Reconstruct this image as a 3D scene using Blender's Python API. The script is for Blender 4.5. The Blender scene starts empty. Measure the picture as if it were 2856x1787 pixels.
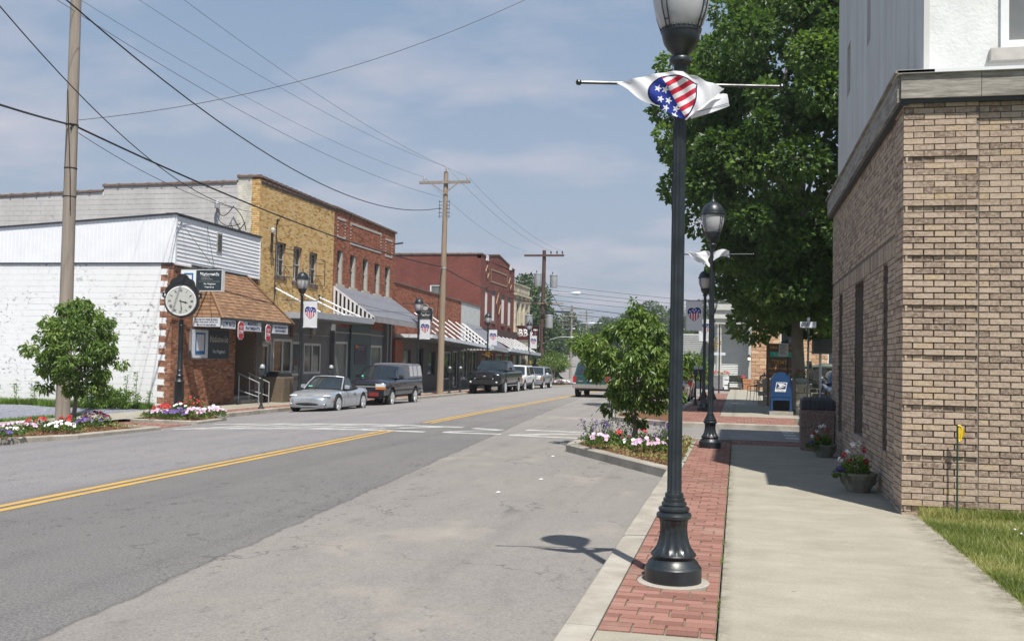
import bpy, bmesh, math, random
import numpy as np
from mathutils import Vector, Matrix
PI = math.pi
rad = math.radians
S = bpy.context.scene
COL = S.collection

# ------------------------------------------------------------------ camera
cam = bpy.data.cameras.new('camera')
cam.lens = 35.02
cam.sensor_width = 36.0
cam.clip_start = 0.05
cam.clip_end = 4000
camo = bpy.data.objects.new('camera', cam)
COL.objects.link(camo)
YAW, PITCH, ROLL = rad(12.793), rad(2.189), rad(1.2)
fw = Vector((-math.sin(YAW) * math.cos(PITCH), math.cos(YAW) * math.cos(PITCH), math.sin(PITCH)))
rt = Vector((math.cos(YAW), math.sin(YAW), 0))
up = rt.cross(fw)
rt2 = rt * math.cos(ROLL) + up * math.sin(ROLL)
up2 = -rt * math.sin(ROLL) + up * math.cos(ROLL)
camo.matrix_world = Matrix(((rt2.x, up2.x, -fw.x, 0), (rt2.y, up2.y, -fw.y, 0), (rt2.z, up2.z, -fw.z, 1.6), (0, 0, 0, 1)))
S.camera = camo

# ------------------------------------------------------------------ light
SUN_EL = rad(61.5)
SUN_AZ_VEC = Vector((0.47, -0.88, 0)).normalized()      # horizontal direction towards the sun
sun_dir = Vector((SUN_AZ_VEC.x * math.cos(SUN_EL), SUN_AZ_VEC.y * math.cos(SUN_EL), math.sin(SUN_EL)))
w = bpy.data.worlds.new('World')
S.world = w
w.use_nodes = True
nt = w.node_tree
N, Lk = nt.nodes, nt.links
N.clear()
out = N.new('ShaderNodeOutputWorld')
bg = N.new('ShaderNodeBackground')
bg.inputs['Strength'].default_value = 0.12
sky = N.new('ShaderNodeTexSky')
sky.sky_type = 'NISHITA'
sky.sun_disc = False
sky.sun_elevation = SUN_EL
sky.sun_rotation = math.atan2(SUN_AZ_VEC.x, SUN_AZ_VEC.y)
sky.altitude = 300
sky.air_density = 1.3
sky.dust_density = 3.2
sky.ozone_density = 2.0
tc = N.new('ShaderNodeTexCoord')
sep = N.new('ShaderNodeSeparateXYZ')
Lk.new(tc.outputs['Generated'], sep.inputs[0])
mx = N.new('ShaderNodeMath'); mx.operation = 'MAXIMUM'; mx.inputs[1].default_value = 0.0
Lk.new(sep.outputs['Z'], mx.inputs[0])
ad = N.new('ShaderNodeMath'); ad.operation = 'ADD'; ad.inputs[1].default_value = 0.16
Lk.new(mx.outputs[0], ad.inputs[0])
dv = N.new('ShaderNodeVectorMath'); dv.operation = 'DIVIDE'
cmb = N.new('ShaderNodeCombineXYZ')
for i in range(3):
    Lk.new(ad.outputs[0], cmb.inputs[i])
Lk.new(tc.outputs['Generated'], dv.inputs[0]); Lk.new(cmb.outputs[0], dv.inputs[1])
mp = N.new('ShaderNodeMapping')
mp.inputs['Location'].default_value = (0.55, 0.1, 0)
mp.inputs['Scale'].default_value = (1.0, 1.35, 0.0)
Lk.new(dv.outputs[0], mp.inputs['Vector'])
nz = N.new('ShaderNodeTexNoise'); nz.inputs['Scale'].default_value = 1.25; nz.inputs['Detail'].default_value = 7; nz.inputs['Roughness'].default_value = 0.55
Lk.new(mp.outputs[0], nz.inputs['Vector'])
cr = N.new('ShaderNodeValToRGB')
cr.color_ramp.elements[0].position = 0.47; cr.color_ramp.elements[0].color = (0, 0, 0, 1)
cr.color_ramp.elements[1].position = 0.76; cr.color_ramp.elements[1].color = (1, 1, 1, 1)
Lk.new(nz.outputs['Fac'], cr.inputs[0])
ml = N.new('ShaderNodeMath'); ml.operation = 'MULTIPLY'; ml.inputs[1].default_value = 0.9
Lk.new(cr.outputs[0], ml.inputs[0])
grad = N.new('ShaderNodeValToRGB')
ge = grad.color_ramp.elements
ge[0].position = 0.0; ge[0].color = (.30, .345, .445, 1)
ge[1].position = 0.75; ge[1].color = (.085, .175, .32, 1)
e2 = ge.new(.16); e2.color = (.285, .34, .44, 1)
e3 = ge.new(.38); e3.color = (.20, .285, .41, 1)
Lk.new(mx.outputs[0], grad.inputs[0])
gs_ = N.new('ShaderNodeMixRGB'); gs_.blend_type = 'MULTIPLY'; gs_.inputs[0].default_value = 1.0
gs_.inputs[2].default_value = (1 / .12, 1 / .12, 1 / .12, 1)
Lk.new(grad.outputs[0], gs_.inputs[1])
base = N.new('ShaderNodeMixRGB'); base.inputs[0].default_value = .82
Lk.new(sky.outputs[0], base.inputs[1]); Lk.new(gs_.outputs[0], base.inputs[2])
mixc = N.new('ShaderNodeMixRGB')
mixc.inputs[2].default_value = (4.4, 4.2, 4.6, 1)
Lk.new(ml.outputs[0], mixc.inputs[0]); Lk.new(base.outputs[0], mixc.inputs[1])
tint = mixc
Lk.new(tint.outputs[0], bg.inputs['Color']); Lk.new(bg.outputs[0], out.inputs[0])
sl = bpy.data.lights.new('sun', 'SUN')
sl.energy = 4.9
sl.angle = rad(0.6)
sl.color = (1.0, 0.955, 0.88)
so = bpy.data.objects.new('sun', sl)
COL.objects.link(so)
so.rotation_euler = (-sun_dir).to_track_quat('-Z', 'Y').to_euler()
so.location = (0, 0, 60)
S.view_settings.view_transform = 'Standard'
S.view_settings.look = 'None'
S.view_settings.gamma = 1
S.view_settings.exposure = 0.36
S.view_settings.use_curve_mapping = False
S.render.film_transparent = False
S.cycles.max_bounces = 6
S.cycles.volume_bounces = 0

# ------------------------------------------------------------------ materials
class Mat:
    def __init__(self, name):
        self.m = bpy.data.materials.new(name)
        self.m.use_nodes = True
        self.t = self.m.node_tree
        self.n = self.t.nodes
        self.p = self.n['Principled BSDF']
        self.pos = None
    def new(self, typ, **kw):
        n = self.n.new(typ)
        for k, v in kw.items():
            setattr(n, k, v)
        return n
    def link(self, a, b):
        self.t.links.new(a, b)
    def coords(self, scale=(1, 1, 1), obj=False):
        if obj:
            g = self.new('ShaderNodeTexCoord'); o = g.outputs['Object']
        else:
            g = self.new('ShaderNodeNewGeometry'); o = g.outputs['Position']
        mp = self.new('ShaderNodeMapping')
        mp.inputs['Scale'].default_value = scale
        self.link(o, mp.inputs['Vector'])
        return mp.outputs[0]
    def noise(self, scale, detail=4, rough=.55, stretch=(1, 1, 1), obj=False):
        n = self.new('ShaderNodeTexNoise')
        n.inputs['Scale'].default_value = scale
        n.inputs['Detail'].default_value = detail
        n.inputs['Roughness'].default_value = rough
        self.link(self.coords(stretch, obj), n.inputs['Vector'])
        return n.outputs['Fac']
    def ramp(self, fac, stops):
        r = self.new('ShaderNodeValToRGB')
        e = r.color_ramp.elements
        while len(e) < len(stops):
            e.new(0.5)
        for i, (p, c) in enumerate(stops):
            e[i].position = p
            e[i].color = (c[0], c[1], c[2], 1) if hasattr(c, '__len__') else (c, c, c, 1)
        self.link(fac, r.inputs[0])
        return r.outputs[0]
    def mix(self, fac, a, b, mode='MIX'):
        m = self.new('ShaderNodeMixRGB'); m.blend_type = mode
        for i, v in ((0, fac), (1, a), (2, b)):
            if isinstance(v, (int, float)):
                m.inputs[i].default_value = v if i == 0 else (v, v, v, 1)
            elif isinstance(v, tuple):
                m.inputs[i].default_value = (v[0], v[1], v[2], 1)
            else:
                self.link(v, m.inputs[i])
        return m.outputs[0]
    def math(self, op, a, b=0.0):
        m = self.new('ShaderNodeMath'); m.operation = op
        for i, v in ((0, a), (1, b)):
            if isinstance(v, (int, float)):
                m.inputs[i].default_value = v
            else:
                self.link(v, m.inputs[i])
        return m.outputs[0]
    def attr(self, name):
        a = self.new('ShaderNodeAttribute'); a.attribute_name = name
        return a
    def set(self, color=None, rough=None, metal=None, spec=None, bump=None, bstr=.3, bdist=.01):
        p = self.p
        if color is not None:
            if isinstance(color, tuple): p.inputs['Base Color'].default_value = (*color, 1)
            else: self.link(color, p.inputs['Base Color'])
        if rough is not None:
            if isinstance(rough, (int, float)): p.inputs['Roughness'].default_value = rough
            else: self.link(rough, p.inputs['Roughness'])
        if metal is not None: p.inputs['Metallic'].default_value = metal
        if spec is not None: p.inputs['Specular IOR Level'].default_value = spec
        if bump is not None:
            b = self.new('ShaderNodeBump')
            b.inputs['Strength'].default_value = bstr; b.inputs['Distance'].default_value = bdist
            self.link(bump, b.inputs['Height']); self.link(b.outputs[0], p.inputs['Normal'])
        return self.m

MATS = {}
def simple(name, col, rough=.6, var=.12, scale=6, metal=0, spec=.5, bstr=0, bscale=60, obj=False):
    """plain material: a base colour with soft blotches and fine relief"""
    if name in MATS: return MATS[name]
    a = Mat(name)
    f = a.noise(scale, 5, .6, obj=obj)
    lo = tuple(max(0, c * (1 - var)) for c in col); hi = tuple(min(1, c * (1 + var)) for c in col)
    c = a.ramp(f, [(0.3, lo), (0.7, hi)])
    r = a.ramp(f, [(0.2, max(.02, rough - .06)), (0.8, min(1, rough + .06))])
    if bstr > 0:
        a.set(c, r, metal, spec, bump=a.noise(bscale, 3, obj=obj), bstr=bstr)
    else:
        a.set(c, r, metal, spec)
    MATS[name] = a.m
    return a.m

def tone_mat(name, stops, rough=.85, fine=90, bstr=.35, dirt=None, spec=.3):
    """masonry whose pieces carry a random 'tone' each; stops = ramp over the tone"""
    a = Mat(name)
    t = a.attr('tone').outputs['Fac']
    base = a.ramp(t, stops)
    g = a.noise(fine, 3)
    base = a.mix(a.ramp(g, [(0.35, 0.0), (0.75, 1.0)]), base, a.mix(1.0, base, (0.72, 0.68, 0.62), 'MULTIPLY'))
    b2 = a.noise(14, 4, .6)
    base = a.mix(a.math('MULTIPLY', b2, .55), base, a.mix(1.0, base, (1.22, 1.2, 1.16), 'MULTIPLY'))
    if dirt:
        d = a.noise(dirt[0], 5, .65, (1, 1, .45))
        base = a.mix(a.ramp(d, [(dirt[1], 0.0), (dirt[1] + .2, dirt[2])]), base, dirt[3])
    a.set(base, rough, 0, spec, bump=g, bstr=bstr, bdist=.006)
    MATS[name] = a.m
    return a.m

# masonry
M_BUFF_ = tone_mat('buff_brick', [(0, (.19, .135, .105)), (.08, (.29, .21, .165)), (.28, (.37, .285, .225)), (.6, (.425, .335, .265)), (.88, (.50, .41, .325)), (1, (.46, .37, .25))], dirt=(1.2, .55, .35, (.36, .25, .17)))
M_MORTAR = simple('mortar', (.17, .145, .125), .95, .2, 30, bstr=.4, bscale=120)
M_MORTAR_D = simple('dark_mortar', (.19, .15, .11), .95, .2, 20)
def buff():
    a = Mat('buff_brick'); t = a.attr('tone').outputs['Fac']
    base = a.ramp(t, [(0, (.15, .105, .08)), (.12, (.235, .17, .13)), (.3, (.32, .24, .18)), (.6, (.375, .285, .215)), (.88, (.47, .37, .285)), (1, (.42, .31, .18))])
    n = a.noise(22, 6, .72, (1, 1, 1.8)); m_ = a.noise(60, 4, .8)
    c = a.mix(a.ramp(n, [(.44, 0.0), (.62, .65)]), base, (.55, .46, .37))
    c = a.mix(a.ramp(n, [(.30, .65), (.45, 0.0)]), c, (.25, .165, .12))
    c = a.mix(a.ramp(m_, [(.58, 0.0), (.72, .5)]), c, (.20, .14, .10))
    d = a.noise(.6, 5, .65, (1, 1, .4)); c = a.mix(a.ramp(d, [(.5, 0.0), (.75, .3)]), c, (.30, .235, .18))
    return a.set(c, .9, 0, .25, bump=n, bstr=.6, bdist=.008)
M_BUFF = buff()
M_YEL = tone_mat('yellow_brick', [(0, (.40, .22, .09)), (.12, (.55, .35, .14)), (.5, (.68, .47, .21)), (.85, (.74, .54, .27)), (1, (.70, .55, .34))], dirt=(.7, .6, .35, (.30, .18, .07)), bstr=.2)
M_RED = tone_mat('red_brick', [(0, (.20, .08, .05)), (.4, (.32, .12, .075)), (.8, (.38, .15, .095)), (1, (.42, .19, .12))], dirt=(.6, .58, .3, (.14, .06, .04)), bstr=.2)
M_ORANGE = tone_mat('orange_brick', [(0, (.15, .07, .045)), (.3, (.26, .115, .07)), (.75, (.33, .155, .09)), (1, (.42, .24, .15))], bstr=.25)
M_PAVER = tone_mat('red_paver', [(0, (.20, .10, .08)), (.5, (.275, .142, .115)), (1, (.33, .175, .145))], rough=.92, dirt=(1.6, .5, .5, (.33, .235, .185)))
M_STONE = tone_mat('sandstone', [(0, (.44, .27, .17)), (.5, (.58, .38, .25)), (1, (.66, .48, .33))], bstr=.6, fine=14)
M_GREYSTONE = tone_mat('grey_stone', [(0, (.34, .31, .24)), (.5, (.46, .42, .33)), (1, (.54, .50, .41))], bstr=.8, fine=18)
M_SHINGLE = tone_mat('brown_shingle', [(0, (.22, .13, .08)), (.5, (.28, .17, .105)), (1, (.34, .21, .13))], rough=.95, fine=60)
def far_brick(name, c1, c2, cm, dirtc):
    a = Mat(name)
    b = a.new('ShaderNodeTexBrick')
    b.offset = .5
    b.inputs['Scale'].default_value = 1.0
    b.inputs['Color1'].default_value = (*c1, 1); b.inputs['Color2'].default_value = (*c2, 1); b.inputs['Mortar'].default_value = (*cm, 1)
    b.inputs['Mortar Size'].default_value = .006
    b.inputs['Brick Width'].default_value = .22; b.inputs['Row Height'].default_value = .076
    g = a.new('ShaderNodeNewGeometry'); s = a.new('ShaderNodeSeparateXYZ'); a.link(g.outputs['Position'], s.inputs[0])
    c = a.new('ShaderNodeCombineXYZ')
    a.link(a.math('ADD', s.outputs['X'], s.outputs['Y']), c.inputs[0]); a.link(s.outputs['Z'], c.inputs[1])
    a.link(c.outputs[0], b.inputs['Vector'])
    d = a.noise(.5, 5, .65)
    e = a.noise(9, 2, .7)
    col = a.mix(a.ramp(d, [(.45, 0.0), (.7, .6)]), b.outputs['Color'], dirtc)
    col = a.mix(a.ramp(e, [(.62, 0.0), (.72, .5)]), col, tuple(min(1, x * 1.8) for x in c2))
    return a.set(col, .9, 0, .3, bump=b.outputs['Fac'], bstr=.25, bdist=-.01)
M_DARKRED = far_brick('dark_red_brick', (.17, .045, .035), (.215, .065, .05), (.19, .12, .10), (.115, .035, .03))
M_LOWRED = far_brick('low_red_brick', (.32, .105, .065), (.37, .13, .08), (.24, .13, .09), (.23, .07, .045))

def painted_block(name, col, dark, patch, px, streaks):
    a = Mat(name)
    n1 = a.noise(6.5, 6, .7, (1, 1, 1.3))
    n2 = a.noise(.55, 3, .5)
    f = a.math('MULTIPLY', a.ramp(n1, [(px, 0.0), (px + .05, 1.0)]), a.ramp(n2, [(.45, 0.0), (.6, 1.0)]))
    n3 = a.noise(1.1, 4, .6, (1, 1, .35))
    c = a.ramp(n3, [(.3, tuple(x * (1 - streaks) for x in col)), (.7, col)])
    c = a.mix(f, c, patch)
    return a.set(c, .8, 0, .3, bump=a.noise(35, 3), bstr=.15)
M_WHITEBLOCK = painted_block('white_painted_block', (.80, .80, .80), (0, 0, 0), (.30, .29, .28), .56, .06)
M_GREYBLOCK = painted_block('weathered_painted_block', (.58, .555, .55), (0, 0, 0), (.36, .33, .32), .6, .22)
M_BLOCKJOINT = simple('block_joint', (.66, .655, .65), .9, .2)
M_WHITE = simple('white_paint', (.74, .75, .76), .5, .06, 3)
M_SIDING = simple('white_siding', (.78, .79, .82), .45, .04, 2)
M_TRIM = simple('pale_trim', (.43, .41, .38), .6, .15, 6)
M_CREAM = simple('cream_stucco', (.52, .47, .36), .8, .25, 1.6, bstr=.2)
M_GREYFRONT = simple('grey_painted_front', (.19, .19, .20), .65, .18, 2.0)
M_TEAL = simple('teal_painted_panel', (.075, .125, .13), .6, .15, 2.0)
M_SLATE = simple('slate_blue_front', (.13, .155, .18), .6, .15, 2.0)
M_WINFRAME = simple('aluminium_frame', (.62, .62, .61), .45, .08, 5)
M_COPING = simple('clay_coping', (.16, .11, .09), .8, .35, 7)
M_DARKMETAL = simple('dark_metal', (.035, .04, .045), .45, .2, 10)
M_CANOPY = simple('canopy_metal', (.24, .25, .26), .5, .15, 3)
M_CANOPYTOP = simple('canopy_white_fascia', (.62, .66, .72), .45, .1, 3)
M_AWNING = simple('awning_grey_metal', (.15, .155, .18), .6, .12, 4)
M_AWNWHITE = simple('awning_pale_stripe', (.60, .60, .62), .5, .08, 4)
M_BLACKSTR = simple('awning_black_stripe', (.012, .012, .016), .5, .1, 4)
def glass_mat(name, col, rough=.05, spec=.8):
    a = Mat(name); f = a.noise(.8, 3)
    c = a.ramp(f, [(.35, tuple(x * .6 for x in col)), (.65, tuple(x * 1.3 for x in col))])
    return a.set(c, rough, 0, spec, bump=a.noise(2.5, 2), bstr=.04)
M_GLASS = glass_mat('window_glass', (.022, .026, .028))
M_GLASSPALE = glass_mat('curtained_glass', (.16, .165, .16), .12)
M_CARGLASS = glass_mat('car_glass', (.02, .026, .028), .04, 1.0)
M_DARK = simple('dark_interior', (.02, .018, .016), .9, .3, 3)
M_BOARD = simple('white_window_board', (.72, .70, .68), .7, .15, 8)
# street metalwork
def gloss_black(name, col=(.012, .016, .018), rough=.32):
    a = Mat(name); f = a.noise(7, 5, .65, obj=True)
    return a.set(a.ramp(f, [(.3, tuple(c * .7 for c in col)), (.75, tuple(c * 2.2 for c in col))]), a.ramp(f, [(.3, rough), (.7, rough + .2)]), 0, .6, bump=a.noise(70, 3, obj=True), bstr=.05)
M_LAMP = gloss_black('black_cast_iron', (.010, .014, .017), .28)
M_CLOCKBLK = gloss_black('black_enamel', (.009, .009, .010), .3)
def globe_mat():
    a = Mat('frosted_lamp_globe')
    f = a.noise(6, 3, obj=True)
    a.set(a.ramp(f, [(.3, (.52, .52, .54)), (.7, (.64, .64, .66))]), .25, 0, .6)
    a.p.inputs['Transmission Weight'].default_value = .25
    return a.m
M_GLOBE = globe_mat()
def wood_mat(name, lo, hi, stretch=(12, 12, .6)):
    a = Mat(name)
    f = a.noise(1.0, 7, .75, stretch)
    g = a.noise(.9, 4, .6)
    c = a.ramp(f, [(.3, lo), (.7, hi)])
    c = a.mix(a.ramp(g, [(.45, 0.0), (.75, .55)]), c, tuple(x * .62 for x in hi))
    return a.set(c, .9, 0, .2, bump=f, bstr=.5, bdist=.01)
M_POLE = wood_mat('weathered_pole_wood', (.21, .175, .145), (.36, .315, .27))
M_POLE1 = wood_mat('tan_pole_wood', (.22, .17, .125), (.38, .30, .22))
M_POLE2 = wood_mat('dark_pole_wood', (.075, .045, .035), (.13, .085, .07))
M_PLANK = wood_mat('weathered_fascia_board', (.10, .09, .08), (.46, .43, .38), (2.2, 2.2, 22))
M_BARK = wood_mat('tree_bark', (.14, .12, .10), (.30, .27, .23), (6, 6, 1.5))
M_WIRE = simple('black_cable', (.012, .012, .013), .6, .2)
M_WIRETHIN = simple('grey_cable', (.05, .05, .055), .5, .2)
M_STEEL = simple('galvanised_steel', (.42, .44, .46), .45, .12, 8, metal=.4)
M_YELLOW = simple('yellow_paint_plastic', (.75, .50, .02), .5, .1)
M_REDP = simple('red_sign_paint', (.42, .03, .04), .5, .1)
M_BLUEP = simple('blue_sign_paint', (.02, .13, .32), .5, .1)
M_SIGNDARK = simple('dark_sign_face', (.022, .035, .045), .5, .15)
M_MAROON = simple('maroon_sign_face', (.085, .012, .018), .45, .1)
M_BLACK = simple('matt_black', (.015, .015, .016), .7, .2)
M_RUBBER = simple('tyre_rubber', (.022, .022, .022), .85, .25, 12, obj=True)
M_CHROME = simple('bright_alloy', (.55, .56, .58), .22, .1, 20, metal=.85, obj=True)
M_PEBBLE = None

def ground_mats():
    # road asphalt: a darker newer lane right of the yellow lines, paler worn lanes on both sides
    a = Mat('worn_asphalt')
    g = a.new('ShaderNodeNewGeometry'); s = a.new('ShaderNodeSeparateXYZ'); a.link(g.outputs['Position'], s.inputs[0])
    X, Y = s.outputs['X'], s.outputs['Y']
    wob = a.math('MULTIPLY', a.math('SUBTRACT', a.noise(1.6, 5, .7), .5), .22)
    seam = a.math('ADD', a.math('ADD', a.math('MULTIPLY', Y, .0775), X), a.math('ADD', wob, 3.645))
    right = a.math('GREATER_THAN', seam, 0.0)
    seamline = a.ramp(a.math('ABSOLUTE', seam), [(0.0, 1.0), (.035, 0.0)])
    ctr = a.math('ADD', a.math('ADD', X, a.math('MULTIPLY', Y, .0105)), a.math('ADD', 7.7, wob))
    left = a.ramp(a.math('MULTIPLY', ctr, -1.0), [(.0, 0.0), (.35, 1.0)])
    stone = a.noise(48, 4, .85)
    big = a.noise(.42, 6, .62)
    mid = a.noise(3.2, 5, .7, (1, .35, 1))
    dark = a.ramp(stone, [(.34, (.090, .087, .087)), (.5, (.142, .137, .135)), (.66, (.235, .226, .220))])
    lite = a.ramp(stone, [(.32, (.165, .154, .143)), (.5, (.215, .201, .188)), (.68, (.280, .263, .245))])
    lft = a.ramp(stone, [(.34, (.135, .128, .132)), (.5, (.198, .189, .194)), (.66, (.300, .288, .292))])
    c = a.mix(left, dark, lft)
    c = a.mix(right, c, lite)
    # far part of the street is blended to a paler, more even tone
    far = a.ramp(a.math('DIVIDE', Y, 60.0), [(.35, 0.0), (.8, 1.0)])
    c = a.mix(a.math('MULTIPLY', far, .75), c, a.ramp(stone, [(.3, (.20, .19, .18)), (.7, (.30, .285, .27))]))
    c = a.mix(a.ramp(big, [(.35, 0.0), (.7, .45)]), c, a.mix(1.0, c, (1.28, 1.25, 1.18), 'MULTIPLY'))
    c = a.mix(a.ramp(mid, [(.3, .40), (.5, 0.0)]), c, a.mix(1.0, c, (.72, .72, .73), 'MULTIPLY'))
    # small dark pits in the wheel tracks and oily spots in the parking lane
    pit = a.noise(11, 3, .75, (1, .5, 1))
    pm = a.math('MULTIPLY', a.ramp(pit, [(.60, 0.0), (.65, 1.0)]), a.ramp(a.noise(.5, 4, .6, (1, .3, 1)), [(.46, 0.0), (.56, 1.0)]))
    c = a.mix(a.math('MULTIPLY', pm, .55), c, (.055, .053, .052))
    dust = a.noise(.55, 6, .6, (1, .7, 1))
    c = a.mix(a.math('MULTIPLY', a.ramp(dust, [(.56, 0.0), (.72, .55)]), right), c, (.40, .36, .30))
    c = a.mix(a.math('MULTIPLY', seamline, .55), c, (.07, .068, .066))
    tyre = a.noise(1.0, 4, .5, (1.5, .035, 1))
    c = a.mix(a.ramp(tyre, [(.34, .5), (.5, 0.0)]), c, a.mix(1.0, c, (.78, .78, .79), 'MULTIPLY'))
    def cracks(sc, wd, thr):
        v = a.new('ShaderNodeTexVoronoi'); v.feature = 'DISTANCE_TO_EDGE'; v.inputs['Scale'].default_value = sc
        wv = a.new('ShaderNodeVectorMath'); wv.operation = 'ADD'; nn = a.new('ShaderNodeTexNoise'); nn.inputs['Scale'].default_value = 2.3; nn.inputs['Detail'].default_value = 5
        pp = a.coords(); a.link(pp, nn.inputs['Vector']); a.link(pp, wv.inputs[0]); a.link(nn.outputs['Color'], wv.inputs[1]); a.link(wv.outputs[0], v.inputs['Vector'])
        return a.math('MULTIPLY', a.ramp(v.outputs['Distance'], [(0.0, 1.0), (wd, 0.0)]), a.ramp(a.noise(.33, 3, .5), [(thr, 0.0), (thr + .06, 1.0)]))
    c = a.mix(a.math('MULTIPLY', cracks(.42, .006, .50), .75), c, (.055, .053, .05))
    oil = a.noise(1.7, 3, .5, (1, .45, 1))
    c = a.mix(a.math('MULTIPLY', a.ramp(oil, [(.66, 0.0), (.74, .5)]), right), c, (.09, .085, .08))
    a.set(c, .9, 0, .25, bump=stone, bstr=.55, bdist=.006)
    MATS['asphalt'] = a.m
    # pavement concrete
    a = Mat('pavement_concrete')
    f = a.noise(1.1, 7, .68, (1, 1.7, 1)); h = a.noise(45, 5, .8); k = a.noise(3.4, 7, .75)
    c = a.ramp(f, [(.3, (.285, .262, .21)), (.5, (.335, .31, .252)), (.72, (.39, .362, .298))])
    c = a.mix(a.ramp(h, [(.3, .8), (.58, 0.0)]), c, a.mix(1.0, c, (.74, .72, .69), 'MULTIPLY'))
    c = a.mix(a.ramp(k, [(.55, 0.0), (.74, .45)]), c, (.22, .20, .165))
    c = a.mix(a.ramp(k, [(.3, .35), (.42, 0.0)]), c, (.46, .43, .37))
    g = a.new('ShaderNodeNewGeometry'); s = a.new('ShaderNodeSeparateXYZ'); a.link(g.outputs['Position'], s.inputs[0]); X = s.outputs['X']
    for x0, w_ in ((-.10, .10), (1.86, .22)):
        e = a.ramp(a.math('ABSOLUTE', a.math('SUBTRACT', X, x0)), [(0.0, .8), (w_, 0.0)])
        c = a.mix(a.math('MULTIPLY', e, a.ramp(a.noise(6, 6, .75), [(.4, 0.0), (.6, 1.0)])), c, (.13, .115, .085))
    gum = a.new('ShaderNodeTexVoronoi'); gum.inputs['Scale'].default_value = 2.1; a.link(a.coords(), gum.inputs['Vector'])
    c = a.mix(a.ramp(gum.outputs['Distance'], [(.030, .6), (.045, 0.0)]), c, (.14, .13, .115))
    a.set(c, .92, 0, .25, bump=h, bstr=.3, bdist=.004)
    MATS['concrete'] = a.m
    a = Mat('kerb_concrete')
    f = a.noise(1.7, 6, .7); h = a.noise(70, 3, .7)
    c = a.ramp(f, [(.3, (.23, .21, .18)), (.5, (.32, .295, .25)), (.7, (.42, .395, .345))])
    c = a.mix(a.ramp(a.noise(9, 5, .8), [(.6, 0.0), (.68, .6)]), c, (.20, .185, .165))
    a.set(c, .93, 0, .25, bump=h, bstr=.45, bdist=.006)
    MATS['kerb'] = a.m
    a = Mat('grey_gravel')
    v = a.new('ShaderNodeTexVoronoi'); v.inputs['Scale'].default_value = 22; a.link(a.coords(), v.inputs['Vector'])
    c = a.ramp(v.outputs['Color'], [(.1, (.11, .12, .15)), (.5, (.21, .22, .26)), (.9, (.36, .37, .41))])
    a.set(c, .95, 0, .2, bump=v.outputs['Distance'], bstr=.9, bdist=.03)
    MATS['gravel'] = a.m
    a = Mat('soil_turf')
    f = a.noise(5, 5, .7); c = a.ramp(f, [(.3, (.055, .07, .025)), (.6, (.11, .125, .045)), (.8, (.19, .17, .09))])
    a.set(c, .95, 0, .2, bump=a.noise(40, 4), bstr=.8, bdist=.03)
    MATS['turf'] = a.m
    a = Mat('bark_mulch')
    f = a.noise(38, 4, .8, (1, 1.6, 1)); c = a.ramp(f, [(.3, (.06, .03, .016)), (.5, (.17, .085, .045)), (.7, (.30, .18, .10))])
    a.set(c, .95, 0, .2, bump=f, bstr=1.0, bdist=.03)
    MATS['mulch'] = a.m
    for nm, cc in (('yellow_line', (.62, .36, .035)), ('white_line', (.62, .61, .58))):
        a = Mat(nm)
        wv = a.noise(75, 3, .8); wb = a.noise(2.2, 5, .7)
        c = a.mix(a.ramp(a.math('ADD', wv, a.math('MULTIPLY', wb, .5)), [(.62, 0.0), (.86, .65 if nm == 'yellow_line' else .9)]), cc, (.20, .19, .18))
        a.set(c, .75, 0, .35, bump=wv, bstr=.3, bdist=.004)
        MATS[nm] = a.m
    a = Mat('far_woodland_floor')
    f = a.noise(.12, 6, .7); c = a.ramp(f, [(.3, (.03, .05, .018)), (.7, (.07, .10, .035))])
    a.set(c, .95, 0, .1)
    MATS['hill'] = a.m
ground_mats()

def leaf_mat(name, lo, mid, hi, trans=.35):
    a = Mat(name)
    t = a.attr('tone').outputs['Fac']
    c = a.ramp(t, [(0.0, lo), (.5, mid), (1.0, hi)])
    a.set(c, .42, 0, .45)
    tr = a.new('ShaderNodeBsdfTranslucent')
    a.link(a.mix(1.0, c, (1.25, 1.35, .55), 'MULTIPLY'), tr.inputs['Color'])
    mxs = a.new('ShaderNodeMixShader'); mxs.inputs[0].default_value = trans
    o = a.n['Material Output']
    a.link(a.p.outputs[0], mxs.inputs[1]); a.link(tr.outputs[0], mxs.inputs[2]); a.link(mxs.outputs[0], o.inputs[0])
    return a.m
M_LEAF_ST = leaf_mat('street_tree_leaf', (.065, .115, .022), (.125, .205, .038), (.28, .36, .10))
M_LEAF_MAPLE = leaf_mat('maple_leaf', (.045, .088, .024), (.10, .175, .045), (.22, .31, .08), .45)
M_LEAF_FAR = leaf_mat('far_tree_leaf', (.045, .08, .032), (.075, .12, .045), (.12, .17, .06), .25)
M_LEAF_CONIF = leaf_mat('conifer_needles', (.018, .038, .022), (.035, .062, .035), (.055, .09, .045), .1)
M_GRASS = leaf_mat('grass_blade', (.13, .17, .04), (.26, .30, .085), (.48, .44, .21), .35)
M_WEED = leaf_mat('weed_leaf', (.08, .14, .02), (.13, .22, .035), (.20, .30, .06), .35)
M_PLANTLEAF = leaf_mat('flower_foliage', (.05, .10, .02), (.085, .16, .03), (.14, .22, .06), .3)
def petal_mat(name, c):
    a = Mat(name); t = a.attr('tone').outputs['Fac']
    col = a.ramp(t, [(0, tuple(x * .75 for x in c)), (1, tuple(min(1, x * 1.15) for x in c))])
    return a.set(col, .6, 0, .3)
M_PET = {k: petal_mat('petal_' + k, c) for k, c in dict(pink=(.66, .44, .60), white=(.82, .80, .80), purple=(.13, .07, .27), red=(.42, .025, .03), dark=(.16, .03, .07)).items()}
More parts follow.
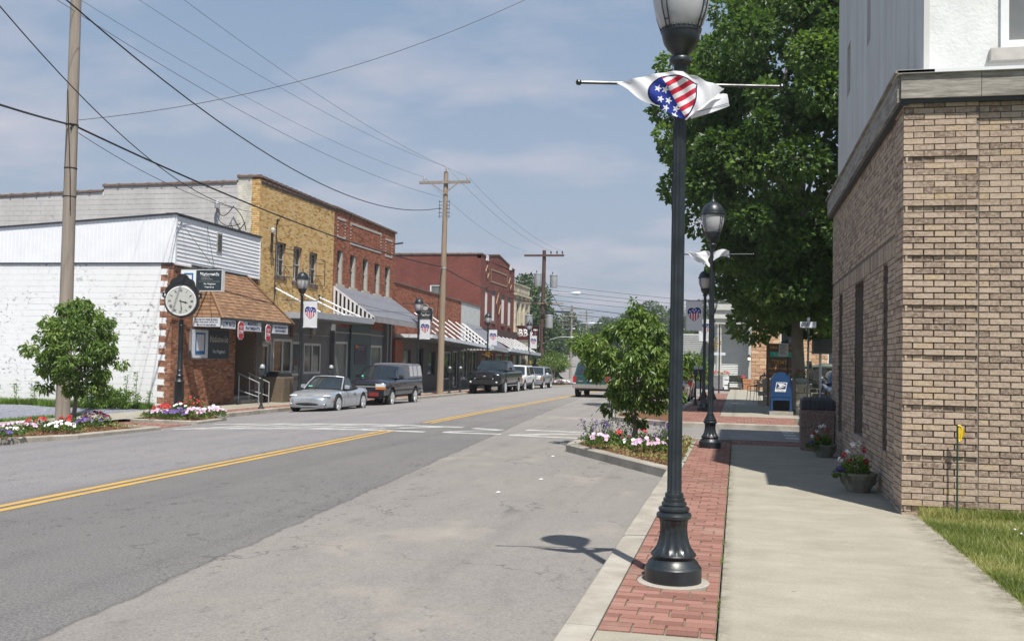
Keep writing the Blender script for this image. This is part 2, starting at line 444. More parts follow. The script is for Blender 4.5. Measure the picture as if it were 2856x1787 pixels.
# ------------------------------------------------------------------ helpers
rng = np.random.default_rng(7)
random.seed(7)
def setp(o, label=None, cat=None, group=None, kind=None):
    if label: o['label'] = label
    if cat: o['category'] = cat
    if group: o['group'] = group
    if kind: o['kind'] = kind
    return o
def thing(name, label, cat, loc=(0, 0, 0), rz=0, group=None):
    o = bpy.data.objects.new(name, None)
    o.empty_display_size = .2
    o.location = loc; o.rotation_euler = (0, 0, rz)
    COL.objects.link(o)
    return setp(o, label, cat, group)
def frame(O, U, Nn):
    O, U, Nn = Vector(O), Vector(U), Vector(Nn)
    return lambda u, z, n=0.0: O + U * u + Nn * n + Vector((0, 0, z))
class MB:
    """collects geometry, then links it as ONE mesh object"""
    def __init__(self):
        self.v, self.f, self.t, self.mi, self.cur, self.tone = [], [], [], [], 0, 0.5
    def add(self, vs, fs, tone=None):
        b = len(self.v)
        self.v.extend([tuple(p) for p in vs])
        for q in fs:
            self.f.append(tuple(i + b for i in q)); self.mi.append(self.cur)
            self.t.append(self.tone if tone is None else tone)
        return self
    def box(self, a, b, tone=None):
        x0, y0, z0 = a; x1, y1, z1 = b
        return self.add([(x0, y0, z0), (x1, y0, z0), (x1, y1, z0), (x0, y1, z0), (x0, y0, z1), (x1, y0, z1), (x1, y1, z1), (x0, y1, z1)],
                        [(0, 3, 2, 1), (4, 5, 6, 7), (0, 1, 5, 4), (1, 2, 6, 5), (2, 3, 7, 6), (3, 0, 4, 7)], tone)
    def fbox(self, F, u0, u1, z0, z1, n0, n1, tone=None):
        """box in a wall frame (u along, z up, n out)"""
        p = [F(u0, z0, n0), F(u1, z0, n0), F(u1, z0, n1), F(u0, z0, n1), F(u0, z1, n0), F(u1, z1, n0), F(u1, z1, n1), F(u0, z1, n1)]
        return self.add(p, [(0, 3, 2, 1), (4, 5, 6, 7), (0, 1, 5, 4), (1, 2, 6, 5), (2, 3, 7, 6), (3, 0, 4, 7)], tone)
    def bar(self, p, q, w, h=None, up=(0, 0, 1)):
        """rectangular bar from p to q"""
        p, q = Vector(p), Vector(q); d = (q - p).normalized(); h = h or w
        s = d.cross(Vector(up))
        if s.length < 1e-4: s = d.cross(Vector((0, 1, 0)))
        s.normalize(); t = s.cross(d)
        vs = []
        for c in (p, q):
            for a, b in ((-1, -1), (1, -1), (1, 1), (-1, 1)):
                vs.append(c + s * (a * w / 2) + t * (b * h / 2))
        return self.add(vs, [(0, 3, 2, 1), (4, 5, 6, 7), (0, 1, 5, 4), (1, 2, 6, 5), (2, 3, 7, 6), (3, 0, 4, 7)])
    def tube(self, pts, r, n=8, cap=True):
        pts = [Vector(p) for p in pts]; m = len(pts)
        rs = r if hasattr(r, '__len__') else [r] * m
        vs = []; ref = None
        for i, p in enumerate(pts):
            d = (pts[min(i + 1, m - 1)] - pts[max(i - 1, 0)]).normalized()
            if ref is None:
                ref = Vector((0, 0, 1)) if abs(d.z) < .9 else Vector((1, 0, 0))
            s = d.cross(ref).normalized(); t = s.cross(d); ref = t
            for k in range(n):
                a = 2 * PI * k / n
                vs.append(p + s * (math.cos(a) * rs[i]) + t * (math.sin(a) * rs[i]))
        fs = [(i * n + k, i * n + (k + 1) % n, (i + 1) * n + (k + 1) % n, (i + 1) * n + k) for i in range(m - 1) for k in range(n)]
        if cap: fs += [tuple(range(n))[::-1], tuple((m - 1) * n + k for k in range(n))]
        return self.add(vs, fs)
    def lathe(self, prof, n=24, c=(0, 0, 0), flute=0, famp=0, frange=None, axis='Z'):
        vs = []
        for (r, z) in prof:
            for k in range(n):
                a = 2 * PI * k / n; rr = r
                if flute and (frange is None or frange[0] <= z <= frange[1]):
                    rr = r * (1 - famp * abs(math.sin(a * flute / 2)) ** .6)
                x, y, h = rr * math.cos(a), rr * math.sin(a), z
                if axis == 'Z': p = (x, y, h)
                elif axis == 'Y': p = (x, h, y)
                else: p = (h, x, y)
                vs.append((p[0] + c[0], p[1] + c[1], p[2] + c[2]))
        m = len(prof)
        fs = [(i * n + k, i * n + (k + 1) % n, (i + 1) * n + (k + 1) % n, (i + 1) * n + k) for i in range(m - 1) for k in range(n)]
        if prof[0][0] > 1e-4: fs.append(tuple(range(n))[::-1])
        if prof[-1][0] > 1e-4: fs.append(tuple((m - 1) * n + k for k in range(n)))
        return self.add(vs, fs)
    def prism(self, poly, z0, z1, top=True, bottom=False):
        n = len(poly)
        z0s = z0 if hasattr(z0, '__len__') else [z0] * n
        z1s = z1 if hasattr(z1, '__len__') else [z1] * n
        vs = [(p[0], p[1], z0s[i]) for i, p in enumerate(poly)] + [(p[0], p[1], z1s[i]) for i, p in enumerate(poly)]
        fs = [(i, (i + 1) % n, n + (i + 1) % n, n + i) for i in range(n)]
        if top: fs.append(tuple(range(n, 2 * n)))
        if bottom: fs.append(tuple(range(n))[::-1])
        return self.add(vs, fs)
    def fprism(self, F, poly, n0, n1):
        """polygon in the wall plane, extruded outwards"""
        m = len(poly)
        vs = [F(u, z, n0) for u, z in poly] + [F(u, z, n1) for u, z in poly]
        return self.add(vs, [(i, (i + 1) % m, m + (i + 1) % m, m + i) for i in range(m)] + [tuple(range(m, 2 * m)), tuple(range(m))[::-1]])
    def quad(self, a, b, c, d, tone=None):
        return self.add([a, b, c, d], [(0, 1, 2, 3)], tone)
    def build(self, name, mat, parent=None, smooth=False, world=False, angle=None, label=None, cat=None, group=None, kind=None, recalc=False):
        me = bpy.data.meshes.new(name)
        off = Vector(parent.location) if (parent is not None and world) else None
        if parent is not None and world and parent.parent is not None: off += Vector(parent.parent.location)
        v = self.v if off is None else [(p[0] - off.x, p[1] - off.y, p[2] - off.z) for p in self.v]
        me.from_pydata(v, [], self.f)
        for m in (mat if isinstance(mat, (list, tuple)) else [mat]): me.materials.append(m)
        if any(self.mi): me.polygons.foreach_set('material_index', self.mi)
        at = me.attributes.new('tone', 'FLOAT', 'FACE'); at.data.foreach_set('value', self.t)
        if recalc:
            bm = bmesh.new(); bm.from_mesh(me); bmesh.ops.recalc_face_normals(bm, faces=bm.faces); bm.to_mesh(me); bm.free()
        if smooth:
            me.polygons.foreach_set('use_smooth', [True] * len(self.f))
            me.set_sharp_from_angle(angle=rad(angle or 40))
        me.update()
        o = bpy.data.objects.new(name, me); COL.objects.link(o)
        if parent is not None: o.parent = parent
        return setp(o, label, cat, group, kind)
def np_mesh(name, verts, faces, mat, parent=None, tone=None, smooth=False, **kw):
    """fast mesh from numpy arrays (all faces the same size)"""
    me = bpy.data.meshes.new(name)
    nv, nf, k = len(verts), len(faces), faces.shape[1]
    me.vertices.add(nv); me.vertices.foreach_set('co', np.asarray(verts, np.float32).ravel())
    me.loops.add(nf * k); me.loops.foreach_set('vertex_index', np.asarray(faces, np.int32).ravel())
    me.polygons.add(nf); me.polygons.foreach_set('loop_start', np.arange(0, nf * k, k, dtype=np.int32))
    me.materials.append(mat)
    at = me.attributes.new('tone', 'FLOAT', 'FACE')
    at.data.foreach_set('value', np.full(nf, .5, np.float32) if tone is None else np.asarray(tone, np.float32))
    if smooth: me.polygons.foreach_set('use_smooth', [True] * nf)
    me.update(calc_edges=True)
    o = bpy.data.objects.new(name, me); COL.objects.link(o)
    if parent is not None: o.parent = parent
    return setp(o, **kw)
def copy_tree(src, loc=None, rz=None, scale=None, **props):
    r = src.copy(); COL.objects.link(r)
    def rec(a, b):
        for ch in list(a.children):
            c = ch.copy(); COL.objects.link(c); c.parent = b
            rec(ch, c)
    rec(src, r)
    if loc is not None: r.location = loc
    if rz is not None: r.rotation_euler.z = rz
    if scale is not None: r.scale = (scale,) * 3 if not hasattr(scale, '__len__') else scale
    return setp(r, **props)
def sub_mesh(o, name, mesh, parent, loc=(0, 0, 0), rot=(0, 0, 0), scale=(1, 1, 1)):
    c = bpy.data.objects.new(name, mesh); COL.objects.link(c); c.parent = parent
    c.location = loc; c.rotation_euler = rot; c.scale = scale
    return c

FONT = None
def text_obj(body, mat, parent, F, u, z, n, height, width=None, ext=.004, name='lettering', bold=0.0, slant=0.0, align='CENTER'):
    """flat raised lettering lying in the wall frame F, centred at (u, z)"""
    cu = bpy.data.curves.new('t', 'FONT'); cu.body = body; cu.size = 1.0; cu.extrude = 0; cu.offset = bold; cu.shear = slant
    cu.resolution_u = 2
    to = bpy.data.objects.new('t', cu); COL.objects.link(to)
    dg = bpy.context.evaluated_depsgraph_get()
    me = bpy.data.meshes.new_from_object(to.evaluated_get(dg))
    bpy.data.objects.remove(to); bpy.data.curves.remove(cu)
    co = np.empty(len(me.vertices) * 3, np.float32); me.vertices.foreach_get('co', co); co = co.reshape(-1, 3)
    lo, hi = co.min(0), co.max(0)
    cx, cy = (lo[0] + hi[0]) / 2, (lo[1] + hi[1]) / 2
    sy = height / (hi[1] - lo[1]); sx = sy if width is None else width / (hi[0] - lo[0])
    P = Vector((0, 0, 0)) if parent is None else Vector(parent.location)
    if parent is not None and parent.parent is not None: P += Vector(parent.parent.location)
    vs = []
    for p in co:
        q = F(u + (p[0] - cx) * sx, z + (p[1] - cy) * sy, n) - P
        vs.append(q)
    me.vertices.foreach_set('co', np.array([c for q in vs for c in q], np.float32))
    me.name = name; me.materials.clear(); me.materials.append(mat); me.update()
    o = bpy.data.objects.new(name, me); COL.objects.link(o)
    if parent is not None: o.parent = parent
    if ext:
        so_ = o.modifiers.new('thick', 'SOLIDIFY'); so_.thickness = ext; so_.offset = 0
    return o

def cells(u0, u1, z0, z1, holes):
    us = sorted({u0, u1, *[min(max(h[i], u0), u1) for h in holes for i in (0, 1)]})
    zs = sorted({z0, z1, *[min(max(h[i], z0), z1) for h in holes for i in (2, 3)]})
    for a, b in zip(us, us[1:]):
        for c, d in zip(zs, zs[1:]):
            m, k = (a + b) / 2, (c + d) / 2
            if not any(h[0] < m < h[1] and h[2] < k < h[3] for h in holes) and b - a > 1e-5 and d - c > 1e-5:
                yield a, b, c, d
def wall_panel(mb, F, u0, u1, z0, z1, holes=(), n=0.0, depth=.3, topz=None):
    """flat wall face with openings and their reveals; topz = (z at u0, z at u1) for a sloping top"""
    def zt(u, z):
        if topz is None or z < z1 - 1e-6: return z
        return topz[0] + (topz[1] - topz[0]) * (u - u0) / (u1 - u0)
    for a, b, c, d in cells(u0, u1, z0, z1, holes):
        mb.quad(F(a, c, n), F(b, c, n), F(b, zt(b, d), n), F(a, zt(a, d), n))
    for h in holes:
        a, b, c, d = h[:4]
        mb.quad(F(a, c, n), F(a, d, n), F(a, d, n - depth), F(a, c, n - depth))
        mb.quad(F(b, c, n), F(b, d, n), F(b, d, n - depth), F(b, c, n - depth))
        mb.quad(F(a, d, n), F(b, d, n), F(b, d, n - depth), F(a, d, n - depth))
        mb.quad(F(a, c, n), F(b, c, n), F(b, c, n - depth), F(a, c, n - depth))
def bricks(F, u0, u1, z0, z1, L, H, gap, holes=(), n=0.0, proud=.008, jit=.003, top=None, recess=None, tonefn=None, seed=1, uv_n=None):
    """list of (u0,u1,z0,z1,n,tone) for a running-bond brick face"""
    r = random.Random(seed); res = []
    rows = int((z1 - z0) / H + .5)
    for k in range(rows):
        za, zb = z0 + k * H, z0 + (k + 1) * H - gap
        x = u0 - (L / 2 if k % 2 else 0)
        while x < u1:
            a, b = max(x, u0), min(x + L - gap, u1); x += L
            if b - a < .02: continue
            segs = [(a, b)]
            for h in holes:
                if zb > h[2] + .005 and za < h[3] - .005:
                    ns = []
                    for s, e in segs:
                        if e <= h[0] or s >= h[1]: ns.append((s, e)); continue
                        if s < h[0]: ns.append((s, h[0]))
                        if e > h[1]: ns.append((h[1], e))
                    segs = ns
            for s, e in segs:
                if e - s < .02: continue
                if top is not None and zb > top(s) - .01: continue
                rc = recess(k) if recess else 0.0
                res.append((s, e, za, zb, n + proud + r.uniform(-jit, jit) - rc, r.random()))
    return res
def bricks_mb(F, lst, back=0.0, mb=None):
    mb = mb or MB()
    for a, b, c, d, n, t in lst:
        p = [F(a, c, n), F(b, c, n), F(b, d, n), F(a, d, n), F(a, c, back), F(b, c, back), F(b, d, back), F(a, d, back)]
        mb.add(p, [(0, 1, 2, 3), (4, 5, 1, 0), (3, 2, 6, 7), (4, 0, 3, 7), (1, 5, 6, 2)], t)
    return mb
BRICK_MESHES = {}
def brick_objects(lst, F, Fdir, parent, mat, name='brick', thick=.02):
    """each brick an object of its own, sharing a few unit meshes"""
    key = mat.name
    if key not in BRICK_MESHES:
        ms = []
        for i in range(10):
            m = MB(); m.tone = (i + .5) / 10
            e = .035
            m.add([(0, 0, 0), (1, 0, 0), (1, 0, 1), (0, 0, 1), (e * .4, 1, e), (1 - e * .4, 1, e), (1 - e * .4, 1, 1 - e), (e * .4, 1, 1 - e)],
                  [(4, 5, 6, 7), (0, 1, 5, 4), (3, 7, 6, 2), (0, 4, 7, 3), (1, 2, 6, 5)])
            me = bpy.data.meshes.new(name); me.from_pydata(m.v, [], m.f); me.materials.append(mat)
            at = me.attributes.new('tone', 'FLOAT', 'FACE'); at.data.foreach_set('value', m.t)
            ms.append(me)
        BRICK_MESHES[key] = ms
    U, Nn = Fdir
    rotm = Matrix((U, Nn, (0, 0, 1))).transposed().to_4x4()
    inv = Vector(parent.location)
    for a, b, c, d, n, t in lst:
        o = bpy.data.objects.new(name, BRICK_MESHES[key][min(9, int(t * 10))]); COL.objects.link(o)
        o.parent = parent
        p = F(a, c, n - thick) - inv
        o.matrix_local = Matrix.Translation(p) @ rotm @ Matrix.Diagonal((b - a, thick, d - c, 1))
def wire_pts(p, q, sag, n=24):
    p, q = Vector(p), Vector(q)
    return [p.lerp(q, i / n) - Vector((0, 0, 4 * sag * (i / n) * (1 - i / n))) for i in range(n + 1)]
# ------------------------------------------------------------------ setting
def interp(x, xs, ys): return float(np.interp(x, xs, ys))
def walkL(Y): return interp(Y, [0, 32, 50, 80, 100], [-.25, -.25, -.38, -.45, -.50])
def walkR(Y): return interp(Y, [0, 35, 50, 76, 90], [0, 0, -.08, -.34, -.42])
def gutL(Y): return walkL(Y) - interp(Y, [0, 40, 55], [.15, .13, .11])
def gutR(Y): return walkR(Y) - .14
def crown(Y): return interp(Y, [0, 30, 55, 85], [-.12, -.13, -.24, -.42])
KL, KR = -15.27, -1.02                       # kerb faces
def kR(Y): return -1.02 if Y < 24 else -2.0
def ctrX(Y): return -8.0 - .011 * (Y - 20) if Y < 85 else interp(Y, [85, 120, 200, 370, 420, 520], [-8.7, -14, -30, -60.5, -72, -110])
def farZ(Y): return interp(Y, [85, 120, 200, 290, 370, 420, 520], [-.42, -.7, -.55, 1.0, 2.62, 3.4, 3.0])
def roadZ(X, Y):
    if Y > 85: return farZ(Y)
    c = -8.0
    if X < c: return crown(Y) + (gutL(Y) - crown(Y)) * min(1.2, ((c - X) / 7.2)) ** 1.6
    return crown(Y) + (gutR(Y) - crown(Y)) * min(1, ((X - c) / 7.0)) ** 1.6
def terrain(X, Y):
    d = abs(X - ctrX(max(Y, 0)))
    base = -.9 if Y < 85 else farZ(Y) - .35
    h = 0
    if Y > 90:
        t = min(1, (Y - 90) / 120)
        h = t * max(0, d - 14) * .035 + 7 * t * (0.5 + 0.5 * math.sin(X * .021 + 1.1)) * min(1, max(0, d - 14) / 60)
        if Y > 420: h += (Y - 420) * .03
    if X > 30 and Y > 40: h += min(6, (X - 30) * .03)
    return base + h
def grid_sheet(name, xs, ys, zf, mat, **kw):
    xs, ys = list(xs), list(ys)
    v = [(x, y, zf(x, y)) for y in ys for x in xs]
    nx = len(xs)
    f = np.array([(j * nx + i, j * nx + i + 1, (j + 1) * nx + i + 1, (j + 1) * nx + i) for j in range(len(ys) - 1) for i in range(nx - 1)])
    return np_mesh(name, np.array(v), f, mat, **kw)
xs = sorted(set([-600, -500] + list(range(-400, 401, 16)) + [500, 600]))
ys = sorted(set([-300, -100, -30] + list(range(0, 84, 12)) + list(range(85, 540, 12)) + [600, 700, 850, 1000]))
grid_sheet('ground', xs, ys, terrain, MATS['hill'], smooth=True, kind='structure')
# main road
yy = sorted(set(list(np.arange(-8, 30, 1.0)) + list(np.arange(30, 86, 2.5)) + [85]))
def rx(t, Y):
    return None
m = MB()
nt_ = 28
rows = []
for Y in yy:
    x0, x1 = -15.9, 2.2 if 21 < Y < 28 else -.3
    rows.append([(x0 + (x1 - x0) * k / nt_, Y) for k in range(nt_ + 1)])
for a, b in zip(rows, rows[1:]):
    pass
vs = [(x, y, roadZ(x, y)) for r_ in rows for x, y in r_]
fs = np.array([(j * (nt_ + 1) + i, j * (nt_ + 1) + i + 1, (j + 1) * (nt_ + 1) + i + 1, (j + 1) * (nt_ + 1) + i) for j in range(len(rows) - 1) for i in range(nt_)])
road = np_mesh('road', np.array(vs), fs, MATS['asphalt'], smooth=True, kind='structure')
m = MB()
ys2 = [85] + list(range(90, 521, 10))
for a, b in zip(ys2, ys2[1:]):
    wa, wb = (7.4, 6.6)[a > 110], (7.4, 6.6)[b > 110]
    m.quad((ctrX(a) - wa, a, farZ(a) - .002), (ctrX(a) + wa, a, farZ(a) - .002), (ctrX(b) + wb, b, farZ(b) - .002), (ctrX(b) - wb, b, farZ(b) - .002))
m.build('road', MATS['asphalt'], kind='structure')
m = MB()   # Court street, running off to the right
for a, b in ((2.2, 6), (6, 14), (14, 30), (30, 60)):
    m.quad((a, 21.2, -.135), (b, 21.2, -.135), (b, 27.6, -.135), (a, 27.6, -.135))
m.build('side_street', MATS['asphalt'], kind='structure')

# painted markings, each a worn sheet 4 mm above the asphalt
def strip(m, pts, w, dz=.004):
    for p, q in zip(pts, pts[1:]):
        p, q = Vector(p), Vector(q); d = (q - p); L = d.length; n = max(1, int(L / 1.5)); s = Vector((d.y, -d.x)).normalized() * w / 2
        for i in range(n):
            a, b = p + d * i / n, p + d * (i + 1) / n
            m.add([(v.x, v.y, roadZ(v.x, v.y) + dz) for v in (a - s, a + s, b + s, b - s)], [(0, 1, 2, 3)])
m = MB()
for off in (-.10, .10):
    Y = -6
    while Y < 84:
        if not (21.6 < Y < 24.2):
            strip(m, [(ctrX(Y) + .17 + off, Y), (ctrX(Y + 1) + .17 + off, Y + 1)], .115)
        Y += 1
m.build('yellow_centre_lines', MATS['yellow_line'], kind='structure')
m = MB()
strip(m, [(-13.4, 22.0), (-7.0, 22.0)], .32); strip(m, [(-13.4, 23.9), (-6.6, 23.9)], .32)
for x in np.arange(-13.0, -8.2, 1.05):
    strip(m, [(x, 22.1), (x + 1.75, 23.8)], .28, .0045)
strip(m, [(-6.6, 22.12), (-5.25, 22.2)], .32); strip(m, [(-6.3, 23.72), (-5.5, 23.5)], .28); strip(m, [(-6.55, 22.3), (-5.6, 23.4)], .18, .0045)
strip(m, [(-5.0, 22.0), (-3.0, 21.95)], .3); strip(m, [(-5.0, 23.85), (-3.2, 23.75)], .3); strip(m, [(-5.0, 22.05), (-3.1, 23.7)], .26, .0045)
m.build('crosswalk_marking', MATS['white_line'], kind='structure')
m = MB()
for y0 in (24.1, 25.1, 26.1, 27.0):
    m.quad((1.12, y0, -.131), (1.42, y0, -.131), (1.42, y0 + .55, -.131), (1.12, y0 + .55, -.131))
m.build('stop_line_dashes', MATS['white_line'], kind='structure')

# kerbs: pieces with joints
def kerb_run(name, pts, zf, w=.2, h=.3, side=1, piece=2.6, parent=None):
    """pts: outer (road side) top edge; side=+1 puts the kerb body to the right of travel"""
    root = bpy.data.objects.new(name, None); COL.objects.link(root); root['kind'] = 'structure'
    for p, q in zip(pts, pts[1:]):
        p, q = Vector(p), Vector(q); d = q - p; L = d.length; n = max(1, round(L / piece)); dn = d.normalized(); s = Vector((dn.y, -dn.x)) * side
        for i in range(n):
            a, b = p + d * i / n + dn * .004, p + d * (i + 1) / n - dn * .004
            za, zb = zf(a.y), zf(b.y); c = .018
            m = MB()
            A = [(0, -h), (0, -c), (c, 0), (w, 0), (w, -h)]
            va = [((a + s * x).x, (a + s * x).y, za + z) for x, z in A]; vb = [((b + s * x).x, (b + s * x).y, zb + z) for x, z in A]
            m.add(va + vb, [(k, (k + 1) % 5, 5 + (k + 1) % 5, 5 + k) for k in range(5)] + [(0, 1, 2, 3, 4), (9, 8, 7, 6, 5)])
            m.build('kerb_stone', MATS['kerb'], root)
    return root
kerb_run('kerb', [(KR, -6), (KR, 15.1)], lambda y: walkR(y), .215, side=1, piece=3)
kerb_run('kerb', [(KR, 15.1), (-3.15, 18.7), (-3.15, 20.9), (-2.6, 21.35), (-.2, 21.5), (1.95, 21.62)], lambda y: .012, .2, side=1)
kerb_run('kerb', [(6, 27.2), (-1.9, 27.15), (-3.55, 28.9), (-3.8, 31.4), (-2.0, 34.4), (-2.0, 76)], lambda y: walkR(y), .2, side=1, piece=4)
kerb_run('kerb', [(-15.3, 14.6), (-14.5, 17.2), (-13.78, 18.9), (-13.6, 21.75)], lambda y: -.22, .2, side=-1)
kerb_run('kerb', [(-13.9, 21.75), (-14.0, 24.1)], lambda y: -.33, .16, side=-1)
kerb_run('kerb', [(-14.02, 24.15), (-14.12, 25.9), (-14.7, 26.65), (-15.27, 27.3)], lambda y: -.25, .2, side=-1)
kerb_run('kerb', [(-15.27, 27.3), (-15.27, 76)], lambda y: walkL(y), .2, side=-1, piece=4)
kerb_run('kerb', [(-15.27, 76), (-13.4, 78), (-13.2, 82), (-15.27, 84)], lambda y: walkL(y) + .02, .2, side=-1, piece=4)
kerb_run('kerb', [(-15.3, -6), (-15.3, 14.6)], lambda y: -.25, .2, side=-1, piece=4)
kerb_run('kerb', [(-16.2, 24.14), (-14.2, 24.13)], lambda y: -.24, .15, side=-1)
kerb_run('kerb', [(-13.8, 21.75), (-15.6, 21.75)], lambda y: -.21, .15, side=-1)
# crack between kerb and asphalt gets a dusty gutter band
# pavements
def slab_run(name, x0, x1, y0, y1, zf, step, mat, dz=0):
    root = bpy.data.objects.new(name, None); COL.objects.link(root); root['kind'] = 'structure'
    n = max(1, round((y1 - y0) / step)); st = (y1 - y0) / n
    for i in range(n):
        a, b = y0 + i * st + .005, y0 + (i + 1) * st - .005
        c = .006
        za, zb = zf(a) + dz, zf(b) + dz
        m = MB()
        m.add([(x0, a, za - .2), (x1, a, za - .2), (x1, b, zb - .2), (x0, b, zb - .2), (x0, a, za - c), (x1, a, za - c), (x1, b, zb - c), (x0, b, zb - c),
               (x0 + c, a + c, za), (x1 - c, a + c, za), (x1 - c, b - c, zb), (x0 + c, b - c, zb)],
              [(8, 9, 10, 11)] + [(k, (k + 1) % 4, 4 + (k + 1) % 4, 4 + k) for k in range(4)] + [(4 + k, 4 + (k + 1) % 4, 8 + (k + 1) % 4, 8 + k) for k in range(4)])
        m.build('paving_slab', mat, root)
    return root
slab_run('right_pavement', -.095, 1.93, -6, 20.2, walkR, 3.05, MATS['concrete'])
slab_run('right_pavement', -.80, -.105, -6, 5.97, walkR, 3.0, MATS['concrete'])
slab_run('right_pavement', -.5, 1.9, 30.95, 76, walkR, 3.6, MATS['concrete'])
slab_run('left_pavement', -17.95, -16.2, 15, 84, walkL, 3.0, MATS['concrete'])
slab_run('left_pavement', -17.95, -15.5, -6, 15, walkL, 3.0, MATS['concrete'])
# brick paved strips: stacked pairs of stretchers, pairs in half bond
def paver_field(name, x0, x1, y0, y1, zf, n_obj, L=.2, Wd=.1, seed=3, holes=()):
    root = bpy.data.objects.new(name, None); COL.objects.link(root); root['kind'] = 'structure'
    r = random.Random(seed); lst = []
    rows = int((y1 - y0) / Wd)
    for k in range(rows):
        ya = y0 + k * Wd; off = L / 2 if (k // 2) % 2 else 0
        x = x0 - off
        while x < x1 - .01:
            a, b = max(x, x0), min(x + L, x1); x += L
            if b - a < .03: continue
            cx, cy = (a + b) / 2, ya + Wd / 2
            if any((cx - hx) ** 2 + (cy - hy) ** 2 < hr * hr for hx, hy, hr in holes): continue
            lst.append((a, b, ya, ya + Wd, r.uniform(-.0025, .0025), r.random()))
    g1, g2 = .012, .0045       # open head joints, tight bed joints
    unit = []
    for i in range(8):
        m = MB(); m.tone = (i + .5) / 8; e = .012
        m.add([(0, 0, 0), (1, 0, 0), (1, 1, 0), (0, 1, 0), (e, e, 1), (1 - e, e, 1), (1 - e, 1 - e, 1), (e, 1 - e, 1)], [(4, 5, 6, 7), (0, 1, 5, 4), (1, 2, 6, 5), (2, 3, 7, 6), (3, 0, 4, 7)])
        me = bpy.data.meshes.new('paving_brick'); me.from_pydata(m.v, [], m.f); me.materials.append(M_PAVER)
        at = me.attributes.new('tone', 'FLOAT', 'FACE'); at.data.foreach_set('value', m.t); unit.append(me)
    rest = MB()
    for i, (a, b, c, d, dz, t) in enumerate(lst):
        z = zf((c + d) / 2) + dz
        if i < n_obj:
            o = bpy.data.objects.new('paving_brick', unit[int(t * 8) % 8]); COL.objects.link(o); o.parent = root
            o.location = (a + g1 / 2, c + g2 / 2, z - .05); o.scale = (b - a - g1, d - c - g2, .05)
        else:
            e = .0025; A, B, C, D = a + g1 / 2, b - g1 / 2, c + g2 / 2, d - g2 / 2
            rest.add([(A, C, z - .03), (B, C, z - .03), (B, D, z - .03), (A, D, z - .03), (A + e, C + e, z), (B - e, C + e, z), (B - e, D - e, z), (A + e, D - e, z)],
                     [(4, 5, 6, 7), (0, 1, 5, 4), (1, 2, 6, 5), (2, 3, 7, 6), (3, 0, 4, 7)], t)
    if rest.f: rest.build('paving_bricks', M_PAVER, root, kind='stuff')
    b = MB()
    n = 8
    for i in range(n):
        a, c = y0 + (y1 - y0) * i / n, y0 + (y1 - y0) * (i + 1) / n
        b.quad((x0, a, zf(a) - .014), (x1, a, zf(a) - .014), (x1, c, zf(c) - .014), (x0, c, zf(c) - .014))
    b.build('sand_joint', M_MORTAR_D, root)
    return root
LAMP1, LAMP2 = (-.44, 7.42), (-.49, 19.25)
paver_field('brick_strip', -.80, -.105, 5.99, 20.85, walkR, 300, holes=((LAMP1[0], LAMP1[1], .235), (LAMP2[0], LAMP2[1], .2)))
paver_field('brick_crossing', -.1, 1.93, 20.22, 21.42, lambda y: .0, 0, seed=5)
paver_field('brick_crossing', -2.8, -.81, 20.9, 21.3, lambda y: .0, 0, seed=15)
paver_field('brick_crossing', -1.8, 1.6, 27.4, 30.9, lambda y: 0.0, 0, seed=6)
paver_field('brick_strip', -1.8, -.51, 30.95, 60, walkR, 0, seed=7)
paver_field('brick_strip', -16.18, -15.47, 27.4, 62, walkL, 0, seed=8, L=.2, Wd=.1)
paver_field('brick_path', -16.18, -14.05, 21.8, 24.0, lambda y: -.31, 0, seed=9)
m = MB(); m.lathe([(.262, -.05), (.262, .004), (.25, .010), (.15, .012)], 28, (LAMP1[0], LAMP1[1], 0)); m.build('lamp_footing', MATS['kerb'], kind='structure')
# beds
def bed(name, poly, z, mat):
    m = MB(); n = len(poly); c = (sum(p[0] for p in poly) / n, sum(p[1] for p in poly) / n)
    # domed mulch: rings
    vs = []; fs = []
    rings = [1.0, .85, .6, .3, .0]
    for ri, k in enumerate(rings):
        for j in range(n * 4):
            p, q = poly[j // 4], poly[(j // 4 + 1) % n]; t = (j % 4) / 4
            x, y = p[0] + (q[0] - p[0]) * t, p[1] + (q[1] - p[1]) * t
            vs.append((c[0] + (x - c[0]) * k, c[1] + (y - c[1]) * k, z + (1 - k ** 2) * .09 - .03 + random.uniform(-.01, .01) * (k < 1)))
    nn = n * 4
    for ri in range(len(rings) - 1):
        for j in range(nn): fs.append((ri * nn + j, ri * nn + (j + 1) % nn, (ri + 1) * nn + (j + 1) % nn, (ri + 1) * nn + j))
    m.add(vs, fs); return m.build(name, mat, kind='structure', smooth=True)
BED_R = [(-1.18, 15.5), (-2.97, 18.75), (-2.97, 20.85), (-.95, 20.85), (-.81, 20.2), (-.81, 15.5)]
BED_L1 = [(-15.5, 14.8), (-14.68, 17.2), (-13.97, 18.95), (-13.8, 21.6), (-15.2, 21.6), (-16.2, 18)]
BED_L2 = [(-14.2, 24.2), (-14.3, 25.85), (-14.85, 26.5), (-15.9, 27.0), (-16.4, 25.2), (-15.8, 24.2)]
BED_R2 = [(-2.1, 27.5), (-3.4, 29.0), (-3.6, 31.3), (-2.0, 33.9), (-1.83, 28)]
BED_L3 = [(-15.3, 76.6), (-13.6, 78.1), (-13.45, 81.8), (-15.3, 83.4)]
bed('bed_mulch', BED_R, .02, MATS['mulch']); bed('bed_mulch', BED_L1, -.22, MATS['mulch']); bed('bed_mulch', BED_L2, -.25, MATS['mulch'])
bed('bed_mulch', BED_R2, 0, MATS['mulch']); bed('bed_mulch', BED_L3, -.42, MATS['mulch'])
m = MB(); m.prism([(-.80, 15.1), (-.80, 20.85), (-1.0, 20.85), (-1.0, 15.35)], -.2, .004); m.build('bed_edging', MATS['kerb'], kind='structure')
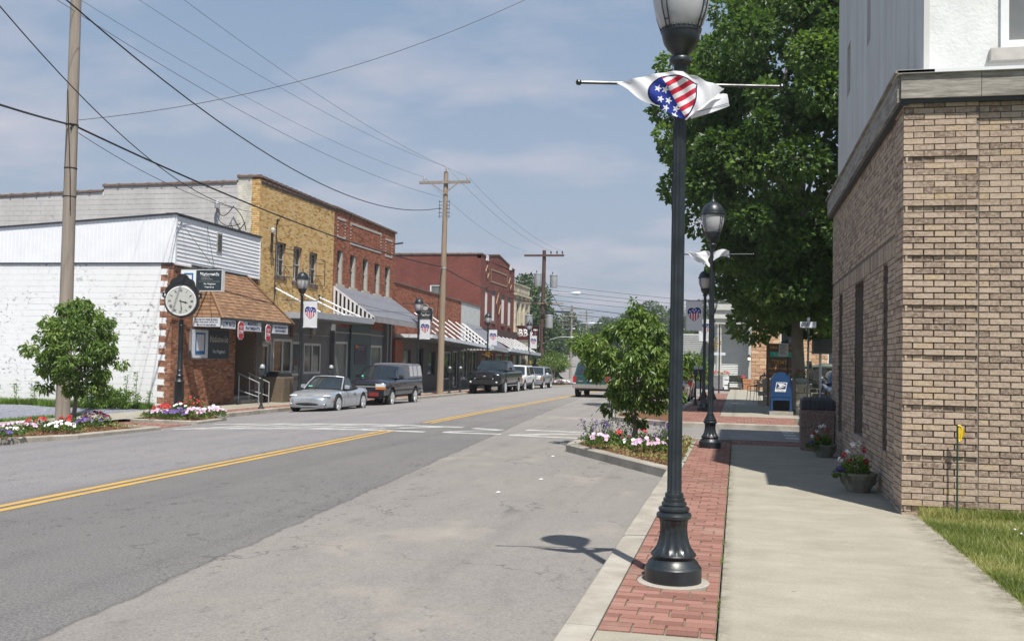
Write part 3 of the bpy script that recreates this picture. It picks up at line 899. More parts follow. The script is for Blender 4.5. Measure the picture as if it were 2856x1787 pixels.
# left pavement by the beds
m = MB(); m.prism([(-16.2, 15), (-15.5, 15), (-16.21, 18.0), (-16.21, 27.3), (-16.2, 27.3)], -.5, -.253); m.prism([(-15.5, 21.6), (-16.2, 21.6), (-16.2, 21.8), (-13.8, 21.8), (-13.8, 21.6)], -.5, -.26)
m.build('left_pavement', MATS['concrete'], kind='structure')
# gravel lot and lawns
m = MB(); m.prism([(-18.0, 10), (-18.0, 28.9), (-60, 28.9), (-60, 10)], -.6, -.262); m.build('gravel_lot', MATS['gravel'], kind='structure')
def lawn_z(x, y): return .0 + .03 * math.sin(x * 1.3) * math.sin(y * .9) + (x - 1.94) * .02
grid_sheet('lawn', np.linspace(1.94, 14, 16), np.linspace(-6, 11.62, 24), lambda x, y: lawn_z(x, y) - .012, MATS['turf'], kind='structure', smooth=True)
grid_sheet('courthouse_lawn', np.linspace(1.9, 60, 20), np.linspace(28.6, 95, 24), lambda x, y: walkR(y) + .01 + max(0, x - 3) * .012, MATS['turf'], kind='structure', smooth=True)
grid_sheet('roadside_turf', np.linspace(-80, -18.1, 10), np.linspace(87, 95, 3), lambda x, y: -.5, MATS['turf'], kind='structure')

# blades of grass on the near lawn
def blades(name, pts, h, wd, mat, seed=1, lean=.5, **kw):
    r = np.random.default_rng(seed); n = len(pts); pts = np.asarray(pts)
    a = r.uniform(0, 2 * PI, n); hh = h * r.uniform(.45, 1.25, n); ww = wd * r.uniform(.6, 1.3, n)
    la = r.uniform(0, 2 * PI, n); ll = hh * r.uniform(0, lean, n)
    dx, dy = np.cos(a) * ww / 2, np.sin(a) * ww / 2
    v = np.empty((n, 3, 3)); z = pts[:, 2]
    v[:, 0] = np.stack([pts[:, 0] - dx, pts[:, 1] - dy, z], 1); v[:, 1] = np.stack([pts[:, 0] + dx, pts[:, 1] + dy, z], 1)
    v[:, 2] = np.stack([pts[:, 0] + np.cos(la) * ll, pts[:, 1] + np.sin(la) * ll, z + hh], 1)
    tn = np.clip(.38 + .22 * np.sin(pts[:, 0] * 3.1 + 1.7 * np.sin(pts[:, 1] * 2.3)) + .2 * np.sin(pts[:, 1] * 4.7 + pts[:, 0] * 2.2) + r.normal(0, .2, n), 0, 1)
    return np_mesh(name, v.reshape(-1, 3), np.arange(3 * n).reshape(n, 3), mat, tone=tn, **kw)
n = 120000
px = 1.95 + rng.random(n) ** 1.5 * 5.5; py = 4.8 + rng.random(n) * 6.75
blades('grass', np.stack([px, py, np.vectorize(lawn_z)(px, py) - .02], 1), .06, .009, M_GRASS, 3, .9, kind='stuff')
n = 6000
px = 1.95 + rng.normal(0, .022, n) + .02 * np.sin(np.arange(n) * 0.37); py = 4.8 + rng.random(n) * 6.8
blades('grass_edge', np.stack([px, py, px * 0 - .01], 1), .05, .007, M_GRASS, 5, 1.3, kind='stuff')
n = 9000   # taller tufts against the brick wall
px = 1.95 + rng.random(n) * 2.5; py = 11.52 - rng.random(n) ** 2 * .22
blades('grass_at_wall', np.stack([px, py, px * 0 - .01], 1), .12, .012, M_GRASS, 6, .8, kind='stuff')
# clover heads
m = MB()
for i in range(90):
    x, y = random.gauss(3.05, .25), random.gauss(9.2, .7)
    m.lathe([(.0, 0), (.009, .004), (.011, .012), (.0, .02)], 6, (x, y, lawn_z(x, y) + .045))
m.build('clover_flowers', M_PET['white'], kind='stuff')
# weeds: along the white wall, the gravel edge and cracks
n = 14000
px = -18.3 - rng.random(n) * 12; py = 28.85 - rng.random(n) ** 1.6 * (.5 + .35 * np.sin(px * 1.7))
blades('weeds_at_wall', np.stack([px, py, px * 0 - .27], 1), .22, .03, M_WEED, 8, .9, kind='stuff')
n = 3500
t = rng.random(n); px = -18.05 - rng.random(n) ** 2 * .35 ; py = 17.0 + rng.random(n) * 8
blades('weeds_at_gravel', np.stack([px, py, px * 0 - .27], 1), .10, .02, M_WEED, 9, 1.0, kind='stuff')
n = 1600
py = rng.random(n) * 15 + 5.9; px = -.10 + rng.normal(0, .012, n)
keep = np.sin(py * 3.1) + np.sin(py * 7.7) > .2
blades('crack_moss', np.stack([px, py, px * 0 - .01], 1)[keep], .022, .008, M_WEED, 10, 1.0, kind='stuff')
# ------------------------------------------------------------------ right: buff brick corner building
def sash(parent, F, u0, u1, z0, z1, n, fw=.05, mull=(), trans=(), frame_m=None, glass_m=None, name='window', proud=.03):
    """a window: frame with its mullions, and the pane as a sub-part"""
    m = MB(); f = fw
    m.fbox(F, u0, u0 + f, z0, z1, n - .04, n + proud); m.fbox(F, u1 - f, u1, z0, z1, n - .04, n + proud)
    m.fbox(F, u0 + f, u1 - f, z0, z0 + f, n - .04, n + proud - .002); m.fbox(F, u0 + f, u1 - f, z1 - f, z1, n - .04, n + proud - .002)
    for k in mull: m.fbox(F, k - f / 2, k + f / 2, z0 + f, z1 - f, n - .03, n + proud - .004)
    for k in trans: m.fbox(F, u0 + f, u1 - f, k - f / 2, k + f / 2, n - .03, n + proud - .006)
    w_ = m.build(name, frame_m or M_WINFRAME, parent, world=True)
    g = MB(); g.quad(F(u0 + f, z0 + f, n - .01), F(u1 - f, z0 + f, n - .01), F(u1 - f, z1 - f, n - .01), F(u0 + f, z1 - f, n - .01))
    g.build('pane', glass_m or M_GLASS, w_, world=False) if False else None
    me = g
    off = Vector(parent.location)
    g.v = [tuple(Vector(p) - off) for p in g.v]
    g.build('pane', glass_m or M_GLASS, w_)
    return w_
RB = thing('brick_corner_building', 'buff brick building with boarded fascia and stained white upper storey at the right edge', 'building', (1.8, 11.6, 0))
FF = frame((1.8, 11.6, 0), (1, 0, 0), (0, -1, 0))
FS = frame((1.8, 11.6, 0), (0, 1, 0), (-1, 0, 0))
H, L, G = .0679, .215, .0100
holes_s = [(1.30, 1.72, .56, 2.87), (3.72, 4.82, .56, 2.87), (6.7, 7.35, .42, 2.87)]
m = MB()
wall_panel(m, FF, .73, 5.2, -.2, 4.5, (), 0, .3); wall_panel(m, FF, 0, .73, -.2, 4.5, (), .018)
m.quad(FF(.73, -.2, 0), FF(.73, 4.5, 0), FF(.73, 4.5, .018), FF(.73, -.2, .018))
wall_panel(m, FS, .55, 8.6, -.2, 4.5, holes_s, 0, .28); wall_panel(m, FS, 0, .55, -.2, 4.5, (), .018)
m.quad(FS(8.6, -.2, 0), FS(8.6, 4.5, 0), FS(8.6, 4.5, -5), FS(8.6, -.2, -5))
m.build('wall', M_MORTAR, RB, world=True)
rec = lambda k: .022 if k % 8 == 1 else 0
z0 = -.03
fl = bricks(FF, -.045, .72, z0, 4.5, L, H, G, (), .035, .013, .004, recess=rec, seed=11)
fr = bricks(FF, .735, 5.2, z0, 4.5, L, H, G, (), 0, .015, .004, seed=12)
sp_ = bricks(FS, -.045 + .0, .55, z0, 4.5, L, H, G, (), .035, .010, .003, recess=rec, seed=13)
sw = bricks(FS, .56, 8.6, z0, 4.5, L, H, G, holes_s + [(.5, 8.7, 2.885, 3.12)], 0, .015, .004, seed=14)
# soldier course over the windows
r_ = random.Random(4); x = .57
sold = []
while x < 8.55:
    sold.append((x, x + .066, 2.895, 3.11, .011 + r_.uniform(-.003, .003), r_.random())); x += .0755
vis = sorted(fl + [b for b in fr if b[0] < 1.25], key=lambda b: -b[3])
vis.sort(key=lambda b: (abs(b[2] - 1.9)))
objs, rest = vis[:300], vis[300:] + [b for b in fr if b[0] >= 1.25]
brick_objects(objs, FF, (Vector((1, 0, 0)), Vector((0, -1, 0))), RB, M_BUFF, thick=.026)
mb = bricks_mb(FF, rest, -.01); mb = bricks_mb(FS, sp_, .0, mb); mb = bricks_mb(FS, sw + sold, -.01, mb)
mb.build('bricks', M_BUFF, RB, world=True, kind='stuff')
for (a, b, c, d) in holes_s:
    sash(RB, FS, a + .01, b - .01, c, d, -.2, .05, frame_m=M_DARKMETAL, trans=(c + .8,))
    m = MB(); k = a - .03
    while k < b + .03:
        m.fbox(FS, k, k + .066, c - .10, c - .004, -.2, .03, r_.random()); k += .075
    m.build('window_sill', M_BUFF, RB, world=True)
# recesses get dark floors behind the glass
m = MB()
for (a, b, c, d) in holes_s: m.quad(FS(a, c, -.27), FS(b, c, -.27), FS(b, d, -.27), FS(a, d, -.27))
m.build('window_backing', M_DARK, RB, world=True)
# board fascia round the top, each board its own, under a metal drip edge
def boards(F, u0, u1, zt, zb, n, lens, parent, mat, seed=0):
    r = random.Random(seed); u = u0
    while u < u1:
        l = r.choice(lens); e = min(u + l, u1)
        m = MB(); m.fbox(F, u + .003, e - .003, zb + r.uniform(-.004, .004), zt, n - .03, n + r.uniform(.0, .006)); m.build('fascia_board', mat, parent, world=True); u = e
boards(FF, -.09, 5.2, 4.80, 4.53, .13, (.82, 2.4), RB, M_PLANK, 1)
boards(FS, -.10, 8.65, 4.80, 4.50, .12, (2.4, 3.0), RB, M_PLANK, 2)
m = MB(); m.fbox(FF, -.13, 5.2, 4.80, 4.835, -.25, .17); m.build('drip_edge', M_WHITE, RB, world=True)
m = MB(); m.fbox(FS, -.17, 8.7, 4.802, 4.832, -.25, .155); m.build('drip_edge', M_PLANK, RB, world=True)
m = MB(); m.fbox(FF, -.09, 5.2, 4.49, 4.528, .0, .10); m.fbox(FS, -.09, 8.65, 4.47, 4.498, .0, .10); m.build('soffit', M_DARKMETAL, RB, world=True)
m = MB(); m.quad(FF(-.1, 4.83, -.2), FF(5.2, 4.83, -.2), FF(5.2, 4.90, -.8), FF(-.1, 4.90, -.8)); m.quad(FS(.2, 4.825, -.2), FS(8.6, 4.825, -.2), FS(8.6, 4.88, -.5), FS(.2, 4.88, -.5)); m.build('flat_roof', simple('pale_roof_sheet', (.55, .57, .58), .7, .2, 3), RB, world=True)
# stained upper block set back from the parapet
def stained():
    a = Mat('stained_white_metal_wall')
    f = a.noise(1.0, 6, .6, (2.4, 2.4, .16)); g = a.noise(1.5, 5, .6, (1, 1, .5)); h = a.noise(18, 4, .7)
    c = a.ramp(f, [(.24, (.30, .295, .28)), (.36, (.52, .515, .50)), (.6, (.60, .60, .585)), (.8, (.65, .65, .635))])
    c = a.mix(a.ramp(g, [(.45, 0.0), (.75, .35)]), c, (.30, .29, .28))
    return a.set(c, .7, 0, .3, bump=h, bstr=.1)
M_STAIN = stained()
M_STUCCO = simple('white_stucco', (.66, .67, .66), .85, .12, 2.5, bstr=.6, bscale=26)
US = frame((2.06, 12.1, 0), (0, 1, 0), (-1, 0, 0)); UF = frame((2.06, 12.1, 0), (1, 0, 0), (0, -1, 0))
uh = [(4.9, 5.35, 6.95, 8.1), (7.9, 8.45, 6.9, 7.9)]
m = MB(); wall_panel(m, US, 0, 10.2, 4.8, 9.6, uh, 0, .3)
m.quad(US(10.2, 4.3, 0), US(10.2, 9.6, 0), US(10.2, 9.6, -4.5), US(10.2, 4.3, -4.5)); m.quad(US(8.5, -.1, 0), US(10.2, -.1, 0), US(10.2, 4.8, 0), US(8.5, 4.8, 0))
m.quad(US(0, 9.6, 0), US(10.2, 9.6, 0), US(10.2, 9.6, -4.5), US(0, 9.6, -4.5))
for (a, b, c, d) in uh: m.quad(US(a, c, -.29), US(b, c, -.29), US(b, d, -.29), US(a, d, -.29))
m.build('upper_storey_side', M_STAIN, RB, world=True)
m = MB()
for (a, b, c, d) in uh: m.fbox(US, a + .01, b - .01, c, c + .05, -.28, -.01)
m.build('ledge', M_PLANK, RB, world=True)
m = MB(); wall_panel(m, UF, 0.001, 4.5, 4.8, 9.6, [(.86, 2.0, 5.30, 6.8)], 0, .2); m.build('upper_storey_front', M_STUCCO, RB, world=True)
sash(RB, UF, .80, 2.05, 5.22, 6.86, -.05, .085, frame_m=M_WHITE, glass_m=M_GLASSPALE, proud=.09)
m = MB(); m.fbox(UF, .68, 2.2, 5.06, 5.2, .0, .12); m.build('window_sill', M_TRIM, RB, world=True)
m = MB(); m.fbox(UF, -.012, .05, 4.8, 9.6, -.05, .012); m.build('corner_strip', M_DARKMETAL if False else M_STAIN, RB, world=True)

# ------------------------------------------------------------------ left row
FAC = -18.0
GX = Vector((1, 0, 0)); GY = Vector((0, 1, 0))
def LF(y0, x=FAC): return frame((x, y0, 0), (0, 1, 0), (1, 0, 0))       # street front, u runs up the street
def LS(y0, x=FAC): return frame((x, y0, 0), (-1, 0, 0), (0, -1, 0))     # side wall facing the camera
def coping(F, u0, u1, z0_, z1_, n0, n1, parent, tile=.62, mat=None):
    n = max(1, round((u1 - u0) / tile)); st = (u1 - u0) / n
    for i in range(n):
        a, b = u0 + i * st, u0 + (i + 1) * st; za = z0_ + (z1_ - z0_) * i / n; zb = z0_ + (z1_ - z0_) * (i + 1) / n
        m = MB(); ex = .018
        for (p, q, t) in ((a, b - .07, 0), (b - .07, b, ex)):
            zz = lambda u: za + (zb - za) * (u - a) / (b - a)
            P = [F(u, zz(u) + z, nn) for u in (p, q) for z, nn in ((-t, n0 - t), (.07 + t, n0 - t), (.12 + t, (n0 + n1) / 2), (.07 + t, n1 + t), (-t, n1 + t))]
            m.add(P, [(k, (k + 1) % 5, 5 + (k + 1) % 5, 5 + k) for k in range(5)] + [(0, 1, 2, 3, 4), (9, 8, 7, 6, 5)])
        m.build('coping_tile', mat or M_COPING, parent, world=True)

# 1. insurance office, white side wall
INS = thing('insurance_office', 'low white sided brick insurance office with shingled mansard behind the street clock', 'building', (-18, 29.2, -.25))
F1, S1 = LF(29.2), LS(29.2)
m = MB(); wall_panel(m, S1, 0, 15, -.5, 6.06, (), 0, topz=(6.06, 5.2)); m.build('side_wall', M_BLOCKJOINT, INS, world=True)
blk = []
r_ = random.Random(8)
for k in range(24):
    za = -.3 + k * .2; q = .45 if k % 2 else .22
    x = q
    first = True
    while x < 14.9:
        b = min((x + .4) if not first else (x + (.4 if k % 2 else .43)), 14.9); first = False
        blk.append((x, b - .0045, za, min(za + .1955, 4.5), .009 + r_.uniform(-.0015, .0015), r_.random())); x = b
near = [b for b in blk if b[0] < 6.3]; near.sort(key=lambda b: b[0])
def tagname(mesh_list, nm): pass
_save = dict(BRICK_MESHES)
brick_objects(near[:300], S1, (Vector((-1, 0, 0)), Vector((0, -1, 0))), INS, M_WHITEBLOCK, name='block', thick=.012)
bricks_mb(S1, near[300:] + [b for b in blk if b[0] >= 6.3], 0).build('blocks', M_WHITEBLOCK, INS, world=True, kind='stuff')
ob = []
for k in range(24):
    q = .445 if k % 2 else .215
    ob += bricks(S1, 0, q, -.3 + k * .2, -.3 + (k + 1) * .2, .2, .0667, .009, (), 0, .009, .002, seed=100 + k)
fb = bricks(F1, 0, 5.8, -.3, 4.5, .2, .0667, .009, [(4.25, 5.75, -.4, 2.36)], 0, .009, .002, seed=21)
bricks_mb(F1, fb, 0, bricks_mb(S1, ob, 0)).build('bricks', M_ORANGE, INS, world=True, kind='stuff')
m = MB(); wall_panel(m, F1, 0, 5.8, -.5, 6.05, [(4.25, 5.75, -.4, 2.36)], 0, .9); m.build('front_wall', M_MORTAR_D, INS, world=True)
# ribbed metal on the side, clapboards on the front
m = MB(); u = -.02; ztop = lambda u: 6.07 - .0575 * u
while u < 15:
    e = min(u + .15, 15)
    m.add([S1(u + .012, 4.5, .045), S1(e - .012, 4.5, .045), S1(e - .012, ztop(e), .045), S1(u + .012, ztop(u), .045), S1(u, 4.5, .03), S1(e, 4.5, .03), S1(e, ztop(e), .03), S1(u, ztop(u), .03)],
          [(0, 1, 2, 3), (4, 0, 3, 7), (1, 5, 6, 2), (4, 5, 1, 0)]); u = e
m.build('ribbed_cladding', M_SIDING, INS, world=True, kind='stuff')
for k in range(12):
    a, b = 4.48 + k * .131, 4.48 + (k + 1) * .131
    m = MB(); m.add([F1(.02, a, .06), F1(5.85, a - .03, .06), F1(5.85, b - .03, .036), F1(.02, b, .036), F1(.02, a, .03), F1(5.85, a - .03, .03)], [(0, 1, 2, 3), (4, 5, 1, 0)])
    m.build('clapboard', M_SIDING, INS, world=True)
m = MB(); m.fbox(F1, -.03, .05, 4.47, 6.08, .0, .068); m.fbox(F1, 5.83, 5.9, 4.43, 6.03, .0, .068); m.fbox(F1, 0, 5.86, 4.43, 4.48, .0, .075); m.build('corner_trim', M_WHITE, INS, world=True)
m = MB(); m.add([F1(-.07, 6.07, .1), F1(5.92, 6.03, .1), F1(5.92, 6.09, .1), F1(-.07, 6.13, .1), F1(-.07, 6.07, -.3), F1(5.92, 6.03, -.3), F1(5.92, 6.09, -.3), F1(-.07, 6.13, -.3)], [(0, 1, 2, 3), (3, 2, 6, 7), (0, 3, 7, 4), (0, 1, 5, 4)])
m.add([S1(-.08, 6.08, .1), S1(15, 5.2, .1), S1(15, 5.24, .1), S1(-.08, 6.13, .1), S1(-.08, 6.08, -.3), S1(15, 5.2, -.3), S1(15, 5.24, -.3), S1(-.08, 6.13, -.3)], [(0, 1, 2, 3), (3, 2, 6, 7)])
m.fbox(S1, .0, 15, 4.455, 4.5, .0, .05)
m.build('roof_edge', M_DARKMETAL, INS, world=True)
m = MB(); m.quad(F1(0, 6.08, -.2), F1(5.9, 6.04, -.2), F1(5.9, 5.2, -15), F1(0, 5.2, -15)); m.build('roof', M_DARKMETAL, INS, world=True)
v_ = MB(); v_.fbox(F1, 2.58, 2.93, 5.14, 5.82, .05, .085); v_o = v_.build('louvre_vent', M_TRIM, INS, world=True)
for k in range(9):
    m = MB(); z = 5.19 + k * .068; m.fbox(F1, 2.63, 2.88, z, z + .03, .086, .1); m.v = [tuple(Vector(p) - Vector(INS.location)) for p in m.v]; m.build('louvre', M_DARKMETAL, v_o)
# mansard
eL, eR, eX, eZ = 1.25, 6.75, 1.08, 2.78
rL, rR, rZ = 1.6, 4.75, 4.47
slope = [(rL, rZ, .07), (rR, rZ, .07)]
def mans(t, s):
    """t: 0 at the ridge .. 1 at the eave; s: 0..1 along"""
    a = rL + (eL - rL) * t; b = rR + (eR - rR) * t
    return F1(a + (b - a) * s, rZ + (eZ - rZ) * t, .07 + (eX - .07) * t)
m = MB(); m.quad(mans(0, 0), mans(0, 1), mans(1, 1), mans(1, 0)); m.add([mans(0, 0), mans(1, 0), F1(eL, eZ, 0), F1(rL, rZ, 0)], [(0, 1, 2, 3)]); m.add([mans(0, 1), mans(1, 1), F1(eR + .02, eZ, 0), F1(rR, rZ, 0)], [(0, 1, 2, 3)])
m.quad(F1(eL, eZ, 0), mans(1, 0), mans(1, 1), F1(eR, eZ, 0))
m.build('mansard_underlay', M_DARKMETAL, INS, world=True)
nrm = (mans(1, 0) - mans(0, 0)).cross(mans(0, 1) - mans(0, 0)).normalized()
if nrm.x < 0: nrm = -nrm
rowsN = 15
r_ = random.Random(31); cnt = 0; msh = MB()
for k in range(rowsN):
    t0, t1 = k / rowsN, (k + 1.12) / rowsN
    a = rL + (eL - rL) * t0; b = rR + (eR - rR) * t0
    n = int((b - a) / .3) + 1; off = .5 * (k % 2)
    for i in range(-1, n + 1):
        s0, s1 = (i + off) / n, (i + off + .97) / n; s0 = max(0, s0); s1 = min(1, s1)
        if s1 - s0 < .02: continue
        th = r_.uniform(.012, .024)
        sh = MB(); sh.tone = r_.random()
        top0, top1, bt0, bt1 = mans(t0, s0) + nrm * .004, mans(t0, s1) + nrm * .004, mans(min(t1, 1.02), s0) + nrm * th, mans(min(t1, 1.02), s1) + nrm * th
        sh.add([top0, top1, bt1, bt0, bt0 - nrm * th, bt1 - nrm * th], [(0, 1, 2, 3), (3, 2, 5, 4), (0, 3, 4), (1, 5, 2)])
        sh.build('shingle', M_SHINGLE, INS, world=True); cnt += 1
# hip faces shingled (joined: slivers)
def hip(s, uo):
    mm = MB(); R_ = 13
    for k in range(R_):
        t0, t1 = k / R_, (k + 1.1) / R_
        for j in range(3):
            f0, f1 = j / 3, (j + .96) / 3
            def pt(t, f, lift):
                A = mans(min(t, 1.02), s); B = F1((rL + (eL - rL) * t) if s == 0 else (rR + (eR + .02 - rR) * t), rZ + (eZ - rZ) * t, .01)
                p = A.lerp(B, f); p.y += (-lift if s == 0 else lift); p.z += lift * .5; return p
            mm.add([pt(t0, f0, .006), pt(t0, f1, .006), pt(t1, f1, .022), pt(t1, f0, .022), pt(t1, f0, .0), pt(t1, f1, .0)], [(0, 1, 2, 3), (3, 2, 5, 4)], random.random())
    mm.build('hip_shingles', M_SHINGLE, INS, world=True, kind='stuff')
hip(0, 0); hip(1, 0)
m = MB(); m.bar(mans(-.0, 0) + Vector((.02, 0, .02)), mans(1.02, 0) + Vector((.02, 0, .02)), .09, .05); m.bar(mans(0, 1) + Vector((.02, 0, .02)), mans(1.02, 1) + Vector((.02, 0, .02)), .07, .05); m.build('hip_ridge', M_SHINGLE, INS, world=True)
m = MB(); m.bar(mans(1.0, 0) + Vector((.01, 0, -.03)), mans(1.0, 1) + Vector((.01, 0, -.03)), .03, .09); m.bar(mans(1, 0) + Vector((0, 0, -.03)), F1(eL, eZ - .03, 0), .03, .09); m.bar(F1(.95, 4.49, .1), F1(rR + .05, 4.46, .1), .05, .07); m.build('mansard_fascia', M_DARKMETAL, INS, world=True)
# doorway
D0 = frame((FAC - .85, 29.2, 0), (0, 1, 0), (1, 0, 0))
dr = MB(); dr.fbox(D0, 4.45, 5.25, .02, 2.2, -.02, .03); dro = dr.build('door', M_DARKMETAL, INS, world=True)
for (a, b, c, d) in ((4.55, 5.15, 1.15, 2.08), (4.55, 5.15, .22, 1.02)):
    m = MB(); m.fbox(D0, a, b, c, d, .031, .036); m.v = [tuple(Vector(p) - Vector(INS.location)) for p in m.v]; m.build('pane', M_GLASS, dro)
for (a, b, c, d) in ((4.62, 4.95, 1.55, 1.8), (4.65, 5.05, 1.25, 1.45), (4.62, 4.9, .85, .98)):
    m = MB(); m.fbox(D0, a, b, c, d, .037, .04); m.v = [tuple(Vector(p) - Vector(INS.location)) for p in m.v]; m.build('notice', M_TRIM if c != 1.25 else M_BLUEP, dro)
m = MB(); m.fbox(D0, 4.25, 5.75, -.4, .0, -.02, .86); m.fbox(D0, 4.25, 5.75, -.4, -.13, .86, 1.15); m.build('doorstep', MATS['kerb'], INS, world=True)
m = MB(); m.fbox(D0, 5.25, 5.75, .0, 2.36, -.03, .0); m.build('side_panel', M_GREYFRONT, INS, world=True)
# two white handrails at the step
for i, (yy_, lb) in enumerate(((33.35, 'white step handrail left of the insurance office door'), (34.15, 'white step handrail right of the insurance office door'))):
    t_ = thing('handrail', lb, 'handrail', (-17.3, yy_, -.25), group='handrails at the office door')
    p1, p2 = (-17.0, yy_, 0), (-17.8, yy_, 0)
    for j, (x_, h_) in enumerate(((-16.95, .62), (-17.75, .88))):
        m = MB(); m.tube([(x_, yy_, -.25), (x_, yy_, h_ - .1)], .02, 8); m.build('rail_post', M_STEEL, t_, world=True)
    m = MB(); m.tube([(-16.93, yy_, .52), (-17.8, yy_, .86)], .02, 8); m.build('top_rail', M_STEEL, t_, world=True)
    m = MB(); m.tube([(-16.95, yy_, .02), (-17.75, yy_, .24)], .018, 6); m.build('lower_rail', M_STEEL, t_, world=True)

# signs under the eave, each with its lettering
def sign(nm, label, F, u0, u1, z0_, z1_, n, mat, texts, cat='sign', border=None, group=None, th=.05):
    c = F((u0 + u1) / 2, z0_, n)
    t_ = thing(nm, label, cat, tuple(c), group=group)
    m = MB(); m.fbox(F, u0, u1, z0_, z1_, n - th, n); m.build('board', mat, t_, world=True)
    if border:
        b = .022; m = MB()
        m.fbox(F, u0 - b, u1 + b, z1_, z1_ + b, n - th - .004, n + .008); m.fbox(F, u0 - b, u1 + b, z0_ - b, z0_, n - th - .004, n + .008)
        m.fbox(F, u0 - b, u0, z0_, z1_, n - th - .004, n + .008); m.fbox(F, u1, u1 + b, z0_, z1_, n - th - .004, n + .008)
        m.build('border', border, t_, world=True)
    for (tx, u, z, h, w_, mt) in texts: text_obj(tx, mt, t_, F, u, z, n + .006, h, w_, ext=.004, bold=.012)
    return t_
FE = frame((-16.93, 29.2, 0), (0, 1, 0), (1, 0, 0))
M_SIGNWHITE = simple('sign_white', (.60, .63, .68), .5, .05, 4)
M_NAVY = simple('navy_lettering', (.02, .03, .11), .5, .1)
FE0 = frame((-17.95, 30.42, 0), Vector((1, 0, 0)), Vector((0, -1, 0)))
sign('rates_banner', 'white insurance banner with small navy lettering behind the clock', FE0, -.0, 1.0, 2.46, 2.76, .02, M_SIGNWHITE,
     [('WE ARE WV FARM BUREAU', .5, 2.70, .055, .85, M_NAVY), ('JOIN AND SAVE UP TO 7 %', .5, 2.61, .055, .85, M_NAVY), ('ON AUTO INSURANCE', .5, 2.52, .055, .7, M_NAVY)], 'banner')
sign('rates_banner', 'white LOW RATES banner under the mansard eave', FE, 1.33, 2.25, 2.42, 2.74, .0, M_SIGNWHITE, [('LOW RATES', 1.79, 2.58, .16, .80, M_NAVY)], 'banner')
sign('rates_banner', 'white MONTHLY PAYMENTS banner between the two red stop boards', FE, 2.85, 4.15, 2.38, 2.72, .0, M_SIGNWHITE, [('MONTHLY', 3.5, 2.64, .11, .75, M_NAVY), ('PAYMENTS', 3.5, 2.48, .12, 1.05, M_NAVY)], 'banner')
sign('rates_banner', 'white banner with two small navy lines at the right end of the eave', FE, 5.1, 6.35, 2.36, 2.68, .0, M_SIGNWHITE, [('HELP GUIDE INDUSTRY', 5.72, 2.58, .08, 1.0, M_NAVY), ('DOWN PAYMENT', 5.72, 2.46, .08, .9, M_NAVY)], 'banner')
for u_, z_, lb in ((2.55, 2.38, 'red elongated octagonal STOP board left of the MONTHLY PAYMENTS banner'), (4.62, 2.34, 'red elongated octagonal STOP board right of the MONTHLY PAYMENTS banner')):
    t_ = thing('stop_board', lb, 'sign', tuple(FE(u_, z_, .06)), group='red stop boards')
    def octa(w_, h_, c): return [(u_ + a, z_ + b) for a, b in ((-w_, -h_ + c), (-w_ + c, -h_), (w_ - c, -h_), (w_, -h_ + c), (w_, h_ - c), (w_ - c, h_), (-w_ + c, h_), (-w_, h_ - c))]
    m = MB(); m.fprism(FE, octa(.20, .32, .1), .03, .05); m.build('rim', M_SIGNWHITE, t_, world=True)
    m = MB(); m.fprism(FE, octa(.175, .295, .09), .045, .058); m.build('face', M_REDP, t_, world=True)
    text_obj('STOP', M_SIGNWHITE, t_, FE, u_, z_ - .06, .062, .13, .26, bold=.03)
    text_obj('BEFORE YOU', M_SIGNWHITE, t_, FE, u_, z_ + .14, .062, .04, .25); text_obj('BUY', M_SIGNWHITE, t_, FE, u_, z_ + .08, .062, .04, .12)
# wall sign: dark board with pale panel and blue frame
t_ = sign('wall_sign', 'dark insurance wall sign with pale panel and blue frame on the shaded brick front', F1, 1.1, 3.62, 1.38, 2.38, .09, M_SIGNDARK,
     [('Nationwide', 2.92, 2.08, .26, 1.25, M_TRIM), ('Vic Hughart', 2.92, 1.62, .17, .9, M_SIGNWHITE)], th=.12, border=M_GREYFRONT)
m = MB(); m.fbox(F1, 1.12, 2.15, 1.40, 2.36, .08, .097); m.build('pale_panel', M_SIGNWHITE, t_, world=True)
def frame_rect(F, a, b, c, d, n, w_, mat, par, nm='blue_frame'):
    m = MB(); m.fbox(F, a, b, d - w_, d, n - .004, n + .006); m.fbox(F, a, b, c, c + w_, n - .004, n + .006); m.fbox(F, a, a + w_, c + w_, d - w_, n - .004, n + .006); m.fbox(F, b - w_, b, c + w_, d - w_, n - .004, n + .006); m.build(nm, mat, par, world=True)
frame_rect(F1, 1.32, 1.95, 1.52, 2.26, .1, .06, M_BLUEP, t_)
m = MB(); m.fbox(F1, 1.38, 1.89, 1.58, 1.64, .1, .108); m.build('blue_bar', M_BLUEP, t_, world=True)
# projecting sign above the mansard
FP = frame((-17.5, 28.95, 0), (1, 0, 0), (0, -1, 0))
t_ = sign('projecting_sign', 'dark grey projecting insurance sign with white end beside the clock top', FP, .0, 1.42, 3.57, 4.22, .08, M_SIGNDARK,
          [('Nationwide', 1.0, 4.09, .12, .66, M_WHITE), ('Insurance &', .85, 3.985, .035, .3, M_TRIM), ('Financial Services', .9, 3.93, .035, .42, M_TRIM), ('Vic Hughart', 1.0, 3.77, .075, .42, M_WHITE), ('Insurance', 1.0, 3.68, .06, .32, M_WHITE)], th=.16, border=M_WINFRAME)
m = MB(); m.fbox(FP, .0, .52, 3.575, 4.215, .07, .088); m.build('pale_panel', M_WHITE, t_, world=True)
frame_rect(FP, .1, .42, 3.66, 4.13, .092, .045, M_BLUEP, t_)
m = MB(); m.fbox(FP, .62, 1.36, 3.855, 3.862, .08, .09); m.build('divider', M_TRIM, t_, world=True)
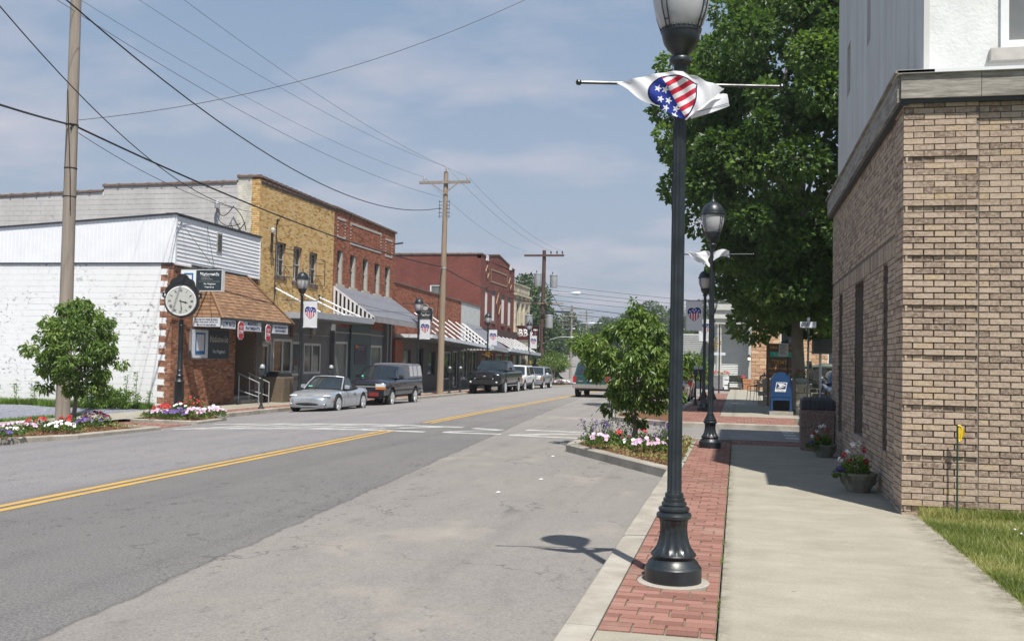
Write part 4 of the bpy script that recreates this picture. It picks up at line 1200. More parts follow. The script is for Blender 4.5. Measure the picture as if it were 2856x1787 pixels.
m = MB(); m.bar(FP(-.5, 4.28, 0), FP(1.35, 4.28, 0), .04); m.tube([FP(1.1, 4.3, 0), (-18, 31.2, 6.0)], .008, 5); m.tube([FP(1.1, 4.3, 0), (-18, 29.5, 5.9)], .008, 5); m.build('bracket', M_DARKMETAL, t_, world=True)

# 2. yellow brick two-storey
YB = thing('yellow_brick_building', 'two storey yellow brick building with three small windows and grey shopfront', 'building', (-18, 35, -.3))
F2, S2 = LF(35.05), LS(35.05)
ywin = [(1.5, 2.36, 4.72, 6.08), (3.05, 3.9, 4.62, 6.04), (4.62, 5.48, 4.62, 5.97)]
m = MB(); wall_panel(m, F2, 0, 7.2, 3.0, 8.38, ywin, 0, .22, topz=(8.38, 8.28)); m.build('front_wall', simple('sandy_mortar', (.33, .22, .11), .95, .2, 20), YB, world=True)
yb = bricks(F2, 0.0, 7.2, 3.0, 8.33, .205, .077, .011, ywin, 0, .012, .004, seed=31, top=lambda u: 8.36 - u * .014)
bricks_mb(F2, yb, 0).build('bricks', M_YEL, YB, world=True, kind='stuff')
m = MB(); wall_panel(m, S2, .35, .95, 2, 8.38, (), 0); m.build('white_pier', simple('chipped_white_brick', (.60, .57, .50), .85, .25, 3, bstr=.5), YB, world=True)
yr = bricks(S2, 0.01, .36, 3.0, 8.33, .205, .077, .011, (), 0, .012, .004, seed=33); bricks_mb(S2, yr, 0).build('bricks', M_YEL, YB, world=True, kind='stuff')
wp = bricks(S2, .38, .95, 3.0, 8.33, .205, .077, .011, (), .0, .010, .003, seed=34); bricks_mb(S2, wp, 0).build('bricks', simple('chipped_white_brick', (.60, .57, .50)), YB, world=True, kind='stuff')
m = MB(); wall_panel(m, S2, 0, .35, 2, 8.36, (), -.004); m.build('side_pier', M_ORANGE, YB, world=True)
m = MB(); wall_panel(m, S2, .95, 6.83, 3, 8.18, (), .0, topz=(8.2, 8.13)); wall_panel(m, S2, 6.83, 24, 3, 7.93, (), .0, topz=(7.93, 7.5)); m.build('side_wall', M_BLOCKJOINT, YB, world=True)
gb = bricks(S2, .96, 6.82, 5.0, 8.12, .41, .2, .008, (), 0, .012, .002, seed=35)
brick_objects(gb[:300], S2, (Vector((-1, 0, 0)), Vector((0, -1, 0))), YB, M_GREYBLOCK, name='block', thick=.014)
gb2 = gb[300:] + bricks(S2, 6.83, 24, 5.0, 7.9, .41, .2, .008, (), 0, .012, .002, seed=36, top=lambda u: 7.93 - (u - 6.83) * .025)
bricks_mb(S2, gb2, 0).build('blocks', M_GREYBLOCK, YB, world=True, kind='stuff')
coping(F2, -.05, 7.22, 8.36, 8.27, -.25, .07, YB, .45)
coping(S2, .0, .97, 8.38, 8.38, -.2, .06, YB, .5); coping(S2, .98, 6.85, 8.18, 8.13, -.2, .06, YB); coping(S2, 6.86, 24, 7.92, 7.48, -.2, .06, YB)
m = MB(); m.fbox(F2, .02, 7.18, 8.12, 8.2, .012, .03); m.fbox(F2, .0, 7.19, 8.21, 8.30, .012, .05); m.build('brick_cornice', M_COPING, YB, world=True)
M_CURTAIN = simple('white_curtain', (.55, .54, .52), .8, .25, 9)
for i, (a, b, c, d) in enumerate(ywin):
    w_ = sash(YB, F2, a + .01, b - .01, c, d, -.12, .045, trans=((c + d) / 2,), frame_m=M_TRIM)
    m = MB(); cu = []
    for k in range(9):
        t = k / 8; cu.append((a + .08 + (b - a - .2) * t * .62, .012 * math.sin(k * 2.2)))
    for (p, n1), (q, n2) in zip(cu, cu[1:]): m.quad(F2(p, c + .06, -.112 + n1 * .3), F2(q, c + .06, -.112 + n2 * .3), F2(q * .9 + .1 * a, d - .1, -.112 + n2 * .3), F2(p, d - .1, -.112 + n1 * .3))
    m.v = [tuple(Vector(p) - Vector(YB.location)) for p in m.v]; m.build('curtain', M_CURTAIN, w_)
    m = MB(); m.fbox(F2, a - .06, b + .06, c - .14, c - .005, -.1, .05); m.build('window_sill', M_COPING, YB, world=True)
    if i != 1:
        # black window guard standing open from the wall
        m = MB(); g0, g1 = (c - .02, d - .25); un = b - .05
        for z in (g0, (g0 + g1) / 2 - .15, g0 + .95, g1): m.bar(F2(a, z, .03), F2(a, z, .62) if False else F2(b + .1, z, .32), .022)
        for k in (a + .02, b + .1): m.bar(F2(k, g0, .05 if k < b else .32), F2(k, g1, .05 if k < b else .32), .024)
        m.build('window_guard', M_DARKMETAL, YB, world=True)
# wall service gear
t_ = thing('service_mast', 'rusty electric service mast and insulators on the yellow brick wall', 'electric mast', (-17.95, 35.7, 5.6))
m = MB(); m.tube([(-17.9, 36.3, 3.75), (-17.9, 36.3, 6.75)], .022, 6); m.build('conduit', M_DARKMETAL, t_, world=True)
m = MB(); m.tube([(-17.88, 35.9, 5.55), (-17.8, 35.75, 6.3)], .05, 6); m.tube([(-17.88, 36.3, 6.72), (-17.8, 36.2, 6.9), (-17.7, 36.1, 6.85)], .04, 6); m.build('weatherhead', M_DARKMETAL, t_, world=True)
m = MB(); m.lathe([(0, 0), (.09, .02), (.1, .12), (.06, .2), (0, .22)], 12, (-17.75, 35.7, 6.3)); m.build('insulator', M_TRIM, t_, world=True)
t_ = thing('service_entrance', 'grey service entrance head with looping black cables on the painted side wall', 'electric mast', (-19.7, 34.95, 6.5))
m = MB(); m.tube([(-19.7, 34.9, 6.0), (-19.7, 34.9, 7.2)], .035, 8); m.build('conduit', M_STEEL, t_, world=True)
m = MB(); m.lathe([(0, 0), (.1, .02), (.11, .2), (.06, .32), (0, .34)], 12, (-19.7, 34.85, 7.15)); m.build('weatherhead', M_STEEL, t_, world=True)
for k, (a, b, c) in enumerate((((-19.7, 34.8, 7.2), (-19.4, 34.7, 6.5), (-19.0, 34.85, 7.25)), ((-19.7, 34.8, 7.15), (-19.5, 34.6, 6.2), (-18.7, 34.85, 6.55)), ((-19.0, 34.85, 7.2), (-18.5, 34.7, 6.9), (-18.45, 34.85, 6.3)), ((-19.1, 34.85, 6.55), (-18.8, 34.7, 6.0), (-18.5, 34.85, 6.6)))):
    A, B, C = Vector(a), Vector(b), Vector(c)
    m = MB(); m.tube([A * (1 - t) ** 2 + B * 2 * t * (1 - t) + C * t * t for t in np.linspace(0, 1, 10)], .018, 5); m.build('drip_loop', M_WIRE, t_, world=True)

# 3. red brick two-storey
RDB = thing('red_brick_building', 'two storey red brick building with pale framed panels and five tall windows', 'building', (-18, 42.2, -.3))
F3 = LF(42.25)
rwin = [(.45, 1.15, 4.86, 6.4), (2.02, 2.75, 4.82, 6.36), (3.65, 4.42, 4.78, 6.31), (5.28, 6.1, 4.74, 6.26), (6.85, 7.62, 4.70, 6.23)]
m = MB(); wall_panel(m, F3, 0, 8.3, 2.9, 8.33, rwin, 0, .25, topz=(8.33, 8.2)); m.build('front_wall', M_MORTAR_D, RDB, world=True)
rb_ = bricks(F3, 0, 8.3, 2.9, 8.25, .21, .077, .009, rwin, 0, .011, .003, seed=41, top=lambda u: 8.31 - u * .016)
bricks_mb(F3, rb_, 0).build('bricks', M_RED, RDB, world=True, kind='stuff')
m = MB(); m.quad(F3(8.3, -.4, 0), F3(8.3, 8.2, 0), F3(8.3, 8.2, -14), F3(8.3, -.4, -14)); m.quad(F3(0, -.4, 0), F3(0, 8.33, 0), F3(0, 8.33, -14), F3(0, -.4, -14)); m.quad(F3(0, 8.1, -.1), F3(8.3, 8.0, -.1), F3(8.3, 8.0, -14), F3(0, 8.1, -14)); m.build('side_wall', M_LOWRED, RDB, world=True)
coping(F3, -.05, 8.35, 8.30, 8.17, -.25, .08, RDB, .42)
for i, (a, b, c, d) in enumerate(((.36, 1.36, 6.97, 7.93), (1.93, 6.15, 6.85, 7.90), (6.78, 7.85, 6.78, 7.74))):
    m = MB(); t = .10
    k = (b - a) * .02
    m.fbox(F3, a, b, d - t, d, .012, .03); m.fbox(F3, a, b, c, c + t, .012, .03); m.build('pale_band', M_TRIM, RDB, world=True)
    for uu in (a, b - .11):
        z = c + t; j = 0; mm = MB()
        while z < d - t - .03:
            if j % 2 == 0: mm.fbox(F3, uu, uu + .11, z, z + .066, .012, .028)
            z += .077; j += 1
        mm.build('pale_headers', M_TRIM, RDB, world=True, kind='stuff')
M_STONESILL = simple('pale_stone_sill', (.46, .42, .35), .9, .2, 8)
for (a, b, c, d) in rwin:
    sash(RDB, F3, a + .01, b - .01, c, d, -.15, .045, trans=((c + d) / 2,), frame_m=simple('brown_sash', (.10, .07, .06)))
    m = MB(); m.fbox(F3, b - .14, b - .012, c, d, -.2, -.02); m.build('window_blind', M_TRIM, RDB, world=True)
    m = MB(); m.fbox(F3, a - .1, b + .1, c - .17, c - .004, -.1, .09); m.build('window_sill', M_STONESILL, RDB, world=True)
m = MB(); m.bar(F3(8.25, 7.6, .02), F3(8.3, 7.66, .45), .08); m.build('floodlight', M_DARKMETAL, RDB, world=True)

# shared grey ground floor of the yellow and red buildings
F2g = LF(35.05, -18.02)
sholes = [(.25, 1.2, -.5, 1.97), (1.52, 3.25, .8, 2.2), (3.28, 4.25, -.5, 2.12), (4.4, 6.2, .76, 2.08)]
m = MB(); wall_panel(m, F2g, 0, 7.2, -.5, 3.0, sholes, 0, .15); m.build('shopfront', M_GREYFRONT, YB, world=True)
sash(YB, F2g, 1.52, 3.25, .8, 2.2, -.04, .1, mull=(2.4,), name='shop_window'); sash(YB, F2g, 4.4, 6.2, .76, 2.08, -.04, .1, mull=(5.3,), name='shop_window')
for a, b, c, d in (sholes[0], sholes[2]):
    dr = sash(YB, F2g, a, b, -.28, d, -.06, .1, name='door', frame_m=M_WINFRAME, trans=(.75,))
m = MB(); m.fbox(F2g, .12, .25, -.28, 2.05, .0, .05); m.fbox(F2g, 1.2, 1.32, -.28, 2.05, .0, .05); m.fbox(F2g, .25, 1.2, 1.97, 2.08, .0, .05); m.build('door_case', M_TRIM, YB, world=True)
m = MB(); m.add([F2g(-.02, 2.4, .3), F2g(.1, 2.4, .05), F2g(.18, 1.9, .06), F2g(.1, -.28, .06), F2g(-.05, -.28, .4)], [(0, 1, 2, 3, 4)]); m.build('wing_wall', M_TRIM, YB, world=True)
m = MB(); m.fbox(F2g, .3, 7.15, 2.42, 2.45, .0, .03); m.build('string_course', M_TRIM, YB, world=True)
m = MB(); m.fbox(F2g, 5.0, 5.5, 2.3, 2.85, .02, .05); m.build('emblem', M_PLANK, YB, world=True)
m = MB(); m.lathe([(.0, 0), (.16, 0), (.16, .012), (.11, .012), (.11, .02), (0, .02)], 20, (-17.96, 40.3, 2.6), axis='X'); m.build('emblem_ring', M_TRIM, YB, world=True)
m = MB(); m.fbox(F2g, 2.95, 3.2, 2.3, 2.85, .02, .06); m.build('crest', simple('rust_crest', (.12, .05, .035)), YB, world=True)
# canopy with a bright near end
m = MB(); m.fbox(F2g, .95, 6.95, 2.98, 3.22, .02, 2.12); m.build('canopy', M_CANOPY, YB, world=True)
m = MB(); m.fbox(F2g, .93, 7.0, 3.0, 3.24, 2.121, 2.15); m.fbox(F2g, .92, .949, 3.0, 3.24, .02, 2.15); m.build('canopy_fascia', simple('canopy_fascia_grey', (.33, .35, .38), .45), YB, world=True)
for (u_, z_) in ((1.45, 4.2), (3.95, 4.15), (5.75, 4.1)):
    m = MB(); m.tube([F2g(u_, z_, .05), F2g(u_ + .0, 3.26, 2.0)], .038, 8); m.build('canopy_stay', M_WHITE, YB, world=True)
    m = MB(); m.fbox(F2g, u_ - .05, u_ + .05, z_ - .12, z_ + .12, .02, .07); m.build('stay_bracket', M_DARKMETAL, YB, world=True)
# red building ground floor
F3g = LF(42.25, -18.02)
h3 = [(.5, 2.1, -.3, 2.22), (5.15, 6.75, -.3, 2.12)]
m = MB(); wall_panel(m, F3g, 0, 8.3, -.5, 3.4, h3, 0, .15); m.build('shopfront', M_SLATE, RDB, world=True)
m = MB(); m.fbox(F3g, 2.2, 4.85, -.4, 3.1, .0, .12); m.build('panel_bay', M_TEAL, RDB, world=True)
sash(RDB, F3g, .5, 2.1, .35, 2.22, -.04, .1, glass_m=M_GLASSPALE, name='shop_window'); sash(RDB, F3g, 5.15, 6.75, .4, 2.12, -.04, .1, name='shop_window', glass_m=M_GLASSPALE)
m = MB(); m.fbox(F3g, .5, 2.1, -.3, .35, -.05, .0); m.fbox(F3g, 5.15, 6.75, -.3, .4, -.05, .0); m.build('stall_riser', M_SLATE, RDB, world=True)
for u_, v_ in ((0, .12), (6.95, 7.15), (7.5, 7.7)):
    m = MB(); m.fbox(F3g, u_, v_, -.4, 3.3, .0, .2); m.build('pilaster', M_GREYFRONT, RDB, world=True)
m = MB(); m.fbox(F3g, .15, 2.19, 2.62, 2.68, .0, .05); m.fbox(F3g, 2.2, 4.86, 2.62, 2.68, .12, .15); m.fbox(F3g, 4.87, 6.9, 2.60, 2.66, .0, .05); m.build('string_course', M_TRIM, RDB, world=True)
t_ = sign('notice_poster', 'dark blue notice poster on the teal panel behind the dark pickup', F3g, 2.65, 4.3, 1.15, 2.14, .14, simple('poster_navy', (.025, .03, .07), .4), [('COUNCIL ROOM', 3.4, 2.02, .07, .9, M_TRIM), ('PUBLIC MEETINGS', 3.45, 1.9, .05, .8, M_TRIM)], 'poster', th=.015)
m = MB(); m.fbox(F3g, 2.7, 3.05, 1.95, 2.1, .14, .146); m.build('orange_mark', simple('orange_print', (.55, .16, .03)), t_, world=True)
# awning over the red building's front: grey metal slats, striped end, toothed valance
def awning(parent, y0, y1, zt, zb, x_out, nslat, side_n, valance=.24, zt1=None, zb1=None, thing_parent=True):
    zt1 = zt if zt1 is None else zt1; zb1 = zb if zb1 is None else zb1
    Ltop = []
    for i in range(nslat):
        a, b = y0 + (y1 - y0) * i / nslat, y0 + (y1 - y0) * (i + 1) / nslat
        ta, tb = zt + (zt1 - zt) * i / nslat, zt + (zt1 - zt) * (i + 1) / nslat; ba, bb = zb + (zb1 - zb) * i / nslat, zb + (zb1 - zb) * (i + 1) / nslat
        m = MB(); lift = .03
        P = [(-17.98, a, ta), (-17.98, b, tb), (x_out, b, bb), (x_out, a, ba)]
        Q = [(-17.98, a + .04, ta + lift), (-17.98, b - .04, tb + lift), (x_out, b - .04, bb + lift), (x_out, a + .04, ba + lift)]
        m.add(P + Q, [(4, 5, 6, 7), (0, 4, 7, 3), (1, 2, 6, 5), (3, 7, 6, 2)]); m.build('awning_slat', M_AWNING, parent, world=True)
    Fs = frame((-17.98, y0, 0), (1, 0, 0), (0, -1, 0)); Wd = x_out + 17.98
    mw, mk = MB(), MB()
    for i in range(side_n):
        a, b = Wd * i / side_n, Wd * (i + 1) / side_n; za, zb_ = zt + (zb - zt) * a / Wd, zt + (zb - zt) * b / Wd; lo = zb - valance
        mid = a + (b - a) * .5
        zm = zt + (zb - zt) * mid / Wd
        mw.add([Fs(a, lo, .0), Fs(mid, lo, .0), Fs(mid, zm, .0), Fs(a, za, .0)], [(0, 1, 2, 3)])
        mk.add([Fs(mid, lo, -.006), Fs(b, lo, -.006), Fs(b, zb_, -.006), Fs(mid, zm, -.006)], [(0, 1, 2, 3)])
        if za - lo > .5: mw.fbox(Fs, mid - .002, b, lo + (za - lo) * .22, lo + (za - lo) * .22 + .06, -.004, .004)
    mw.fbox(Fs, 0, Wd, zb - valance - .03, zb - valance, -.02, .01)
    for z_top in (0,):
        mw.add([Fs(0, zt - .0, .004), Fs(Wd, zb, .004), Fs(Wd, zb - .06, .004), Fs(0, zt - .12, .004)], [(0, 1, 2, 3)])
    mw.build('awning_end', M_AWNWHITE, parent, world=True); mk.build('awning_end_stripes', M_BLACKSTR, parent, world=True)
    Fv = frame((x_out, y0, 0), (0, 1, 0), (1, 0, 0)); Ln = y1 - y0; n = int(Ln / .16); mv, mb_ = MB(), MB()
    for i in range(n):
        a, b = Ln * i / n, Ln * (i + 1) / n; zz = zb + (zb1 - zb) * i / n
        mv.quad(Fv(a, zz - valance, 0), Fv((a + b) / 2, zz - valance, 0), Fv((a + b) / 2, zz, 0), Fv(a, zz, 0))
        mb_.quad(Fv((a + b) / 2, zz - valance, -.004), Fv(b, zz - valance, -.004), Fv(b, zz, -.004), Fv((a + b) / 2, zz, -.004))
    mv.build('valance', M_AWNWHITE, parent, world=True); mb_.build('valance_stripes', M_BLACKSTR, parent, world=True)
AW1 = thing('metal_awning', 'large grey metal awning with black striped end over the shop below the red building', 'awning', (-17, 46, 3.1))
awning(AW1, 42.35, 50.2, 4.74, 3.36, -15.98, 26, 10, zt1=4.62, zb1=3.27)

# 4. low red brick building
LB = thing('low_brick_shops', 'long low red brick shop building with a flat white edged canopy', 'building', (-18, 50.6, -.4))
F4 = LF(50.6)
tz4 = lambda u: 5.54 - .0178 * u
m = MB(); wall_panel(m, F4, 0, 13.3, 2.4, 5.54, (), 0, topz=(5.54, tz4(13.3))); m.build('front_wall', M_LOWRED, LB, world=True)
lbk = bricks(F4, 0, 13.3, 2.5, 5.5, .21, .077, .009, (), 0, .010, .003, seed=51, top=lambda u: tz4(u) - .03)
bricks_mb(F4, lbk, 0).build('bricks', M_RED, LB, world=True, kind='stuff')
m = MB(); wall_panel(m, F4, 13.3, 18.3, 2.2, tz4(13.3), (), .01, topz=(tz4(13.3), tz4(18.3))); m.build('white_panel', simple('grey_white_panel', (.52, .54, .53), .7, .12, 1.5), LB, world=True)
m = MB(); m.add([F4(-.02, 5.54, .06), F4(18.3, 5.21, .06), F4(18.3, 5.30, .06), F4(-.02, 5.62, .06), F4(-.02, 5.54, -.3), F4(18.3, 5.21, -.3), F4(18.3, 5.30, -.3), F4(-.02, 5.62, -.3)], [(0, 1, 2, 3), (3, 2, 6, 7), (0, 1, 5, 4), (0, 3, 7, 4)]); m.build('coping', M_COPING, LB, world=True)
m = MB(); m.quad(F4(0, 5.4, -.1), F4(18.3, 5.1, -.1), F4(18.3, 5.1, -14), F4(0, 5.4, -14)); m.build('roof', M_DARKMETAL, LB, world=True)
h4 = [(1.6, 3.0, .6, 2.0), (4.1, 5.3, -.4, 2.1), (6.2, 7.7, .5, 1.95), (8.5, 11.3, .2, 1.95), (11.6, 12.9, -.4, 2.0), (13.4, 15.4, .1, 2.1), (15.7, 17.8, .1, 2.1)]
m = MB(); wall_panel(m, F4, 0, 18.3, -.6, 2.6, h4, .02, .2); m.build('shopfront', simple('grey_brown_front', (.13, .12, .115), .7), LB, world=True)
for i, (a, b, c, d) in enumerate(h4):
    sash(LB, F4, a, b, max(c, -.38), d, -.1, .08, mull=((a + b) / 2,) if b - a > 1.8 else (), name='door' if c < -.3 else 'shop_window', glass_m=M_GLASS if i != 0 else M_GLASSPALE, frame_m=M_WINFRAME if i > 2 else M_DARKMETAL)
m = MB(); m.fbox(F4, .0, 1.2, -.5, 2.5, .021, .15); m.build('pier', M_LOWRED, LB, world=True)
CN2 = thing('flat_canopy', 'flat canopy with white edge and slanting white stays over the low brick shops', 'canopy', (-17, 57, 2.4))
def canopy(par, y0, y1, z0_, z1_, xo, th, stays, ztop, fm):
    A = [(-18, y0, z0_), (xo, y0, z0_), (xo, y1, z1_), (-18, y1, z1_)]
    m = MB(); m.add(A + [(a, b, c + th) for a, b, c in A], [(0, 3, 2, 1), (4, 5, 6, 7), (0, 1, 5, 4), (1, 2, 6, 5), (2, 3, 7, 6), (3, 0, 4, 7)]); m.build('deck', M_CANOPY, par, world=True)
    B = [(xo + .002, y0 - .02, z0_ - .01), (xo + .03, y0 - .02, z0_ - .01), (xo + .03, y1, z1_ - .01), (xo + .002, y1, z1_ - .01)]
    m = MB(); m.add(B + [(a, b, c + th + .03) for a, b, c in B], [(0, 3, 2, 1), (4, 5, 6, 7), (0, 1, 5, 4), (1, 2, 6, 5), (2, 3, 7, 6), (3, 0, 4, 7)])
    m.box((-18, y0 - .03, z0_ - .01), (xo + .03, y0 - .002, z0_ + th + .02)); m.build('fascia', fm, par, world=True)
    for y in stays:
        t = (y - y0) / (y1 - y0); zz = z0_ + (z1_ - z0_) * t + th
        m = MB(); m.tube([(-17.97, y, ztop[0] + (ztop[1] - ztop[0]) * t), (xo - .08, y, zz + .02)], .04, 8); m.build('canopy_stay', M_WHITE, par, world=True)
canopy(CN2, 50.9, 64.6, 2.62, 2.2, -15.9, .16, [52.3, 54.0, 55.7, 57.4, 59.1, 60.8, 62.5, 64.1], (4.15, 3.85), M_CANOPYTOP)
AW2 = thing('metal_awning', 'smaller grey metal awning with black striped end beside the pale wall panel', 'awning', (-17, 66, 2.2))
awning(AW2, 64.75, 69.3, 3.9, 2.35, -15.95, 14, 9, .2, 3.8, 2.2)

# 5. tall dark red brick building
TB = thing('tall_brick_building', 'tall dark red brick building with diamond ornaments and narrow white boarded windows', 'building', (-18, 69, -.45))
F5, S5 = LF(68.95), LS(68.95)
twin = [(1.3, 2.05, 4.45, 6.78), (3.45, 4.3, 4.40, 6.68), (6.5, 7.45, 4.32, 6.58), (8.75, 9.7, 4.25, 6.5)]
m = MB(); wall_panel(m, F5, 0, 10.9, 2.0, 8.75, twin, 0, .15); wall_panel(m, S5, 0, 16, -.5, 9.0, [(2.95, 3.8, 6.0, 6.82)], 0, .15); m.quad(F5(10.9, -.5, 0), F5(10.9, 8.7, 0), F5(10.9, 8.7, -16), F5(10.9, -.5, -16)); m.quad(F5(0, 8.8, 0), F5(10.9, 8.7, 0), F5(10.9, 8.7, -16), F5(0, 8.8, -16)); m.build('wall', M_DARKRED, TB, world=True)
m = MB()   # stepped parapet with a low centre gable
par = [(0, 8.75), (10.9, 8.65), (10.9, 8.85), (9.4, 8.9), (9.3, 9.0), (5.3, 9.5), (1.7, 9.1), (1.6, 8.98), (0, 9.05)]
m.fprism(F5, par, -.3, .0); m.build('parapet', M_DARKRED, TB, world=True)
m = MB()
for (a, b) in (((0, 9.05), (1.6, 8.98)), ((1.7, 9.1), (5.3, 9.5)), ((5.3, 9.5), (9.3, 9.0)), ((9.4, 8.9), (10.9, 8.85))): m.bar(F5(a[0], a[1] + .04, -.15), F5(b[0], b[1] + .04, -.15), .4, .09)
m.build('parapet_cap', M_COPING, TB, world=True); coping(S5, 0, 16, 9.02, 9.05, -.2, .07, TB, .9)
for u_ in (1.65, 9.35):
    m = MB(); m.fbox(F5, u_ - .35, u_ + .25, 8.72, 9.12, .0, .08); m.build('white_block', M_WHITE, TB, world=True)
for (a, b, c, d) in twin:
    m = MB(); m.fbox(F5, a, b, c, d, -.12, -.03); m.build('boarded_window', M_BOARD, TB, world=True)
    m = MB(); m.fbox(F5, a - .1, b + .1, c - .2, c - .005, -.1, .07); m.build('window_sill', M_COPING, TB, world=True)
    m = MB(); m.fbox(F5, a, b, d - .35, d, -.028, -.01); m.build('window_head', M_DARKMETAL, TB, world=True)
frame_rect(F5, 2.85, 8.3, 7.25, 8.28, .02, .13, simple('tan_ornament', (.30, .20, .12)), TB, 'ornament_frame')
for (u_, z_, w_, h_) in ((1.75, 7.9, .5, .5), (9.3, 7.6, .5, .5), (5.45, 5.75, .75, .85)):
    m = MB(); 
    for (a, b) in (((u_ - w_, z_), (u_, z_ + h_)), ((u_, z_ + h_), (u_ + w_, z_)), ((u_ + w_, z_), (u_, z_ - h_)), ((u_, z_ - h_), (u_ - w_, z_))): m.bar(F5(a[0], a[1], .03), F5(b[0], b[1], .03), .06, .06, up=(1, 0, 0))
    m.build('diamond_ornament', simple('tan_ornament', (.42, .30, .16)), TB, world=True)
sash(TB, S5, 2.95, 3.8, 6.0, 6.82, -.05, .09, frame_m=M_WHITE, glass_m=M_GLASSPALE)
m = MB(); m.fbox(F5, -.05, 10.95, 3.15, 3.75, .0, .35); m.build('belt_cornice', simple('dark_belt', (.07, .035, .03)), TB, world=True)
h5 = [(.6, 3.0, .1, 1.9), (3.3, 4.4, -.4, 1.9), (4.8, 7.4, .1, 1.9), (7.8, 10.3, .1, 1.9)]
m = MB(); wall_panel(m, F5, 0, 10.9, -.6, 3.15, h5, .02, .2); m.build('shopfront', M_LOWRED, TB, world=True)
for (a, b, c, d) in h5: sash(TB, F5, a, b, max(c, -.42), d, -.1, .08, name='shop_window')
CN3 = thing('flat_canopy', 'grey edged canopy with close white stays below the tall dark brick building', 'canopy', (-17, 75, 2.1))
canopy(CN3, 69.5, 81.0, 2.12, 1.86, -15.8, .2, [70.3, 71.7, 73.1, 74.5, 75.9, 77.3, 78.7], (3.45, 3.3), simple('pale_blue_fascia', (.50, .54, .60), .45))

# 6. cream bank
BK = thing('cream_bank_building', 'narrow cream stone bank building with cornice beyond the dark brick building', 'building', (-18, 80, -.45))
F6 = LF(79.95); S6 = LS(79.95)
kw = [(1.0, 1.7, 4.2, 6.2), (2.6, 3.3, 4.2, 6.2), (4.2, 4.9, 4.2, 6.2)]
m = MB(); wall_panel(m, F6, 0, 5.9, -.5, 7.2, kw + [(.8, 2.6, -.4, 2.4), (3.2, 5.2, .2, 2.4)], 0, .25); m.quad(F6(5.9, -.5, 0), F6(5.9, 7.7, 0), F6(5.9, 7.7, -14), F6(5.9, -.5, -14)); m.quad(F6(0, 7.7, 0), F6(5.9, 7.7, 0), F6(5.9, 7.7, -14), F6(0, 7.7, -14)); m.quad(F6(0, -.5, 0), F6(0, 7.7, 0), F6(0, 7.7, -14), F6(0, -.5, -14)); m.build('wall', M_CREAM, BK, world=True)
m = MB(); m.fbox(F6, -.05, 5.95, 7.2, 7.75, -.3, .05); m.fbox(F6, -.15, 6.05, 6.85, 7.0, .0, .25); m.fbox(F6, -.1, 6.0, 7.75, 7.85, -.3, .12); m.fbox(F6, -.1, 6.0, 3.6, 3.85, .0, .15); m.build('cornice', M_CREAM, BK, world=True)
for u_ in (.1, 2.0, 3.6, 5.4):
    m = MB(); m.fbox(F6, u_, u_ + .35, 3.85, 6.56, .0, .12); m.fbox(F6, u_ - .05, u_ + .4, 6.55, 6.85, .0, .16); m.build('pilaster', M_CREAM, BK, world=True)
for a, b, c, d in kw + [(.8, 2.6, -.3, 2.4), (3.2, 5.2, .2, 2.4)]: sash(BK, F6, a, b, c, d, -.15, .06, trans=((c + d) / 2,), frame_m=M_DARKMETAL)
# bank sign
FB = frame((-18.05, 81.5, 0), (1, 0, 0), (0, -1, 0))
t_ = sign('bank_sign', 'maroon projecting bank sign with white BB&T lettering and pale border', FB, .0, 1.9, 3.15, 4.35, .12, M_MAROON, [], th=.24, border=M_TRIM)
for tx, u_, w_ in (('B', .36, .36), ('B', .77, .36), ('&', 1.20, .42), ('T', 1.60, .36)):
    text_obj(tx, M_WHITE, t_, FB, u_, 3.76, .13, .62 if tx != '&' else .6, w_, bold=.035)
sf = MB()
for (u_, z_, w_) in ((.58, 3.47, .12), (.58, 4.03, .12), (.17, 3.47, .12), (.17, 4.03, .12), (1.6, 3.47, .22), (1.44, 3.98, .06), (1.76, 3.98, .06)): sf.fbox(FB, u_ - w_ / 2, u_ + w_ / 2, z_, z_ + .05 if w_ > .1 else z_ + .1, .125, .132)
sf.build('serifs', M_WHITE, t_, world=True)
# small hanging sign
FT = frame((-17.1, 52.0, 0), (1, 0, 0), (0, -1, 0))
t_ = thing('hanging_sign', 'dark scrolled hanging sign with white Tucker lettering behind the utility pole', 'sign', (-16.6, 52, 3.5))
poly = [(0, 3.55), (.08, 3.5), (.75, 3.5), (.84, 3.55), (.84, 4.2), (.72, 4.28), (.6, 4.3), (.52, 4.42), (.42, 4.46), (.32, 4.42), (.24, 4.3), (.1, 4.28), (0, 4.2)]
m = MB(); m.fprism(FT, [(.42 + (u - .42) * 1.07, 3.98 + (z - 3.98) * 1.06) for u, z in poly], -.03, .02); m.build('rim', M_TRIM, t_, world=True)
m = MB(); m.fprism(FT, poly, -.025, .03); m.build('board', M_SIGNDARK, t_, world=True)
m = MB(); m.fprism(FT, [(.42 + .17 * math.cos(a), 4.25 + .11 * math.sin(a)) for a in np.linspace(0, 2 * PI, 17)[:-1]], .03, .036); m.build('medallion', M_TRIM, t_, world=True)
text_obj('Tucker', M_TRIM, t_, FT, .42, 3.88, .036, .17, .6, bold=.03); text_obj('Henry L.', M_TRIM, t_, FT, .42, 4.06, .036, .1, .5); text_obj('LAWYER', M_TRIM, t_, FT, .42, 3.66, .036, .09, .45)
m = MB(); m.bar(FT(-.9, 4.5, 0), FT(.9, 4.5, 0), .04); m.bar(FT(-.9, 3.7, 0), FT(0, 3.72, 0), .03); m.build('bracket', M_DARKMETAL, t_, world=True)

